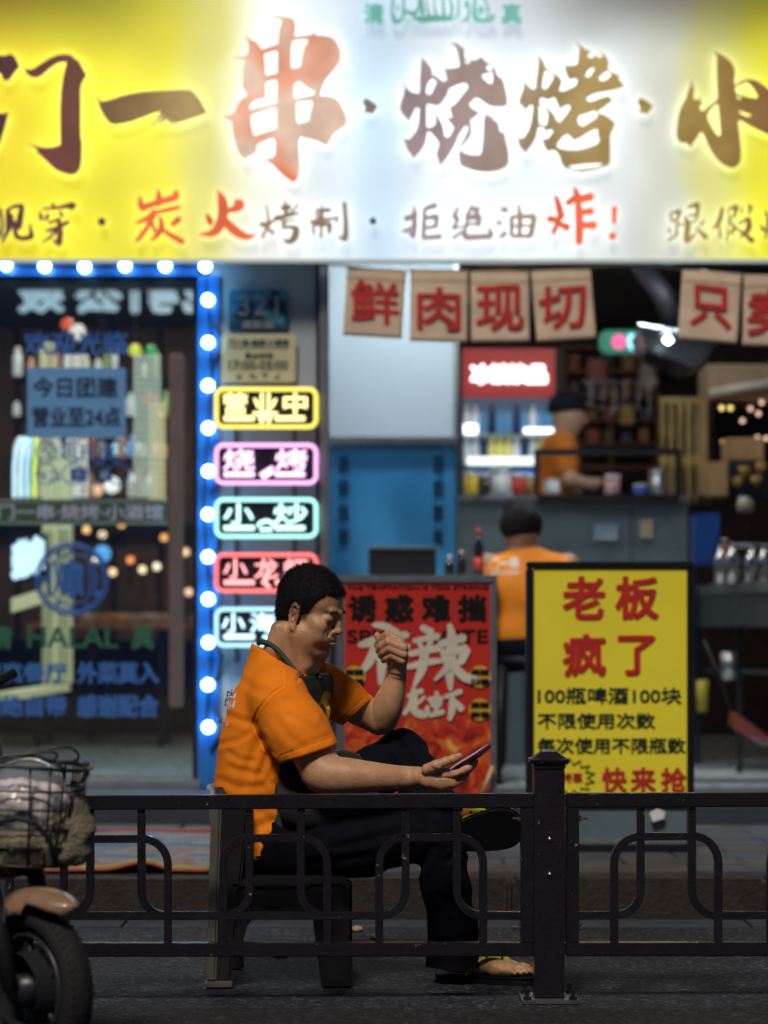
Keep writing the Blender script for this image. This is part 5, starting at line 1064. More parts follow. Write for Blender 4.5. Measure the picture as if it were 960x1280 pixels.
for sy in (-1, 1):
    e((42.8, sy*6.2, -2.4), (4.6, 3.4, 3.6), k=1.8); e((44.8, sy*3.6, -5.4), (2.4, 1.6, 1.2), k=.8, op='s')
    f.path([(42.6, sy*9.6, 0, .3), (41.2, sy*13, -7, .4), (39.0, sy*15.5, -13, .2)], k=3.5, op='s', T=HF)                  # smile fold
    f.path([(41, sy*9, 6.5, .4), (37, sy*18, 4.5, .5)], k=2, op='s', T=HF)
e((42.6, 0, -11.8), (4.6, 10.5, 2.6), k=1.8); e((44.4, 0, -17.2), (4.6, 9.5, 3.1), k=1.6)
f.path([(44.0, -9, -15.2, .3), (46.8, -5, -14.5, .7), (47.6, 0, -14.3, .8), (46.8, 5, -14.5, .7), (44.0, 9, -15.2, .3)], k=1.2, op='s', T=HF)
e((43, 0, -22.3), (3, 9, 1.8), k=3, op='s')
# ears
for sy in (-1, 1):
    EF = Frame(HF((0, sy*34.0, 2.5)), HF.R @ rot('Z', sy*24) @ rot('Y', -4) @ np.diag([.82, 1, 1]), U*.92)
    f.ell((-1.5, 0, 0), (6.8, 2.2, 12.5), k=2, T=EF)
    f.path([(6, sy*.5, 7, 1.3), (5, sy*2.2, 13, 1.7), (0, sy*3.4, 16.5, 1.9), (-5.5, sy*4, 14, 2.0), (-8.2, sy*4, 7, 2.0), (-7.8, sy*3.6, -1, 1.8), (-5, sy*2.6, -8, 1.7), (-1, sy*1.2, -14, 2.2), (2.2, sy*.4, -15.5, 2.2), (4, 0, -11, 1.7)], k=1.6, T=EF)
    f.path([(-3, sy*2.4, 9.5, 1.0), (-4, sy*2.8, 2, 1.1), (-1.5, sy*2.2, -5, 1.1)], k=2, T=EF)
    f.ell((1.4, sy*2.6, .5), (2.7, 2.4, 4.6), k=1.5, op='s', T=EF); f.path([(-5.6, sy*5.2, 10, .8), (-6.0, sy*5, 0, .7)], k=1.1, op='s', T=EF); f.cone((4.4, sy*1.8, -2), (4.2, sy*1.8, 2), 1.5, 1.2, k=1, T=EF)
# neck
f.path([(*M(367, 795, 6.31), .056), (*M(356, 822, 6.32), .058), (*M(350, 855, 6.33), .062)], k=.016)
f.path([(*M(392, 822, 6.32), .030), (*M(372, 845, 6.31), .040)], k=.03)
f.path([(*M(374, 795, 6.255), .020), (*M(380, 830, 6.275), .020)], k=.03)
f.path([(*M(348, 786, 6.27), .02), (*M(342, 812, 6.27), .024)], k=.02)
V, F_ = f.mesh(); V = relax(V, F_, 2); headV, headF = V, F_
L_ = (V - HF.o) @ HF.R / U      # local
def g3(c, r): return np.exp(-(((L_-np.array(c))/np.array(r))**2).sum(1))
ti = np.tile(SK, (len(V), 1))
ay_ = np.abs(L_[:, 1]); hz = np.interp(L_[:, 0], [-60, -34, -20, -9, 3.5, 11, 15, 20, 27, 60], [-18, -18, -12, 6, 1, 1, 15, 28, 40, 46])
fade = np.clip((L_[:, 2]-hz+5)/6, 0, 1)*(ay_ > 12)*.62; ti = ti*(1-fade[:, None]) + np.array([.05, .04, .035])*fade[:, None]
lip = np.maximum(g3((45, 0, -11.8), (4, 9.5, 2.2)), g3((46, 0, -17), (5, 8.5, 2.6)))[:, None]; ti = ti*(1-.75*lip) + np.array([.42, .16, .12])*.75*lip
for c, r in (((-3, -38, 3), (8, 6, 18)), ((47, 0, 0), (6, 7, 5))): q = g3(c, r)[:, None]; ti = ti*(1-.22*q) + np.array([.50, .20, .12])*.22*q
st_ = (g3((40, 0, -24), (16, 22, 12)))[:, None]; ti = ti*(1-.20*st_) + np.array([.16, .13, .11])*.20*st_
for sy in (-1, 1):   # brows and lashes
    x, z = L_[:, 0], L_[:, 2]; yy = np.abs(L_[:, 1])
    bw_ = np.exp(-(((yy-13.5)/7.5)**4)) * np.exp(-((z-(22.6-.012*(yy-9)**2))/2.4)**2) * (x > 25)
    ls = np.exp(-(((yy-14.5)/6.3)**4)) * np.exp(-((z-(9.9+.02*(yy-13)**2))/1.15)**2) * (x > 30)
    q = np.clip(.92*bw_ + .9*ls, 0, .95)[:, None]
ti = ti*(1-q) + np.array([.02, .015, .013])*q
addpart(V, F_, ti)
# --- near (right) arm with the phone hand
def hand_phone(f):
    J = lambda px, py, y, r: (*M(px, py, y), r)
    f.path(spline([J(396, 950, 6.13, .047), J(405, 968, 6.115, .048), J(432, 970, 6.10, .0445), J(462, 971, 6.10, .037), J(495, 972, 6.11, .0295), J(524, 972, 6.12, .0255)], 5), k=.006)
    f.path([J(352, 880, 6.17, .052), J(382, 925, 6.145, .052), J(402, 962, 6.12, .047)], k=.02)
    # palm: a slab seen edge-on, the back of the hand below
    f.path([J(524, 971, 6.10, .0235), J(540, 968, 6.085, .0215), J(557, 968, 6.075, .0185)], k=.012)
    f.path([J(526, 975, 6.15, .022), J(545, 975, 6.16, .020), J(561, 972, 6.155, .016)], k=.012)
    f.path([J(536, 976, 6.08, .0205), J(552, 979, 6.075, .0175), J(565, 979, 6.075, .0135)], k=.012)
    # thumb, from the side of the palm up over the screen
    f.path([J(534, 962, 6.065, .0150), J(545, 957, 6.05, .0130), J(557, 952, 6.05, .0108), J(567, 948.5, 6.055, .0100), J(574, 945.5, 6.06, .0092)], k=.006)
    # fingers under the phone
    for i, (x1, y1, yd, s_) in enumerate(((594, 951.5, 6.075, 1.0), (593, 955, 6.105, 1.02), (588, 959, 6.13, .98), (581, 965, 6.155, .85))):
        f.path([J(556+i, 969-1+i*1.5, yd-.008, .0112*s_), J(570+i*.3, 967+i*1.5, yd-.006, .0104*s_), J((570+x1)/2+3, (967+y1)/2+1+i, yd, .0096*s_), J(x1, y1, yd+.004, .0082*s_)], k=.0035)
    f.path([J(556, 981, 6.075, .0100), J(568, 980, 6.08, .0095), J(578, 974, 6.09, .0088), J(583, 968.5, 6.10, .0078)], k=.004)
f = Fld(np.array(M(340, 1010, 6.0)), np.array((M(605, 870, 6.22)[0], 6.22, M(0, 865, 6.22)[2])), .0019)
hand_phone(f); V, F_ = f.mesh(); V = relax(V, F_, 1)
x, y = px_of(V); ti = np.tile(SK, (len(V), 1))
q = (np.exp(-(((x-571.5)/5)**2+((y-945)/3.5)**2)))[:, None]*.5; ti = ti*(1-q) + np.array([.55, .33, .26])*q
N = normals(V, F_); V = crease(V, N, [([(528, 958), (530, 985)], 1.2, .0009), ([(548, 965), (552, 972)], 1.5, .0012), ([(560, 962), (575, 960)], 1.2, .001), ([(545, 972), (566, 973), (578, 968)], 1.3, .0014), ([(562, 951), (564, 955)], 1.0, .0007), ([(540, 960), (549, 964)], 2.0, .0012)], near=.5)
addpart(V, F_, ti)
# --- far (left) arm, elbow on the raised knee, loose fist
f = Fld(np.array(M(415, 935, 6.30)), np.array((M(525, 780, 6.62)[0], 6.62, M(0, 778, 6.62)[2])), .0019)
J = lambda px, py, y, r: (*M(px, py, y), r)
f.path([J(420, 862, 6.47, .050), J(450, 886, 6.50, .044), J(474, 902, 6.50, .037)], k=.012)
f.path(spline([J(480, 899, 6.49, .037), J(484, 884, 6.475, .0395), J(489.5, 868, 6.465, .034), J(494.5, 853, 6.46, .0265), J(497.5, 840, 6.455, .0225)], 5), k=.005)
f.path([J(498, 838, 6.44, .0215), J(500, 822, 6.43, .0205), J(501, 808, 6.43, .0190)], k=.01)
f.path([J(493, 836, 6.48, .020), J(494, 820, 6.49, .019), J(495, 806, 6.49, .017)], k=.012)
fing = [((501, 802, 6.405), (484.5, 793.5, 6.41), (475.5, 799.5, 6.425), (471.5, 806, 6.435), .0118),
        ((504.5, 810, 6.395), (485.5, 802.5, 6.40), (477, 808, 6.415), (473.5, 813, 6.43), .0120),
        ((504.5, 818, 6.395), (487.5, 810.5, 6.40), (479.5, 815, 6.415), (476, 819, 6.43), .0113),
        ((502.5, 826, 6.40), (490, 819.5, 6.405), (483, 822.5, 6.418), (479.5, 825.5, 6.43), .0102)]
for a, b_, c, d, r in fing: f.path([(*M(*a), r*1.08), (*M(*b_), r), (*M(*c), r*.93), (*M(*d), r*.82)], k=.0028)
f.path([J(492, 832, 6.45, .015), J(484, 818, 6.47, .012), J(476, 802, 6.475, .0105), J(471.5, 794.5, 6.475, .0092)], k=.004)
f.cone(M(483.5, 880, 6.418), M(481, 905, 6.43), .0025, .002, k=.008, op='s')
V, F_ = f.mesh(); V = relax(V, F_, 1); N = normals(V, F_)
V = crease(V, N, [([(488, 843), (505, 846)], 1.4, .0012)], near=.5)
x, y = px_of(V); ti = np.tile(SK, (len(V), 1))
for cx, cy in ((484, 793), (485, 802), (487, 810), (490, 819)): q = np.exp(-(((x-cx)/4)**2+((y-cy)/3)**2))[:, None]*.25; ti = ti*(1-q) + np.array([.52, .24, .15])*q
addpart(V, F_, ti)
# --- trunk, hips and legs under the clothes, down to the bare ankles
f = Fld(np.array(M(262, 1225, 6.0)), np.array((M(645, 850, 6.75)[0], 6.75, M(0, 845, 6.5)[2])), .006)
BR_ = rot('Z', -23)
f.ell(M(343, 905, 6.33), (.095, .145, .13), k=.05, R=BR_); f.ell(M(331, 985, 6.34), (.11, .145, .13), k=.05, R=BR_); f.ell(M(343, 1045, 6.34), (.11, .145, .08), k=.04, R=BR_)
f.path([J(352, 1045, 6.42, .07), J(505, 948, 6.56, .05)], k=.03); f.path([J(505, 948, 6.56, .048), J(548, 1014, 6.30, .034), J(560, 1022, 6.24, .03)], k=.02)
f.path([J(350, 1055, 6.27, .075), J(550, 1036, 6.17, .052)], k=.03); f.path([J(550, 1036, 6.17, .05), J(566, 1130, 6.19, .045), J(576, 1193, 6.20, .033)], k=.02)
f.path([J(340, 868, 6.19, .045), J(395, 950, 6.13, .04)], k=.03); f.path([J(402, 850, 6.47, .045), J(440, 875, 6.48, .04)], k=.03); f.path([J(354, 870, 6.33, .05), J(354, 850, 6.33, .045)], k=.03)
V, F_ = f.mesh(); addpart(V, F_)
# --- feet
def foot(FT, f, side):
    """toes forward +x, sole at z=0, pixels as units; side=+1 puts the big toe towards +y"""
    f.path([(-48, 0, 17, 15), (-30, 0, 19, 16), (-5, 0, 17, 15), (20, side*3, 13, 13), (42, side*4, 9, 10)], k=9, T=FT); f.path([(-40, 0, 24, 14), (-38, 0, 55, 15)], k=12, T=FT)
    f.path([(20, -side*8, 10, 11), (42, -side*11, 8, 8.5)], k=9, T=FT); f.path([(25, side*9, 11, 11), (44, side*11, 8.5, 9)], k=9, T=FT)
    for i, (y, l, r, x0) in enumerate(((14, 25, 7.2, 46), (4.5, 24, 5.2, 48), (-2.8, 21, 4.8, 46), (-9.5, 17, 4.5, 43), (-16, 13, 4.3, 39))):
        f.path([(x0-8, side*y, 9, r), (x0+l*.45, side*y, 9.5-.5*i*.3, r*.95), (x0+l*.85, side*y*1.02, 6.2, r*.92)], k=1.8, T=FT)
        f.ell((x0+l*.95, side*y*1.02, 6.2+r*.62), (r*.55, r*.6, r*.28), k=.6, T=FT, op='s')
FU = .00182
FR_ = Frame((M(603, 1205, 6.20)[0], 6.215, .020), rot('Z', -14), FU)
f = Fld((FR_.o[0]-.12, 6.12, .0), (FR_.o[0]+.15, 6.32, .12), .0019); foot(FR_, f, 1); V, F_ = f.mesh(); V = relax(V, F_, 1); addpart(V, F_)
xa = np.array([.965, -.18, .19]); xa /= np.linalg.norm(xa); nz = np.array([.02, .90, .42]); nz -= xa*(nz @ xa); nz /= np.linalg.norm(nz); ya = np.cross(nz, xa)
FL_ = Frame(M(583, 1042, 6.13), np.stack([xa, ya*1.22, nz], 1), .00180)
f = Fld(FL_.o-.17, FL_.o+.17, .0024); foot(FL_, f, -1); V, F_ = f.mesh(); V = relax(V, F_, 1); addpart(V, F_)
me = npmesh('body', np.concatenate(parts_V), np.concatenate(parts_F)); attr(me, 'tint', np.concatenate(tints))
skin = vmat('skin', .42, sss=.10, bump=.16, bscale=260, var=.16, vscale=38)
link('body', me, skin, MAN, True)
# --- sandals
rub = mat('sandal_rubber', (.005, .006, .008), .75, spec=.2); neo = mat('strap_yellow', (.50, .62, .05), .5); 
def sandal(FT, side):
    ol = [(-62, -14), (-66, 0), (-62, 14), (-40, 20), (-10, 18), (20, 23), (50, 26), (72, 20), (80, 6), (76, -12), (58, -23), (25, -22), (-10, -17), (-40, -19)]
    ol = [(a, b*side) for a, b in ol]; q = spline(ol, 4, True); n = len(q)
    vs = [FT((a, b, z)) for z in (-10, 0) for a, b in q]
    fs = [tuple(range(n)), tuple(range(2*n-1, n-1, -1))] + [(i, (i+1) % n, (i+1) % n+n, i+n) for i in range(n)]
    s_ = MB().add(vs, fs).build('sandal', rub, MAN, bevel=.003)
    for k, sgn in ((0, 1), (1, -1)):
        pts = [FT(p) for p in spline([(44, side*7, 4), (34, side*(7+sgn*6), 22), (10, side*(sgn*15), 30 if sgn*side > 0 else 28), (-12, side*sgn*19, 14), (-20, side*sgn*19, 2)], 4)]
        MB().tube(pts, .0105, 8, sq=.38).build('strap', neo, s_, True)
        for j in range(2, len(pts)-2, 3):
            a, b = Vector(pts[j]), Vector(pts[j+1]); MB().tube([a, a+(b-a)*.45], .0112, 8, sq=.42).build('strap_stripe', rub, s_, True)
sandal(FR_, 1); sandal(FL_, -1)
# --- trousers
f = Fld(np.array(M(280, 1225, 5.98)), np.array((M(625, 890, 6.75)[0], 6.76, M(0, 890, 6.5)[2])), .004)
f.ell(M(340, 1040, 6.34), (.125, .165, .105), k=.05, R=BR_); f.ell(M(352, 1068, 6.33), (.10, .15, .068), k=.05, R=BR_)
f.path([J(360, 1040, 6.42, .088), J(440, 985, 6.50, .080), J(503, 944, 6.56, .068)], k=.03)
f.path([J(503, 944, 6.55, .067), J(530, 985, 6.42, .062), J(552, 1018, 6.27, .056)], k=.02)
f.path([J(358, 1052, 6.27, .095), J(450, 1050, 6.21, .090), J(548, 1036, 6.17, .070)], k=.03)
f.path([J(548, 1036, 6.17, .069), J(558, 1110, 6.18, .060), J(566, 1160, 6.19, .059), J(567, 1206, 6.20, .069)], k=.02)
f.cut((0, 0, .028), (0, 0, -1)); 
V, F_ = f.mesh(); V = relax(V, F_, 2); N = normals(V, F_); V = wave(V, N, .0035, 60, 3)
V = crease(V, N, [([(500, 925), (512, 950), (530, 965)], 4, .004), ([(495, 935), (515, 965)], 3, .003), ([(540, 1060), (525, 1085), (520, 1090)], 5, .005), ([(590, 1060), (560, 1075)], 4, .004), ([(550, 1120), (585, 1150)], 5, .005), ([(545, 1180), (590, 1170)], 4, .004), ([(380, 1080), (460, 1070)], 5, .004), ([(420, 1060), (500, 1040)], 5, .004)], near=.4)
trm = mat('trouser_cloth', (.003, .004, .009), .9, var=.25, bump=.25, bscale=160, spec=.12)
link('trousers', npmesh('trousers', V, F_), trm, MAN, True)
# --- t-shirt
def torso(f, g=0.0):
    f.ell(M(344, 900, 6.33), (.115+g, .170+g, .145+g), k=.05, R=BR_); f.ell(M(336, 945, 6.33), (.124+g, .165+g, .13+g), k=.05, R=BR_)
    f.ell(M(335, 990, 6.34), (.132+g, .168+g, .125+g), k=.05, R=BR_); f.ell(M(345, 1035, 6.34), (.118+g, .168+g, .10+g), k=.04, R=BR_); f.ell(M(346, 1060, 6.34), (.100+g, .165+g, .075+g), k=.04, R=BR_)
    f.path([(*M(346, 862, 6.19), .062+g), (*M(350, 845, 6.33), .072+g), (*M(404, 858, 6.46), .052+g)], k=.05)
f = Fld(np.array(M(255, 1095, 6.0)), np.array((M(475, 790, 6.62)[0], 6.62, M(0, 788, 6.5)[2])), .0033)
torso(f); f.path([(*M(352, 880, 6.165), .075), (*M(372, 915, 6.14), .076), (*M(388, 946, 6.13), .078)], k=.03)
f.path([(*M(405, 858, 6.46), .058), (*M(430, 876, 6.48), .055), (*M(452, 892, 6.49), .050)], k=.03)
f.path([(*M(343, 812, 6.32), .062), (*M(348, 850, 6.33), .078)], k=.03)
a = np.array(M(350, 953, 6.13)); b_ = np.array(M(417, 931, 6.13)); dr = b_-a; nn = np.array([-(dr[2]), 0, dr[0]]); nn = nn if nn[2] < 0 else -nn
f.cut((a+b_)/2 + nn/np.linalg.norm(nn)*.0, nn, lo=M(352, 990, 5.95), hi=(M(430, 0, 6.2)[0], 6.205, M(0, 905, 6.1)[2]))
a = np.array(M(463, 874, 6.5)); b_ = np.array(M(433, 903, 6.5)); dr = b_-a; nn = np.array([-(dr[2]), 0, dr[0]]); nn = nn if nn[0] > 0 else -nn
f.cut((a+b_)/2, nn, lo=(M(428, 0, 6.5)[0], 6.38, M(0, 935, 6.5)[2]), hi=(M(480, 0, 6.5)[0], 6.62, M(0, 855, 6.5)[2]))
# neck opening and body hem
f.cut(M(350, 824, 6.33), (.50, 0, .86), lo=(M(318, 0, 6.3)[0], 6.2, M(0, 870, 6.3)[2]), hi=(M(398, 0, 6.3)[0], 6.44, M(0, 788, 6.3)[2]))
f.cut(M(335, 1077, 6.3), (-.10, 0, -1))
f.cut(M(395, 1010, 6.3), (.83, -.15, -.55), lo=M(340, 1090, 6.0), hi=(M(440, 0, 6.6)[0], 6.6, M(0, 985, 6.3)[2]))
V, F_ = f.mesh(); V = relax(V, F_, 2); N = normals(V, F_); V = wave(V, N, .0013, 34, 11, (1, .4, 1)); N = normals(V, F_)
FOLD = [([(355, 857), (338, 868), (322, 888), (316, 905), (330, 935), (348, 952)], 1.3, .0030),            # armhole seam
        ([(345, 818), (352, 835), (355, 857)], 1.0, .0016),
        ([(316, 905), (300, 900), (282, 893)], 3.5, .0045), ([(318, 912), (298, 925), (275, 930)], 3.0, .0035), ([(325, 925), (310, 960), (300, 992)], 4.5, .006),
        ([(334, 945), (325, 975), (330, 992)], 4, .006), ([(345, 955), (335, 975), (350, 985)], 3.5, .005), ([(290, 960), (320, 968)], 3.5, .0035), ([(275, 975), (300, 985), (330, 983)], 3.5, .004),
        ([(390, 895), (372, 880), (358, 876)], 3.5, .0035), ([(408, 925), (385, 905), (362, 895)], 3.0, .0028), ([(365, 940), (385, 930), (412, 920)], 3, .0022), ([(351, 944), (415, 922)], .9, .0016),
        ([(345, 900), (360, 920), (380, 935)], 4, .003), ([(300, 850), (320, 862), (335, 866)], 4, .003), ([(310, 1040), (335, 1028), (365, 1022)], 4, .006), ([(318, 1052), (345, 1048), (368, 1035)], 3, .0045), ([(320, 1072), (350, 1068)], .9, .0016),
        ([(328, 1015), (345, 1035)], 3.5, .004), ([(442, 862), (430, 885)], 3, .003), ([(425, 850), (418, 880)], 3.5, .004), ([(412, 845), (414, 875)], 3, .004), ([(455, 872), (428, 897)], .9, .0014), ([(285, 940), (300, 950), (315, 952)], 3, .003), ([(378, 838), (372, 850)], 2, .003)]
FOLD = [(a, b*(1 if b < 2 else 1.25), c*(1 if b < 2 else .50)) for a, b, c in FOLD]; V = crease(V, N, FOLD, near=.45)
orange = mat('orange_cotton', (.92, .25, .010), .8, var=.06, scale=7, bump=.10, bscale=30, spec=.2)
SHV, SHF = V, F_
shirt = link('t_shirt', npmesh('t_shirt', V, F_), orange, MAN, True)
bvh = BVHTree.FromPolygons([Vector(v) for v in V], [tuple(q) for q in F_])
def hit(px, py, tree=None, off=.0015):
    o = Vector((0, 0, H)); d = (P(px, py, 6.0) - o).normalized(); r = (tree or bvh).ray_cast(o, d)
    if r[0] is None: return P(px, py, 6.3)
    return r[0] - d*off
# the print on the back
def decal(mb, s, x0, y0, x1, y1, ang, off):
    vs, fs = text_geo(s, 0); lo, hi = vs.min(0), vs.max(0)
    for dx, dy in ((0, 0), (off, 0), (-off, 0), (0, off), (0, -off)):
        u = (vs[:, 0]-lo[0])/(hi[0]-lo[0])-.5; v = .5-(vs[:, 1]-lo[1])/(hi[1]-lo[1])
        X = u*(x1-x0); Y_ = v*(y1-y0); ca, sa = math.cos(ang), math.sin(ang)
        mb.add([hit((x0+x1)/2 + a*ca - b*sa + dx, (y0+y1)/2 + a*sa + b*ca + dy, off=.0018+.0002*(dx+dy)) for a, b in zip(X, Y_)], [tuple(q) for q in fs])
pr = mat('shirt_print', (.75, .72, .68), .7)
mb = MB(); decal(mb, '串', 282, 861, 294, 887, .18, .6); mb.build('back_print', pr, shirt)
mb = MB(); decal(mb, 'UAN', 268, 898, 285, 906, .35, .25); mb.build('back_print', pr, shirt)
# --- apron: bib over the chest, skirt over the lap, strap round the neck
f = Fld(np.array(M(330, 1110, 6.0)), np.array((M(520, 830, 6.62)[0], 6.66, M(0, 828, 6.5)[2])), .0035)
torso(f, .008)
fwd = BR_ @ np.array([1, 0, 0]); lat = BR_ @ np.array([0, 1, 0]); c0 = np.array(M(342, 905, 6.33))
f.cut(c0 + fwd*.045, -fwd); 
f.cut(c0 + lat*.125, lat); f.cut(c0 - lat*.125, -lat); f.cut(M(395, 843, 6.33), (-.08, 0, 1))
V, F_ = f.mesh(); V = relax(V, F_, 2); N = normals(V, F_); V = wave(V, N, .0016, 60, 5)
apm = mat('apron_green', (.014, .042, .028), .6, var=.15, bump=.2, bscale=200)
ap = link('apron', npmesh('apron', V, F_), apm, MAN, True)
f = Fld(np.array(M(335, 1110, 6.0)), np.array((M(520, 900, 6.62)[0], 6.66, M(0, 900, 6.5)[2])), .004)
f.ell(M(372, 978, 6.31), (.085, .125, .11), k=.04, R=BR_); f.ell(M(385, 1008, 6.28), (.115, .145, .08), k=.05, R=BR_); f.path([J(385, 1005, 6.27, .088), J(440, 1015, 6.24, .085)], k=.05); f.path([J(385, 1000, 6.42, .085), J(430, 975, 6.48, .080)], k=.05)
f.cut(M(350, 985, 6.3), (-.90, .1, -.35))
V, F_ = f.mesh(); V = relax(V, F_, 2); N = normals(V, F_); V = wave(V, N, .006, 50, 8)
link('apron_skirt', npmesh('apron_skirt', V, F_), mat('apron_black', (.010, .012, .012), .6, var=.2), ap, True)
allb = BVHTree.FromPolygons([Vector(v) for v in np.concatenate([headV, SHV])], [tuple(q) for q in np.concatenate([headF, SHF+len(headV)])])
sp_ = [hit(x, y, allb, .003) for x, y in ((324, 802), (331, 803), (340, 807), (348, 814), (356, 823), (364, 833), (371, 841), (378, 846))]
yy_ = [q.y for q in sp_]; yy_[0] = yy_[1] = min(yy_[0], 6.27)
for _ in range(3): yy_ = [yy_[0]] + [(yy_[i-1]+yy_[i]+yy_[i+1])/3 for i in range(1, 7)] + [yy_[7]]
sp_ = [P(x, y, Y_ - .006) for (x, y), Y_ in zip(((324, 802), (331, 803), (340, 807), (348, 814), (356, 823), (364, 833), (371, 841), (378, 846)), yy_)]
sp_ = [Vector(q) for q in spline([tuple(q) for q in sp_], 4)]
MB().tube([sp_[0] + Vector((-.004, .05, -.004))] + sp_, .0062, 10, sq=1.25).build('neck_strap', apm, ap, True)
sp2 = [P(x, y, Y_) for x, y, Y_ in ((392, 836, 6.36), (396, 842, 6.33), (401, 848, 6.30))]
MB().tube(sp2, .006, 8).build('neck_strap', apm, ap, True)
# yellow print on the bib
apb = BVHTree.FromPolygons([Vector(v) for v in (lambda m_: [v.co for v in m_.vertices])(ap.data)], [tuple(q.vertices) for q in ap.data.polygons])
pts = [(404, 866), (409, 863), (413.5, 868), (413, 876), (410.5, 880), (413, 886), (412, 896), (408, 908), (403, 905), (400, 894), (399, 880)]
pc = MB(); cc = hit(407, 886, apb, .002); ring = [hit(x, y, apb, .002) for x, y in pts]
pc.add([cc] + ring, [(0, i+1, (i+1) % len(ring)+1) for i in range(len(ring))]); pc.build('bib_print', mat('print_yellow', (.62, .40, .03), .6), ap)
mb = MB()
for a, b in (((404, 884), (407, 887)), ((402, 890), (406, 889)), ((411, 874), (412.5, 882)), ((405, 893), (403, 897))): mb.tube([hit(*a, apb, .003), hit(*b, apb, .003)], .0012, 5)
mb.build('bib_print', rub, ap)
# --- hair: cap plus short strands
f = Fld(HF.o-.13, HF.o+.19, .002)
f.ell((-3.5, 0, 27.5), (42.6, 34.6, 39.9), k=3, T=HF); f.ell((10, 0, 32), (31, 31, 27.5), k=6, T=HF); f.ell((-20, 0, 3), (20, 28, 22), k=8, T=HF)
# hairline: forehead plane, temple, round the ear, nape
def hairline(X, Y, Z_):
    p = [X-HF.o[0], Y-HF.o[1], Z_-HF.o[2]]; l = [(p[0]*HF.R[0, i]+p[1]*HF.R[1, i]+p[2]*HF.R[2, i])/U for i in range(3)]
    x, y, z = l; ay = np.abs(y)
    fr = (43 - .012*ay**2)                                    # height of the front hairline
    side = np.interp(x.ravel() if False else np.clip(x, -60, 60), [-60, -34, -24, -12, -9, 1.5, 3.5, 11, 15, 20, 27, 60], [-16, -16, -13, 0, 20, 20, 3, 3, 17, 30, 41, 44])
    lim = np.where(ay < 14, np.where(x > 20, np.maximum(fr, 41), -16), side + 0*z)
    lim = np.where((x < -10), np.minimum(lim, np.interp(np.clip(x, -60, 60), [-60, -30, -12, -10], [-16, -16, -6, 5])), lim)
    jag = 1.1*np.sin(y*2.1+x*.7) + .9*np.sin(x*2.7+z*1.3)
    return ((lim + jag) - z)*U
f.put([q[0] for q in f.ax], [q[-1] for q in f.ax], hairline, 0, 'i')
V, F_ = f.mesh(); V = relax(V, F_, 1)
hm = mat('hair_black', (.007, .006, .008), .75, var=.4, scale=60, bump=.5, bscale=330, spec=.2)
hair = link('hair', npmesh('hair', V, F_), hm, MAN, True)
N = normals(V, F_); r = np.random.RandomState(4); L_ = (V-HF.o) @ HF.R/U
ok = np.nonzero((L_[:, 1] < 45) & ((N @ (V-HF.o).T.mean(1)) < 9))[0]; out = np.einsum('ij,ij->i', N, V-HF(( -2, 0, 20))) > .03
ok = np.nonzero(out)[0]; sel = r.choice(ok, 15000)
base = V[sel] + r.normal(size=(15000, 3))*.001; fw = HF.R @ np.array([.55, 0, -.25])
dirn = N[sel] + fw*.5 + r.normal(size=(15000, 3))*.16; dirn /= np.linalg.norm(dirn, axis=1)[:, None]
top = np.clip((L_[sel, 2]-15)/40, 0, 1); ln = (.0040 + .0048*top)*r.uniform(.6, 1.2, 15000)
sd = np.cross(dirn, r.normal(size=(15000, 3))); sd /= np.linalg.norm(sd, axis=1)[:, None]
vv = np.stack([base - sd*.00042, base + sd*.00042, base + dirn*ln[:, None]], 1).reshape(-1, 3); ff = np.arange(45000).reshape(-1, 3)
me = bpy.data.meshes.new('hair_strands'); me.from_pydata(vv.tolist(), [], ff.tolist()); me.update()
st_o = link('short_hairs', me, mat('hair_strand', (.010, .009, .010), .6, var=.3, spec=.3), hair); st_o['kind'] = 'stuff'
# brow hairs
mb = MB(); r = random.Random(5)
for sy in (-1, 1):
    for k in range(110):
        yy = r.uniform(6.5, 21.5); z = 23.0 - .014*(yy-9)**2 + r.uniform(-1.3, 1.5); o = Vector(HF((55, sy*yy, z))); d = Vector(HF.R @ np.array([-1., 0, 0]))
        rr = BVHTree.FromPolygons([(0,0,0)]*3, [(0,1,2)]) if False else None
        if k == 0 and sy == -1: hb_ = BVHTree.FromPolygons([Vector(v) for v in headV], [tuple(q) for q in headF])
        q = hb_.ray_cast(o, d)
        if q[0] is None: continue
        a = q[0] - d*.0004; t = Vector(HF.R @ np.array([.25, sy*1., .35-.05*(yy-8)])).normalized()*.0062; w2 = Vector(HF.R @ np.array([0, 0, 1.]))*.0006
        mb.add([a-w2, a+w2, a+t-d*.0009], [(0, 1, 2)])
bo = mb.build('eyebrows', mat('brow_hair', (.012, .010, .010), .5), MAN); bo['kind'] = 'stuff'
# --- the phone in his hand: its own thing
a = np.array(M(564, 963, 6.145)); b_ = np.array(M(606, 937, 6.065)); ux = (b_-a)/np.linalg.norm(b_-a)
uy = np.array([.10, -1, .10]); uy -= ux*(uy @ ux); uy /= np.linalg.norm(uy); uz = np.cross(ux, uy); uz = uz if uz[2] > 0 else -uz
cc = (a+b_)/2; Lh = np.linalg.norm(b_-a)/2
PH = thing('phone', Vector(cc), 'thin phone in a dark red case held flat in the man\'s near hand', 'phone')
def slab_o(cx, hx, hy, hz, dz): 
    vs = [cc + ux*(cx + i*hx) + uy*j*hy + uz*(dz + k*hz) for i, j, k in ((-1,-1,-1),(1,-1,-1),(1,1,-1),(-1,1,-1),(-1,-1,1),(1,-1,1),(1,1,1),(-1,1,1))]
    return MB().add(vs, [(0,3,2,1),(4,5,6,7),(0,1,5,4),(1,2,6,5),(2,3,7,6),(3,0,4,7)])
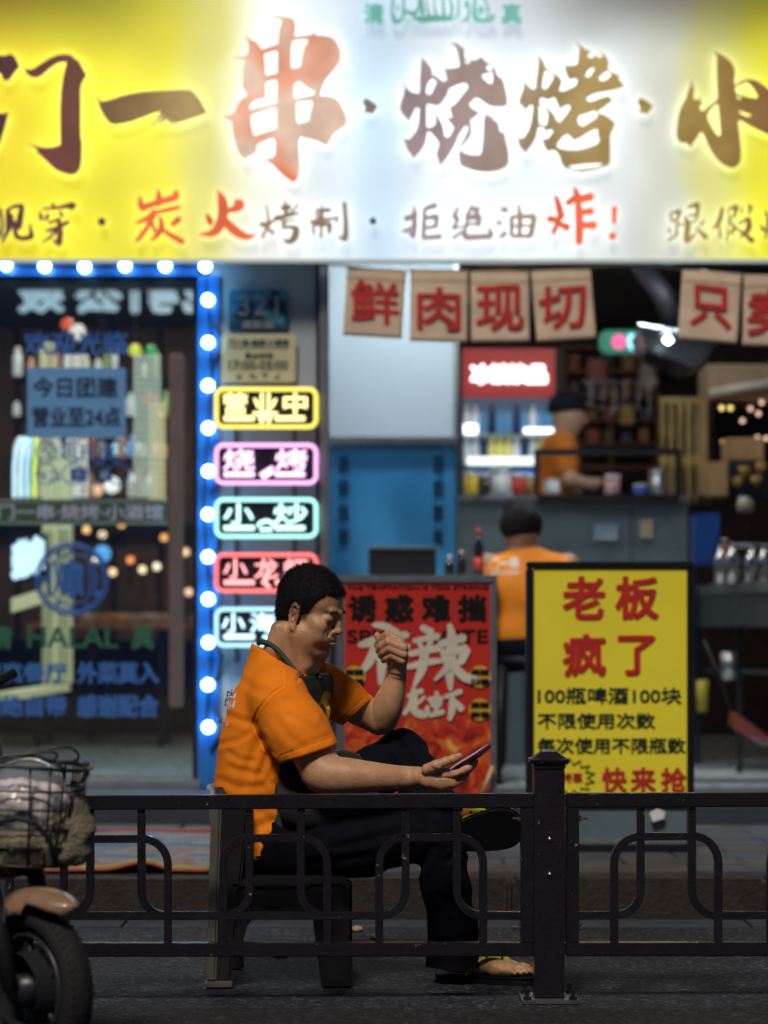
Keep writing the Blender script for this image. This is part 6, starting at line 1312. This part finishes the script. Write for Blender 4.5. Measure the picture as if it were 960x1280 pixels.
slab_o(0, Lh, .036, .0050, 0).build('case', mat('case_maroon', (.10, .018, .025), .4, var=.1), PH, bevel=.0035)
slab_o(0, Lh-.005, .032, .0005, .0056).build('screen', mat('phone_screen', (.02, .02, .03), .1, emit=(.5, .55, .7), est=.35), PH)
slab_o(Lh-.016, .012, .018, .0018, -.0066).build('camera_block', mat('case_edge', (.25, .10, .09), .3), PH, bevel=.001)
# --- plastic chair
CHR = thing('plastic_chair', P(345, 1215, 6.28), 'low dark plastic chair with a worn backrest under the seated man', 'chair')
chm = mat('chair_plastic', (.012, .012, .014), .5, spec=.25, var=.3, scale=5, bump=.1); chl = mat('chair_plastic_pale', (.085, .078, .060), .5, var=.35, scale=6)
def leg(x0t, x1t, yt, x0b, x1b, yb, Y0, Yd, name='leg', m=chm):
    t0, t1, b0, b1 = P(x0t, yt, Y0), P(x1t, yt, Y0), P(x0b, yb, Y0), P(x1b, yb, Y0)
    vs = [b0, b1, b1+Vector((0, Yd, 0)), b0+Vector((0, Yd, 0)), t0, t1, t1+Vector((0, Yd, 0)), t0+Vector((0, Yd, 0))]
    return MB().add(vs, [(0,3,2,1),(4,5,6,7),(0,1,5,4),(1,2,6,5),(2,3,7,6),(3,0,4,7)]).build(name, m, CHR, bevel=.006)
yb1 = HY + H*FPX/6.10; yb2 = HY + (H)*FPX/6.42
leg(270, 312, 1000, 259, 288, yb1-8, 6.10, .05); leg(264, 277, 1000, 257.5, 270, yb1-8, 6.092, .05, 'rear_edge', chl)  # paler edge: light on the chair's left side put into the colour
leg(270, 300, 1060, 283, 304, yb2, 6.42, .045)
leg(384, 430, 1098, 402, 441, yb1, 6.10, .05); leg(400, 440, 1098, 410, 440, yb2, 6.42, .045)
MB().bx(256, yb1-9, 290, yb1, 6.088, .056).build('foot', chl, CHR, bevel=.004)
zs = P(0, 1099, 6.10).z
MB().box((P(285, 0, 6.1).x, 6.10, zs-.03), (P(438, 0, 6.1).x, 6.47, zs)).build('seat', chm, CHR, bevel=.012)
arch = [(290, 1102), (436, 1102), (437, 1170), (414, 1170), (406, 1152), (385, 1143), (345, 1141), (318, 1145), (308, 1160), (300, 1190), (285, 1190)]
MB().prism([(P(a, b, 6.108).x, P(a, b, 6.108).z) for a, b in arch], 6.108, .02).build('side_panel', chm, CHR)
bk = [(x, y) for x, y in ((268, 984), (278, 984), (300, 1015), (312, 1060), (316, 1100), (290, 1100), (262, 1100))]
MB().prism([(P(a, b, 6.15).x, P(a, b, 6.15).z) for a, b in bk], 6.15, .012).build('backrest_side', mat('chair_brown', (.06, .045, .036), .5), CHR)
vs = []
for j in range(9):
    y = 982 + j*14
    for i in range(7): t = i/6; p = P(268 + 3*j*.55, y, 6.3); vs.append((p.x - .02*math.sin(t*math.pi), 6.14 + t*.30, p.z))
fs = [(j*7+i, j*7+i+1, (j+1)*7+i+1, (j+1)*7+i) for j in range(8) for i in range(6)]
o = link('backrest', mesh('backrest', vs, fs), mat('backrest_grey', (.20, .26, .32), .4, var=.2), CHR, True); so = o.modifiers.new('s', 'SOLIDIFY'); so.thickness = .012
# ================================================================== people inside
skin2 = mat('skin_inside', (.42, .25, .16), .5, sss=.05)
def person(label, parts):
    t = thing('person', parts['base'], label, 'person')
    for nm, m_, fn, lo, hi, h in parts['list']:
        f = Fld(np.array(lo), np.array(hi), h); fn(f); V, F_ = f.mesh(); V = relax(V, F_, 2); V = wave(V, normals(V, F_), .009 if nm == 'hair' else .004 if nm in ('t_shirt', 'shirt') else 0, 55 if nm == 'hair' else 28, 9); link(nm, npmesh(nm, V, F_), m_, t, True)
    return t
def box_of(x0, y0, x1, y1, Y0, Y1):
    a = P(x0, y1, Y1); b = P(x1, y0, Y1); c = P(x0, y1, Y0); d = P(x1, y0, Y0); return (min(a.x, c.x), Y0, min(a.z, c.z)), (max(b.x, d.x), Y1, max(b.z, d.z))
YW = 10.95
SP_ = lambda *q: (*M(*q[:3]), q[3])
def w_body(f):
    f.ell(M(652, 658, YW), (.085, .10, .115), k=.02); f.path([SP_(652, 680, YW, .055), SP_(655, 700, YW, .06), SP_(660, 730, YW, .12)], k=.03)
    f.ell(M(676, 660, YW+.0), (.012, .02, .028), k=.01); f.ell(M(628, 661, YW), (.012, .02, .028), k=.01)
    f.path([SP_(660, 740, YW, .12), SP_(648, 800, YW, .12)], k=.05)
    for sx in (-1, 1): f.path([SP_(660+sx*50, 705, YW, .05), SP_(660+sx*54, 770, YW-.02, .04), SP_(660+sx*40, 800, YW+.22, .032)], k=.03)
    for sx in (-1, 1): f.path([SP_(650+sx*20, 815, YW, .08), SP_(650+sx*34, 815, YW+.42, .06), SP_(650+sx*34, 930, YW+.42, .045)], k=.04)
def w_shirt(f):
    f.ell(M(661, 742, YW), (.200, .135, .19), k=.05); f.ell(M(650, 790, YW), (.165, .13, .14), k=.05)
    f.path([SP_(623, 716, YW, .070), SP_(657, 700, YW, .070), SP_(698, 714, YW, .070)], k=.03)
    for sx in (-1, 1): f.path([SP_(661+sx*39, 715, YW, .066), SP_(661+sx*46, 765, YW-.01, .060)], k=.04)
    f.ell(M(655, 678, YW), (.07, .075, .035), k=.02, op='s')
w = person('person in an orange t-shirt seated with his back to us behind the two boards', {'base': P(655, 985, YW), 'list': [
    ('body', skin2, w_body, *box_of(590, 625, 730, 990, YW-.25, YW+.6), .009),
    ('t_shirt', mat('orange_inside', (.80, .26, .012), .75, var=.1, bump=.3, bscale=30), w_shirt, *box_of(585, 670, 735, 850, YW-.25, YW+.25), .008),
    ('hair', hm, lambda f: (f.ell(M(651, 655, YW-.005), (.096, .108, .108), k=.02), f.cut(M(651, 668, YW), (0, .55, -1)), f.cut(M(651, 672, YW), (0, 0, -1))), *box_of(620, 620, 690, 690, YW-.2, YW+.2), .007),
    ('trousers', trm, lambda f: (f.ell(M(650, 812, YW), (.17, .15, .10), k=.04), f.path([SP_(632, 815, YW, .09), SP_(618, 815, YW+.42, .07), SP_(618, 950, YW+.42, .055)], k=.03), f.path([SP_(670, 815, YW, .09), SP_(684, 815, YW+.42, .07), SP_(684, 950, YW+.42, .055)], k=.03)), *box_of(590, 770, 730, 975, YW-.25, YW+.6), .011)]})
mb = MB(); decal_pts = None
for k in range(5):
    pass
shirt2 = [c for c in w.children if c.name.startswith('t_shirt')][0]
b2 = BVHTree.FromPolygons([v.co.copy() for v in shirt2.data.vertices], [tuple(q.vertices) for q in shirt2.data.polygons])
_b = bvh; bvh = b2
mb = MB(); decal(mb, '门一串', 612, 697, 648, 711, -.05, .8); mb.build('back_print', pr, shirt2)
mb = MB(); decal(mb, 'MENYICHUAN', 614, 714, 650, 718, -.05, .3); mb.build('back_print', pr, shirt2)
bvh = _b
ST = thing('stool', P(655, 985, YW), 'dark plastic stool with a pale shiny top edge under the seated orange back', 'stool')
MB().lathe(P(653, 832, YW), [(.15, 0), (.165, .02), (.165, .035), (.15, .045)], 24).build('seat', dkm, ST, True)
for sx, yo in ((-1, -.1), (1, -.1), (-1, .1), (1, .1)):
    a = P(653 + sx*26, 832, YW + yo); b = Vector((P(653 + sx*34, 0, YW).x, YW+yo*1.3, G)); MB().tube([a, b], [.03, .022], 8).build('leg', dkm, ST, True)
YK = 13.35
capm = mat('cap_dark', (.008, .010, .018), .9, spec=.1)
def k_body(f):
    f.ell(M(711, 522, YK), (.09, .078, .115), k=.02); f.ell(M(732, 526, YK), (.02, .02, .02), k=.02); f.path([SP_(708, 535, YK, .05), SP_(702, 560, YK, .07), SP_(699, 620, YK, .12)], k=.04)
    f.path([SP_(706, 560, YK-.15, .05), SP_(712, 600, YK-.2, .042), SP_(742, 606, YK-.2, .032), SP_(748, 603, YK-.2, .028)], k=.02)
    f.path([SP_(700, 620, YK, .12), SP_(700, 800, YK, .09), SP_(700, 900, YK, .06)], k=.04)
def k_shirt(f):
    f.ell(M(699, 575, YK), (.115, .19, .17), k=.05); f.ell(M(696, 625, YK), (.12, .17, .18), k=.05); f.path([SP_(704, 555, YK-.13, .07), SP_(709, 588, YK-.17, .064)], k=.03); f.cut(M(705, 543, YK), (.2, 0, 1))
person('cook in an orange shirt and dark cap bending behind the black frame', {'base': Z(700, YK, G), 'list': [
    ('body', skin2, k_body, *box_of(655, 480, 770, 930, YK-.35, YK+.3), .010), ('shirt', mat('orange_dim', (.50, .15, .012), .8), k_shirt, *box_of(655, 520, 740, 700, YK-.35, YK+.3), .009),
    ('trousers', trm, lambda f: f.path([SP_(697, 680, YK, .14), SP_(697, 930, YK, .10)], k=.02), *box_of(650, 640, 745, 960, YK-.3, YK+.3), .012),
    ('cap', capm, lambda f: (f.ell(M(708, 510, YK), (.105, .095, .10), k=.01), f.cut(M(708, 515, YK), (.1, 0, -1)), f.ell(M(732, 511, YK), (.06, .06, .012), k=.01)), *box_of(670, 470, 760, 535, YK-.2, YK+.2), .007)]})
# ================================================================== roadside railing
YR = 5.88
def FP(px, py, dy=0): Y = YR + (px-480)*.00009 + dy; return P(px, py + (480-px)*.0045*(1 if py < 1100 else .2), Y)
def solid(mb, x0, y0, x1, y1, dep, off=0):
    a, b, c, d = FP(x0, y1, off), FP(x1, y1, off), FP(x1, y0, off), FP(x0, y0, off); t = Vector((0, dep, 0)); vs = [a, b, c, d] + [q+t for q in (a, b, c, d)]
    return mb.add(vs, [(0,1,2,3),(7,6,5,4),(0,4,5,1),(1,5,6,2),(2,6,7,3),(3,7,4,0)])
def rail_mat():
    m = mat('railing_paint', (.008, .007, .011), .36, var=.25, scale=20, bump=.12, bscale=140, spec=.5, coat=.15); n = m.node_tree; L = n.links; b = n.nodes['Principled BSDF']
    # chipped paint shows pale primer here and there
    no = n.nodes.new('ShaderNodeTexNoise'); no.inputs['Scale'].default_value = 38; no.inputs['Detail'].default_value = 9; no.inputs['Roughness'].default_value = .7; L.new(n.nodes['Texture Coordinate'].outputs['Object'], no.inputs['Vector'])
    r = n.nodes.new('ShaderNodeMapRange'); r.inputs['From Min'].default_value = .655; r.inputs['From Max'].default_value = .68; L.new(no.outputs['Fac'], r.inputs['Value'])
    src = b.inputs['Base Color'].links[0].from_socket; mx = n.nodes.new('ShaderNodeMix'); mx.data_type = 'RGBA'; L.new(r.outputs[0], mx.inputs[0]); L.new(src, mx.inputs[6]); mx.inputs[7].default_value = (.22, .25, .26, 1); L.new(mx.outputs[2], b.inputs['Base Color']); return m
rpm = rail_mat(); bolt = mat('bolt_steel', (.5, .5, .5), .25, metal=1)
def panel(x0, x1, centres, label, closed_l, closed_r):
    T_ = thing('road_railing', FP((max(x0, 0)+min(x1, 960))/2, 1196), label, 'railing', 'dark railing panels along the road')
    solid(MB(), x0, 993, x1, 1011, .038).build('top_rail', rpm, T_, bevel=.003); solid(MB(), x0, 1179, x1, 1196, .038).build('bottom_rail', rpm, T_, bevel=.003)
    if closed_r: solid(MB(), x1-17, 1011, x1, 1179, .036, .001).build('end_stile', rpm, T_, bevel=.002)
    if closed_l: solid(MB(), x0, 1011, x0+17, 1179, .036, .001).build('end_stile', rpm, T_, bevel=.002)
    r_ = .0136; o_ = .018
    for c in centres:
        for s in (-1, 1):
            if not (x0-5 < c+s*67 < x1+5): continue
            arc = [(c+s*32, 1011), (c+s*32, 1110)] + [(c+s*(32+30*(1-math.cos(a))), 1112+32*math.sin(a)) for a in [math.radians(q) for q in range(10, 91, 10)]]
            lim = c + s*100 if (c + s*197 in centres or abs(c+s*195-539) < 4 or abs(c+s*199-344) < 4 or abs(c+s*195.4-1028) < 2 or abs(c+s*195.4-832.6) < 2) else (x1-15 if s > 0 else x0+15)
            arc.append((lim, 1144.5))
            MB().tube([FP(a, b, o_) for a, b in arc], r_, 4).build('curved_bar', rpm, T_, bevel=.0012)
            hoop = [(c, 1047)] + [(c+s*(33+32*math.sin(a)), 1047+33*(1-math.cos(a))) for a in [math.radians(q) for q in range(0, 91, 10)]] + [(c+s*65, 1179)]
            MB().tube([FP(a, b, o_+.0005*s) for a, b in hoop], r_*.985, 4).build('hoop_bar', rpm, T_, bevel=.0012)
    wb = MB(); k_ = 0
    for c in centres:
        for dx, py in ((-32, 1047), (32, 1047), (-65, 1144.5), (65, 1144.5), (-32, 1013), (32, 1013), (-65, 1178), (65, 1178)):
            if x0 < c+dx < x1:
                for q in (-4, 4):
                    p_ = FP(c+dx+q*.9, py+(3 if py > 1100 else 4), o_-.008); wb.lathe(p_, [(.0004, -.003), (.0034, 0), (.0004, .003)], 6); k_ += 1
    o = wb.build('weld_beads', rpm, T_, True); o['kind'] = 'stuff'
    return T_
panel(-120, 668, [145-197*1, 145, 344, 539], 'dark painted railing panel left of the square post, in front of the seated man', False, True)
panel(707, 1090, [832.6, 1028], 'dark painted railing panel right of the square post, under the yellow board', True, False)
PT = thing('railing_post', FP(687, 1256), 'square dark railing post with a pyramid cap and a bolted base plate', 'post')
hw = S(19, YR-.03)
yp0 = YR - .03 + (687-480)*.00009; cxp = P(687, 0, yp0).x
def ring(z, w_, y=None): return [(cxp-w_, yp0+hw-w_, z), (cxp+w_, yp0+hw-w_, z), (cxp+w_, yp0+hw+w_, z), (cxp-w_, yp0+hw+w_, z)]
def stack(levels):
    mb = MB(); vs = []; fs = []
    for z, w_ in levels: vs += ring(z, w_)
    n = len(levels)
    for i in range(n-1): fs += [(i*4+k, i*4+(k+1) % 4, (i+1)*4+(k+1) % 4, (i+1)*4+k) for k in range(4)]
    fs += [(3, 2, 1, 0), tuple((n-1)*4+k for k in range(4))]; return mb.add(vs, fs)
zz = lambda py: P(0, py, yp0).z
stack([(.012, hw), (zz(962), hw)]).build('shaft', rpm, PT, bevel=.002)
stack([(zz(962), hw*1.0), (zz(960), hw*1.05), (zz(955), hw*1.05)]).build('collar', rpm, PT, bevel=.001)
stack([(zz(955), hw*1.22), (zz(951), hw*1.32), (zz(949), hw*1.32), (zz(948), hw*1.12), (zz(940), hw*.52), (zz(938), hw*.46)]).build('cap', rpm, PT, bevel=.0015)
stack([(0.002, hw*1.85), (.010, hw*1.85)]).build('base_plate', mat('plate_worn', (.10, .11, .10), .5, metal=.4, var=.4), PT)
for sx in (-1, 1):
    for sy in (-1, 1):
        c = (cxp+sx*hw*1.5, yp0+hw+sy*hw*1.5, .010); MB().lathe(c, [(.010, 0), (.010, .008), (.005, .008), (.005, .024), (.001, .026)], 6).build('anchor_bolt', dkm, PT)
for py in (1049, 1093): MB().lathe((cxp, yp0-.001, zz(py)), [(.0072, .001), (.0065, -.003), (.003, -.006), (.0005, -.0065)], 14, 'y').build('screw', bolt, PT, True)
for px, dx, py in ((651, -1, 1024), (651, -1, 1159), (707+17, 1, 1024), (707+17, 1, 1159)):
    c = FP(px, py, .02); mb = MB(); mb.tube([c, c+Vector((dx*.020, 0, 0))], .0035, 8); mb.tube([c, c+Vector((dx*.006, 0, 0))], .0068, 6); mb.build('side_bolt', bolt, PT)
# ================================================================== scooter at the left edge
YV = 4.95; A_ = math.radians(-46); hd = Vector((math.cos(A_), math.sin(A_), 0)); sdv = Vector((-math.sin(A_), math.cos(A_), 0)); up = Vector((0, 0, 1))
wc = P(44, 1240, YV); R_ = .170; wc.z = R_ + .002
BK = thing('electric_scooter', Vector((wc.x, wc.y, 0)), 'dark scooter with wire basket and tan front mudguard, cut off by the left edge', 'scooter')
def bk(f_, s_, z_): return wc + hd*f_ + sdv*s_ + up*z_
def tor(rc, rt, wd, seg=48, ps=10, sp=0):
    vs, fs = [], []
    for i in range(seg):
        a = i*2*math.pi/seg
        for j in range(ps):
            b = j*2*math.pi/ps; rr = rc + rt*math.cos(b); vs.append(bk(rr*math.cos(a), wd*math.sin(b), rr*math.sin(a)))
    for i in range(seg):
        for j in range(ps): fs.append((i*ps+j, i*ps+(j+1) % ps, ((i+1) % seg)*ps+(j+1) % ps, ((i+1) % seg)*ps+j))
    return MB().add(vs, fs)
tyre = mat('tyre_rubber', (.007, .007, .009), .8, bump=.3, bscale=90); WH = tor(R_-.027, .027, .036).build('wheel', tyre, BK, True)
rimm = mat('rim_grey', (.04, .045, .055), .4, metal=.5); forkm0 = mat('hub_black', (.015, .015, .02), .4)
tor(R_-.060, .008, .028, 40, 8).build('rim', rimm, WH, True)
hub = MB()
vs = []
hub.tube([bk(0, -.05, 0), bk(0, .05, 0)], [.032, .032], 20); hub.build('hub', forkm0, WH, True)
for k in range(5):
    a = k*2*math.pi/5 + .5; MB().tube([bk(.035*math.cos(a), 0, .035*math.sin(a)), bk((R_-.06)*math.cos(a), 0, (R_-.06)*math.sin(a))], [.018, .011], 8, sq=.6).build('spoke', rimm, WH, True)
for k in range(60):
    a = k*2*math.pi/60; rr = R_-.004
    MB().tube([bk((rr-.004)*math.cos(a), -.026, (rr-.004)*math.sin(a)), bk((rr+.001)*math.cos(a+.03), 0, (rr+.001)*math.sin(a+.03)), bk((rr-.004)*math.cos(a), .026, (rr-.004)*math.sin(a))], .0028, 4).build('tread_block', tyre, WH)
tor(.075, .002, .05, 30, 4).build('brake_disc', rimm, WH)
forkm = mat('fork_black', (.02, .02, .024), .35, metal=.3)
for s_ in (-.058, .058):
    MB().tube([bk(0, s_, 0), bk(-.045, s_, .13), bk(-.085, s_, .24)], [.017, .019, .020], 12).build('fork_leg', forkm, BK, True)
MB().tube([bk(-.085, -.07, .24), bk(-.085, .07, .24)], .02, 10).build('fork_crown', forkm, BK, True)
MB().tube([bk(-.085, 0, .22), bk(-.20, 0, .62)], .026, 14).build('steering_tube', forkm, BK, True)
MB().tube([bk(-.20, -.30, .66), bk(-.20, -.1, .62), bk(-.20, .04, .62), bk(-.20, .09, .64)], .012, 10).build('handlebar', forkm, BK, True)
# mudguard shell over the tyre
vs, fs = [], []; NA, NB = 18, 12
for i in range(NA+1):
    a = math.radians(52 + (132-52)*i/NA); t = i/NA; wd = .052*(1-.45*abs(2*t-1)**3) * (1 if i > 2 else .6+.2*i); 
    for j in range(NB+1):
        b = math.pi*j/NB; rr = R_ + .006 + .026*(1-t)**2 + .024*math.sin(b) - (.030 if .35 < t < .8 else .006)*(1-math.sin(b)); vs.append(bk(rr*math.cos(a), -wd*math.cos(b), rr*math.sin(a)))
for i in range(NA):
    for j in range(NB): fs.append((i*(NB+1)+j, i*(NB+1)+j+1, (i+1)*(NB+1)+j+1, (i+1)*(NB+1)+j))
tan = mat('mudguard_tan', (.30, .19, .12), .3, var=.15, coat=.5)
o = MB().add(vs, fs).build('mudguard', tan, BK, True); so = o.modifiers.new('s', 'SOLIDIFY'); so.thickness = .004
for s_ in (-.056, .056): MB().tube([bk(-.035, s_, .11), bk(-.03, s_*.95, R_-.005)], .007, 8).build('mudguard_stay', bolt, BK)
bodym = mat('body_grey', (.16, .17, .19), .35, coat=.4)
f = Fld(np.array(bk(-.60, 0, -.12))-.25, np.array(bk(-.2, 0, .35))+.25, .01)
f.path([(*bk(-.25, 0, .42), .07), (*bk(-.27, 0, .15), .085), (*bk(-.34, 0, -.03), .08), (*bk(-.75, 0, -.05), .08)], k=.04)
V, F_ = f.mesh(); V = relax(V, F_, 3); link('leg_shield', npmesh('leg_shield', V, F_), bodym, BK, True)
# wire basket in front of the steering tube
BKc = P(26, 0, 5.02); bcx, bcy = BKc.x - .012, 5.02
wire = mat('basket_wire', (.012, .012, .016), .3, metal=.4)
BSK = thing('wire_basket', Vector((bcx, bcy, .40)), 'black wire basket on the scooter, full of a grey bag and woolly gloves', 'basket')
BSK['label'] = 'black wire basket with looped lid mounted over the scooter\'s front wheel'
def rr_(hx, hy, z, n=40, tilt=0):
    out = []
    for k in range(n):
        a = k*2*math.pi/n; cx = abs(math.cos(a))**.55*math.copysign(1, math.cos(a)); cy = abs(math.sin(a))**.55*math.copysign(1, math.sin(a)); p = Vector((bcx, bcy, z)) + hd*0 + Vector((cx*hx*.98, cy*hy, 0)); p.z += tilt*cx; out.append(p)
    return out
zl = lambda py: P(0, py, 5.0).z
MB().tube(rr_(.158, .13, zl(954), tilt=-.012), .0045, 8, True).build('rim_wire', wire, BSK, True)
for i, (py, sc) in enumerate(((985, .955), (1008, .925), (1032, .89), (1055, .85), (1078, .80))): MB().tube(rr_(.150*sc, .125*sc, zl(py), tilt=-.005), .0026, 6, True).build('hoop_wire', wire, BSK, True)
top = rr_(.150, .125, zl(955), 44); bot = rr_(.150*.80, .125*.80, zl(1080), 44)
for k in range(0, 44, 2): MB().tube([top[k], (top[k]+bot[k])/2 + (top[k]-Vector((bcx, bcy, top[k].z)))*.03, bot[k]], .0024, 6).build('upright_wire', wire, BSK, True)
for k in range(-2, 3): MB().tube([Vector((bcx-.115, bcy+k*.035, zl(1080))), Vector((bcx+.115, bcy+k*.035, zl(1080)))], .0024, 5).build('floor_wire', wire, BSK, True)
for q in ([(-20, 953), (20, 945), (60, 936), (85, 934), (97, 941), (97, 949), (86, 953)], [(-10, 948), (30, 943), (62, 940), (72, 944), (66, 950), (58, 949)], [(66, 949), (75, 957), (78, 960), (79, 968), (81, 970), (79, 960)], [(-20, 958), (20, 947), (45, 945), (60, 950), (72, 954)]):
    MB().tube([P(a, b, 4.98 + .001*i) for i, (a, b) in enumerate([(float(x), float(y)) for x, y in spline(q, 5)])], .0026, 6).build('lid_loop', wire, BSK, True)
MB().tube([P(86, 953, 5.0), P(104, 957, 4.97), P(110, 967, 4.95), P(101, 977, 4.93), P(88, 979, 4.93)], .0050, 8).build('handle_loop', wire, BSK, True)
MB().tube([P(92, 988, 4.95), P(106, 987, 4.95), P(107, 990, 4.94), P(95, 994, 4.94)], .0026, 6).build('handle_loop', wire, BSK, True)
# bag and gloves in it
def blob(name, m_, fn, lo, hi, h, label, cat, amp, sc, sd_):
    f = Fld(np.array(lo), np.array(hi), h); fn(f); V, F_ = f.mesh(); V = relax(V, F_, 1); N = normals(V, F_); V = wave(V, N, amp, sc, sd_); N = normals(V, F_); V = wave(V, N, amp*.5, sc*2.3, sd_+1)
    o = link(name, npmesh(name, V, F_), m_, None, True); tag(o, label, cat); return o
blob('helmet', mat('helmet_grey', (.20, .24, .27), .18, coat=.8, var=.1), lambda f: (f.ell(M(34, 1000, 5.03), (.085, .095, .088), k=.02), f.ell(M(34, 1015, 5.03), (.088, .098, .06), k=.02)), *box_of(-40, 930, 110, 1090, 4.85, 5.2), .004, 'smooth grey helmet lying in the scooter basket under a crumpled bag', 'helmet', .0008, 20, 4)
blob('plastic_bag', mat('bag_film', (.60, .57, .56), .25, var=.5, scale=16, coat=.6, bump=.3), lambda f: (f.ell(M(28, 1004, 4.985), (.090, .075, .062), k=.02), f.ell(M(44, 1015, 4.99), (.062, .07, .062), k=.02)), *box_of(-50, 940, 120, 1090, 4.8, 5.2), .0035, 'crumpled translucent bag wrapped over the helmet in the wire basket', 'bag', .005, 75, 5)
glv = mat('glove_wool', (.19, .17, .12), .95, var=.45, scale=22, bump=1, bscale=170)
blob('glove', glv, lambda f: (f.path([SP_(99, 1006, 4.965, .020), SP_(102, 1035, 4.97, .025), SP_(92, 1062, 4.97, .028), SP_(55, 1060, 4.97, .034)], k=.02), f.path([SP_(66, 1034, 4.96, .022), SP_(84, 1024, 4.955, .02)], k=.015)), *box_of(20, 975, 140, 1110, 4.86, 5.06), .0035, 'woolly beige glove bulging out of the right side of the basket', 'glove', .005, 80, 6)
blob('glove', glv, lambda f: [f.path([SP_(x, 1076, 4.94, .016), SP_(x-2, 1054, 4.935, .020), SP_(x-1, 1038, 4.95, .017)], k=.006) for x in (-8, 9, 26, 43, 60)], *box_of(-50, 1000, 90, 1100, 4.86, 5.04), .0035, 'woolly beige glove with thick fingers low in the left of the basket', 'glove', .003, 90, 7)
o = MB().tube([P(-20, 1065, 4.86), P(-5, 1030, 4.86), P(20, 1022, 4.855), P(45, 1030, 4.855), P(62, 1050, 4.86), P(70, 1085, 4.87)], .006, 8).build('bungee_cord', dkm, None, True); tag(o, 'black elastic cord arched over the gloves in the basket', 'cord')
# litter on the road
for k, (px, py, Y_, lb) in enumerate(((430, 1162, 7.3, 'pale'), (445, 1163, 7.28, 'tan'), (350, 1202, 6.7, 'little beige'), (470, 1170, 7.1, 'brown'))):
    c = Vector(((px-CX)*Y_/FPX, Y_, .003)); vs = [c + Vector((.020*math.cos(a)*(1+.3*(i % 2)), .03*math.sin(a), .004*(i % 3))) for i, a in enumerate([j*math.pi/4 for j in range(8)])]
    o = MB().add(vs + [v + Vector((0, 0, .002)) for v in vs], [tuple(range(7, -1, -1)), tuple(range(8, 16))] + [(i, (i+1) % 8, (i+1) % 8+8, i+8) for i in range(8)]).build('fallen_leaf', mat('leaf_' + lb.split()[0], ((.45, .35, .25), (.4, .28, .15), (.3, .26, .18), (.25, .15, .08))[k], .8), None); tag(o, '%s fallen leaf on the road near the chair' % lb, 'leaf')
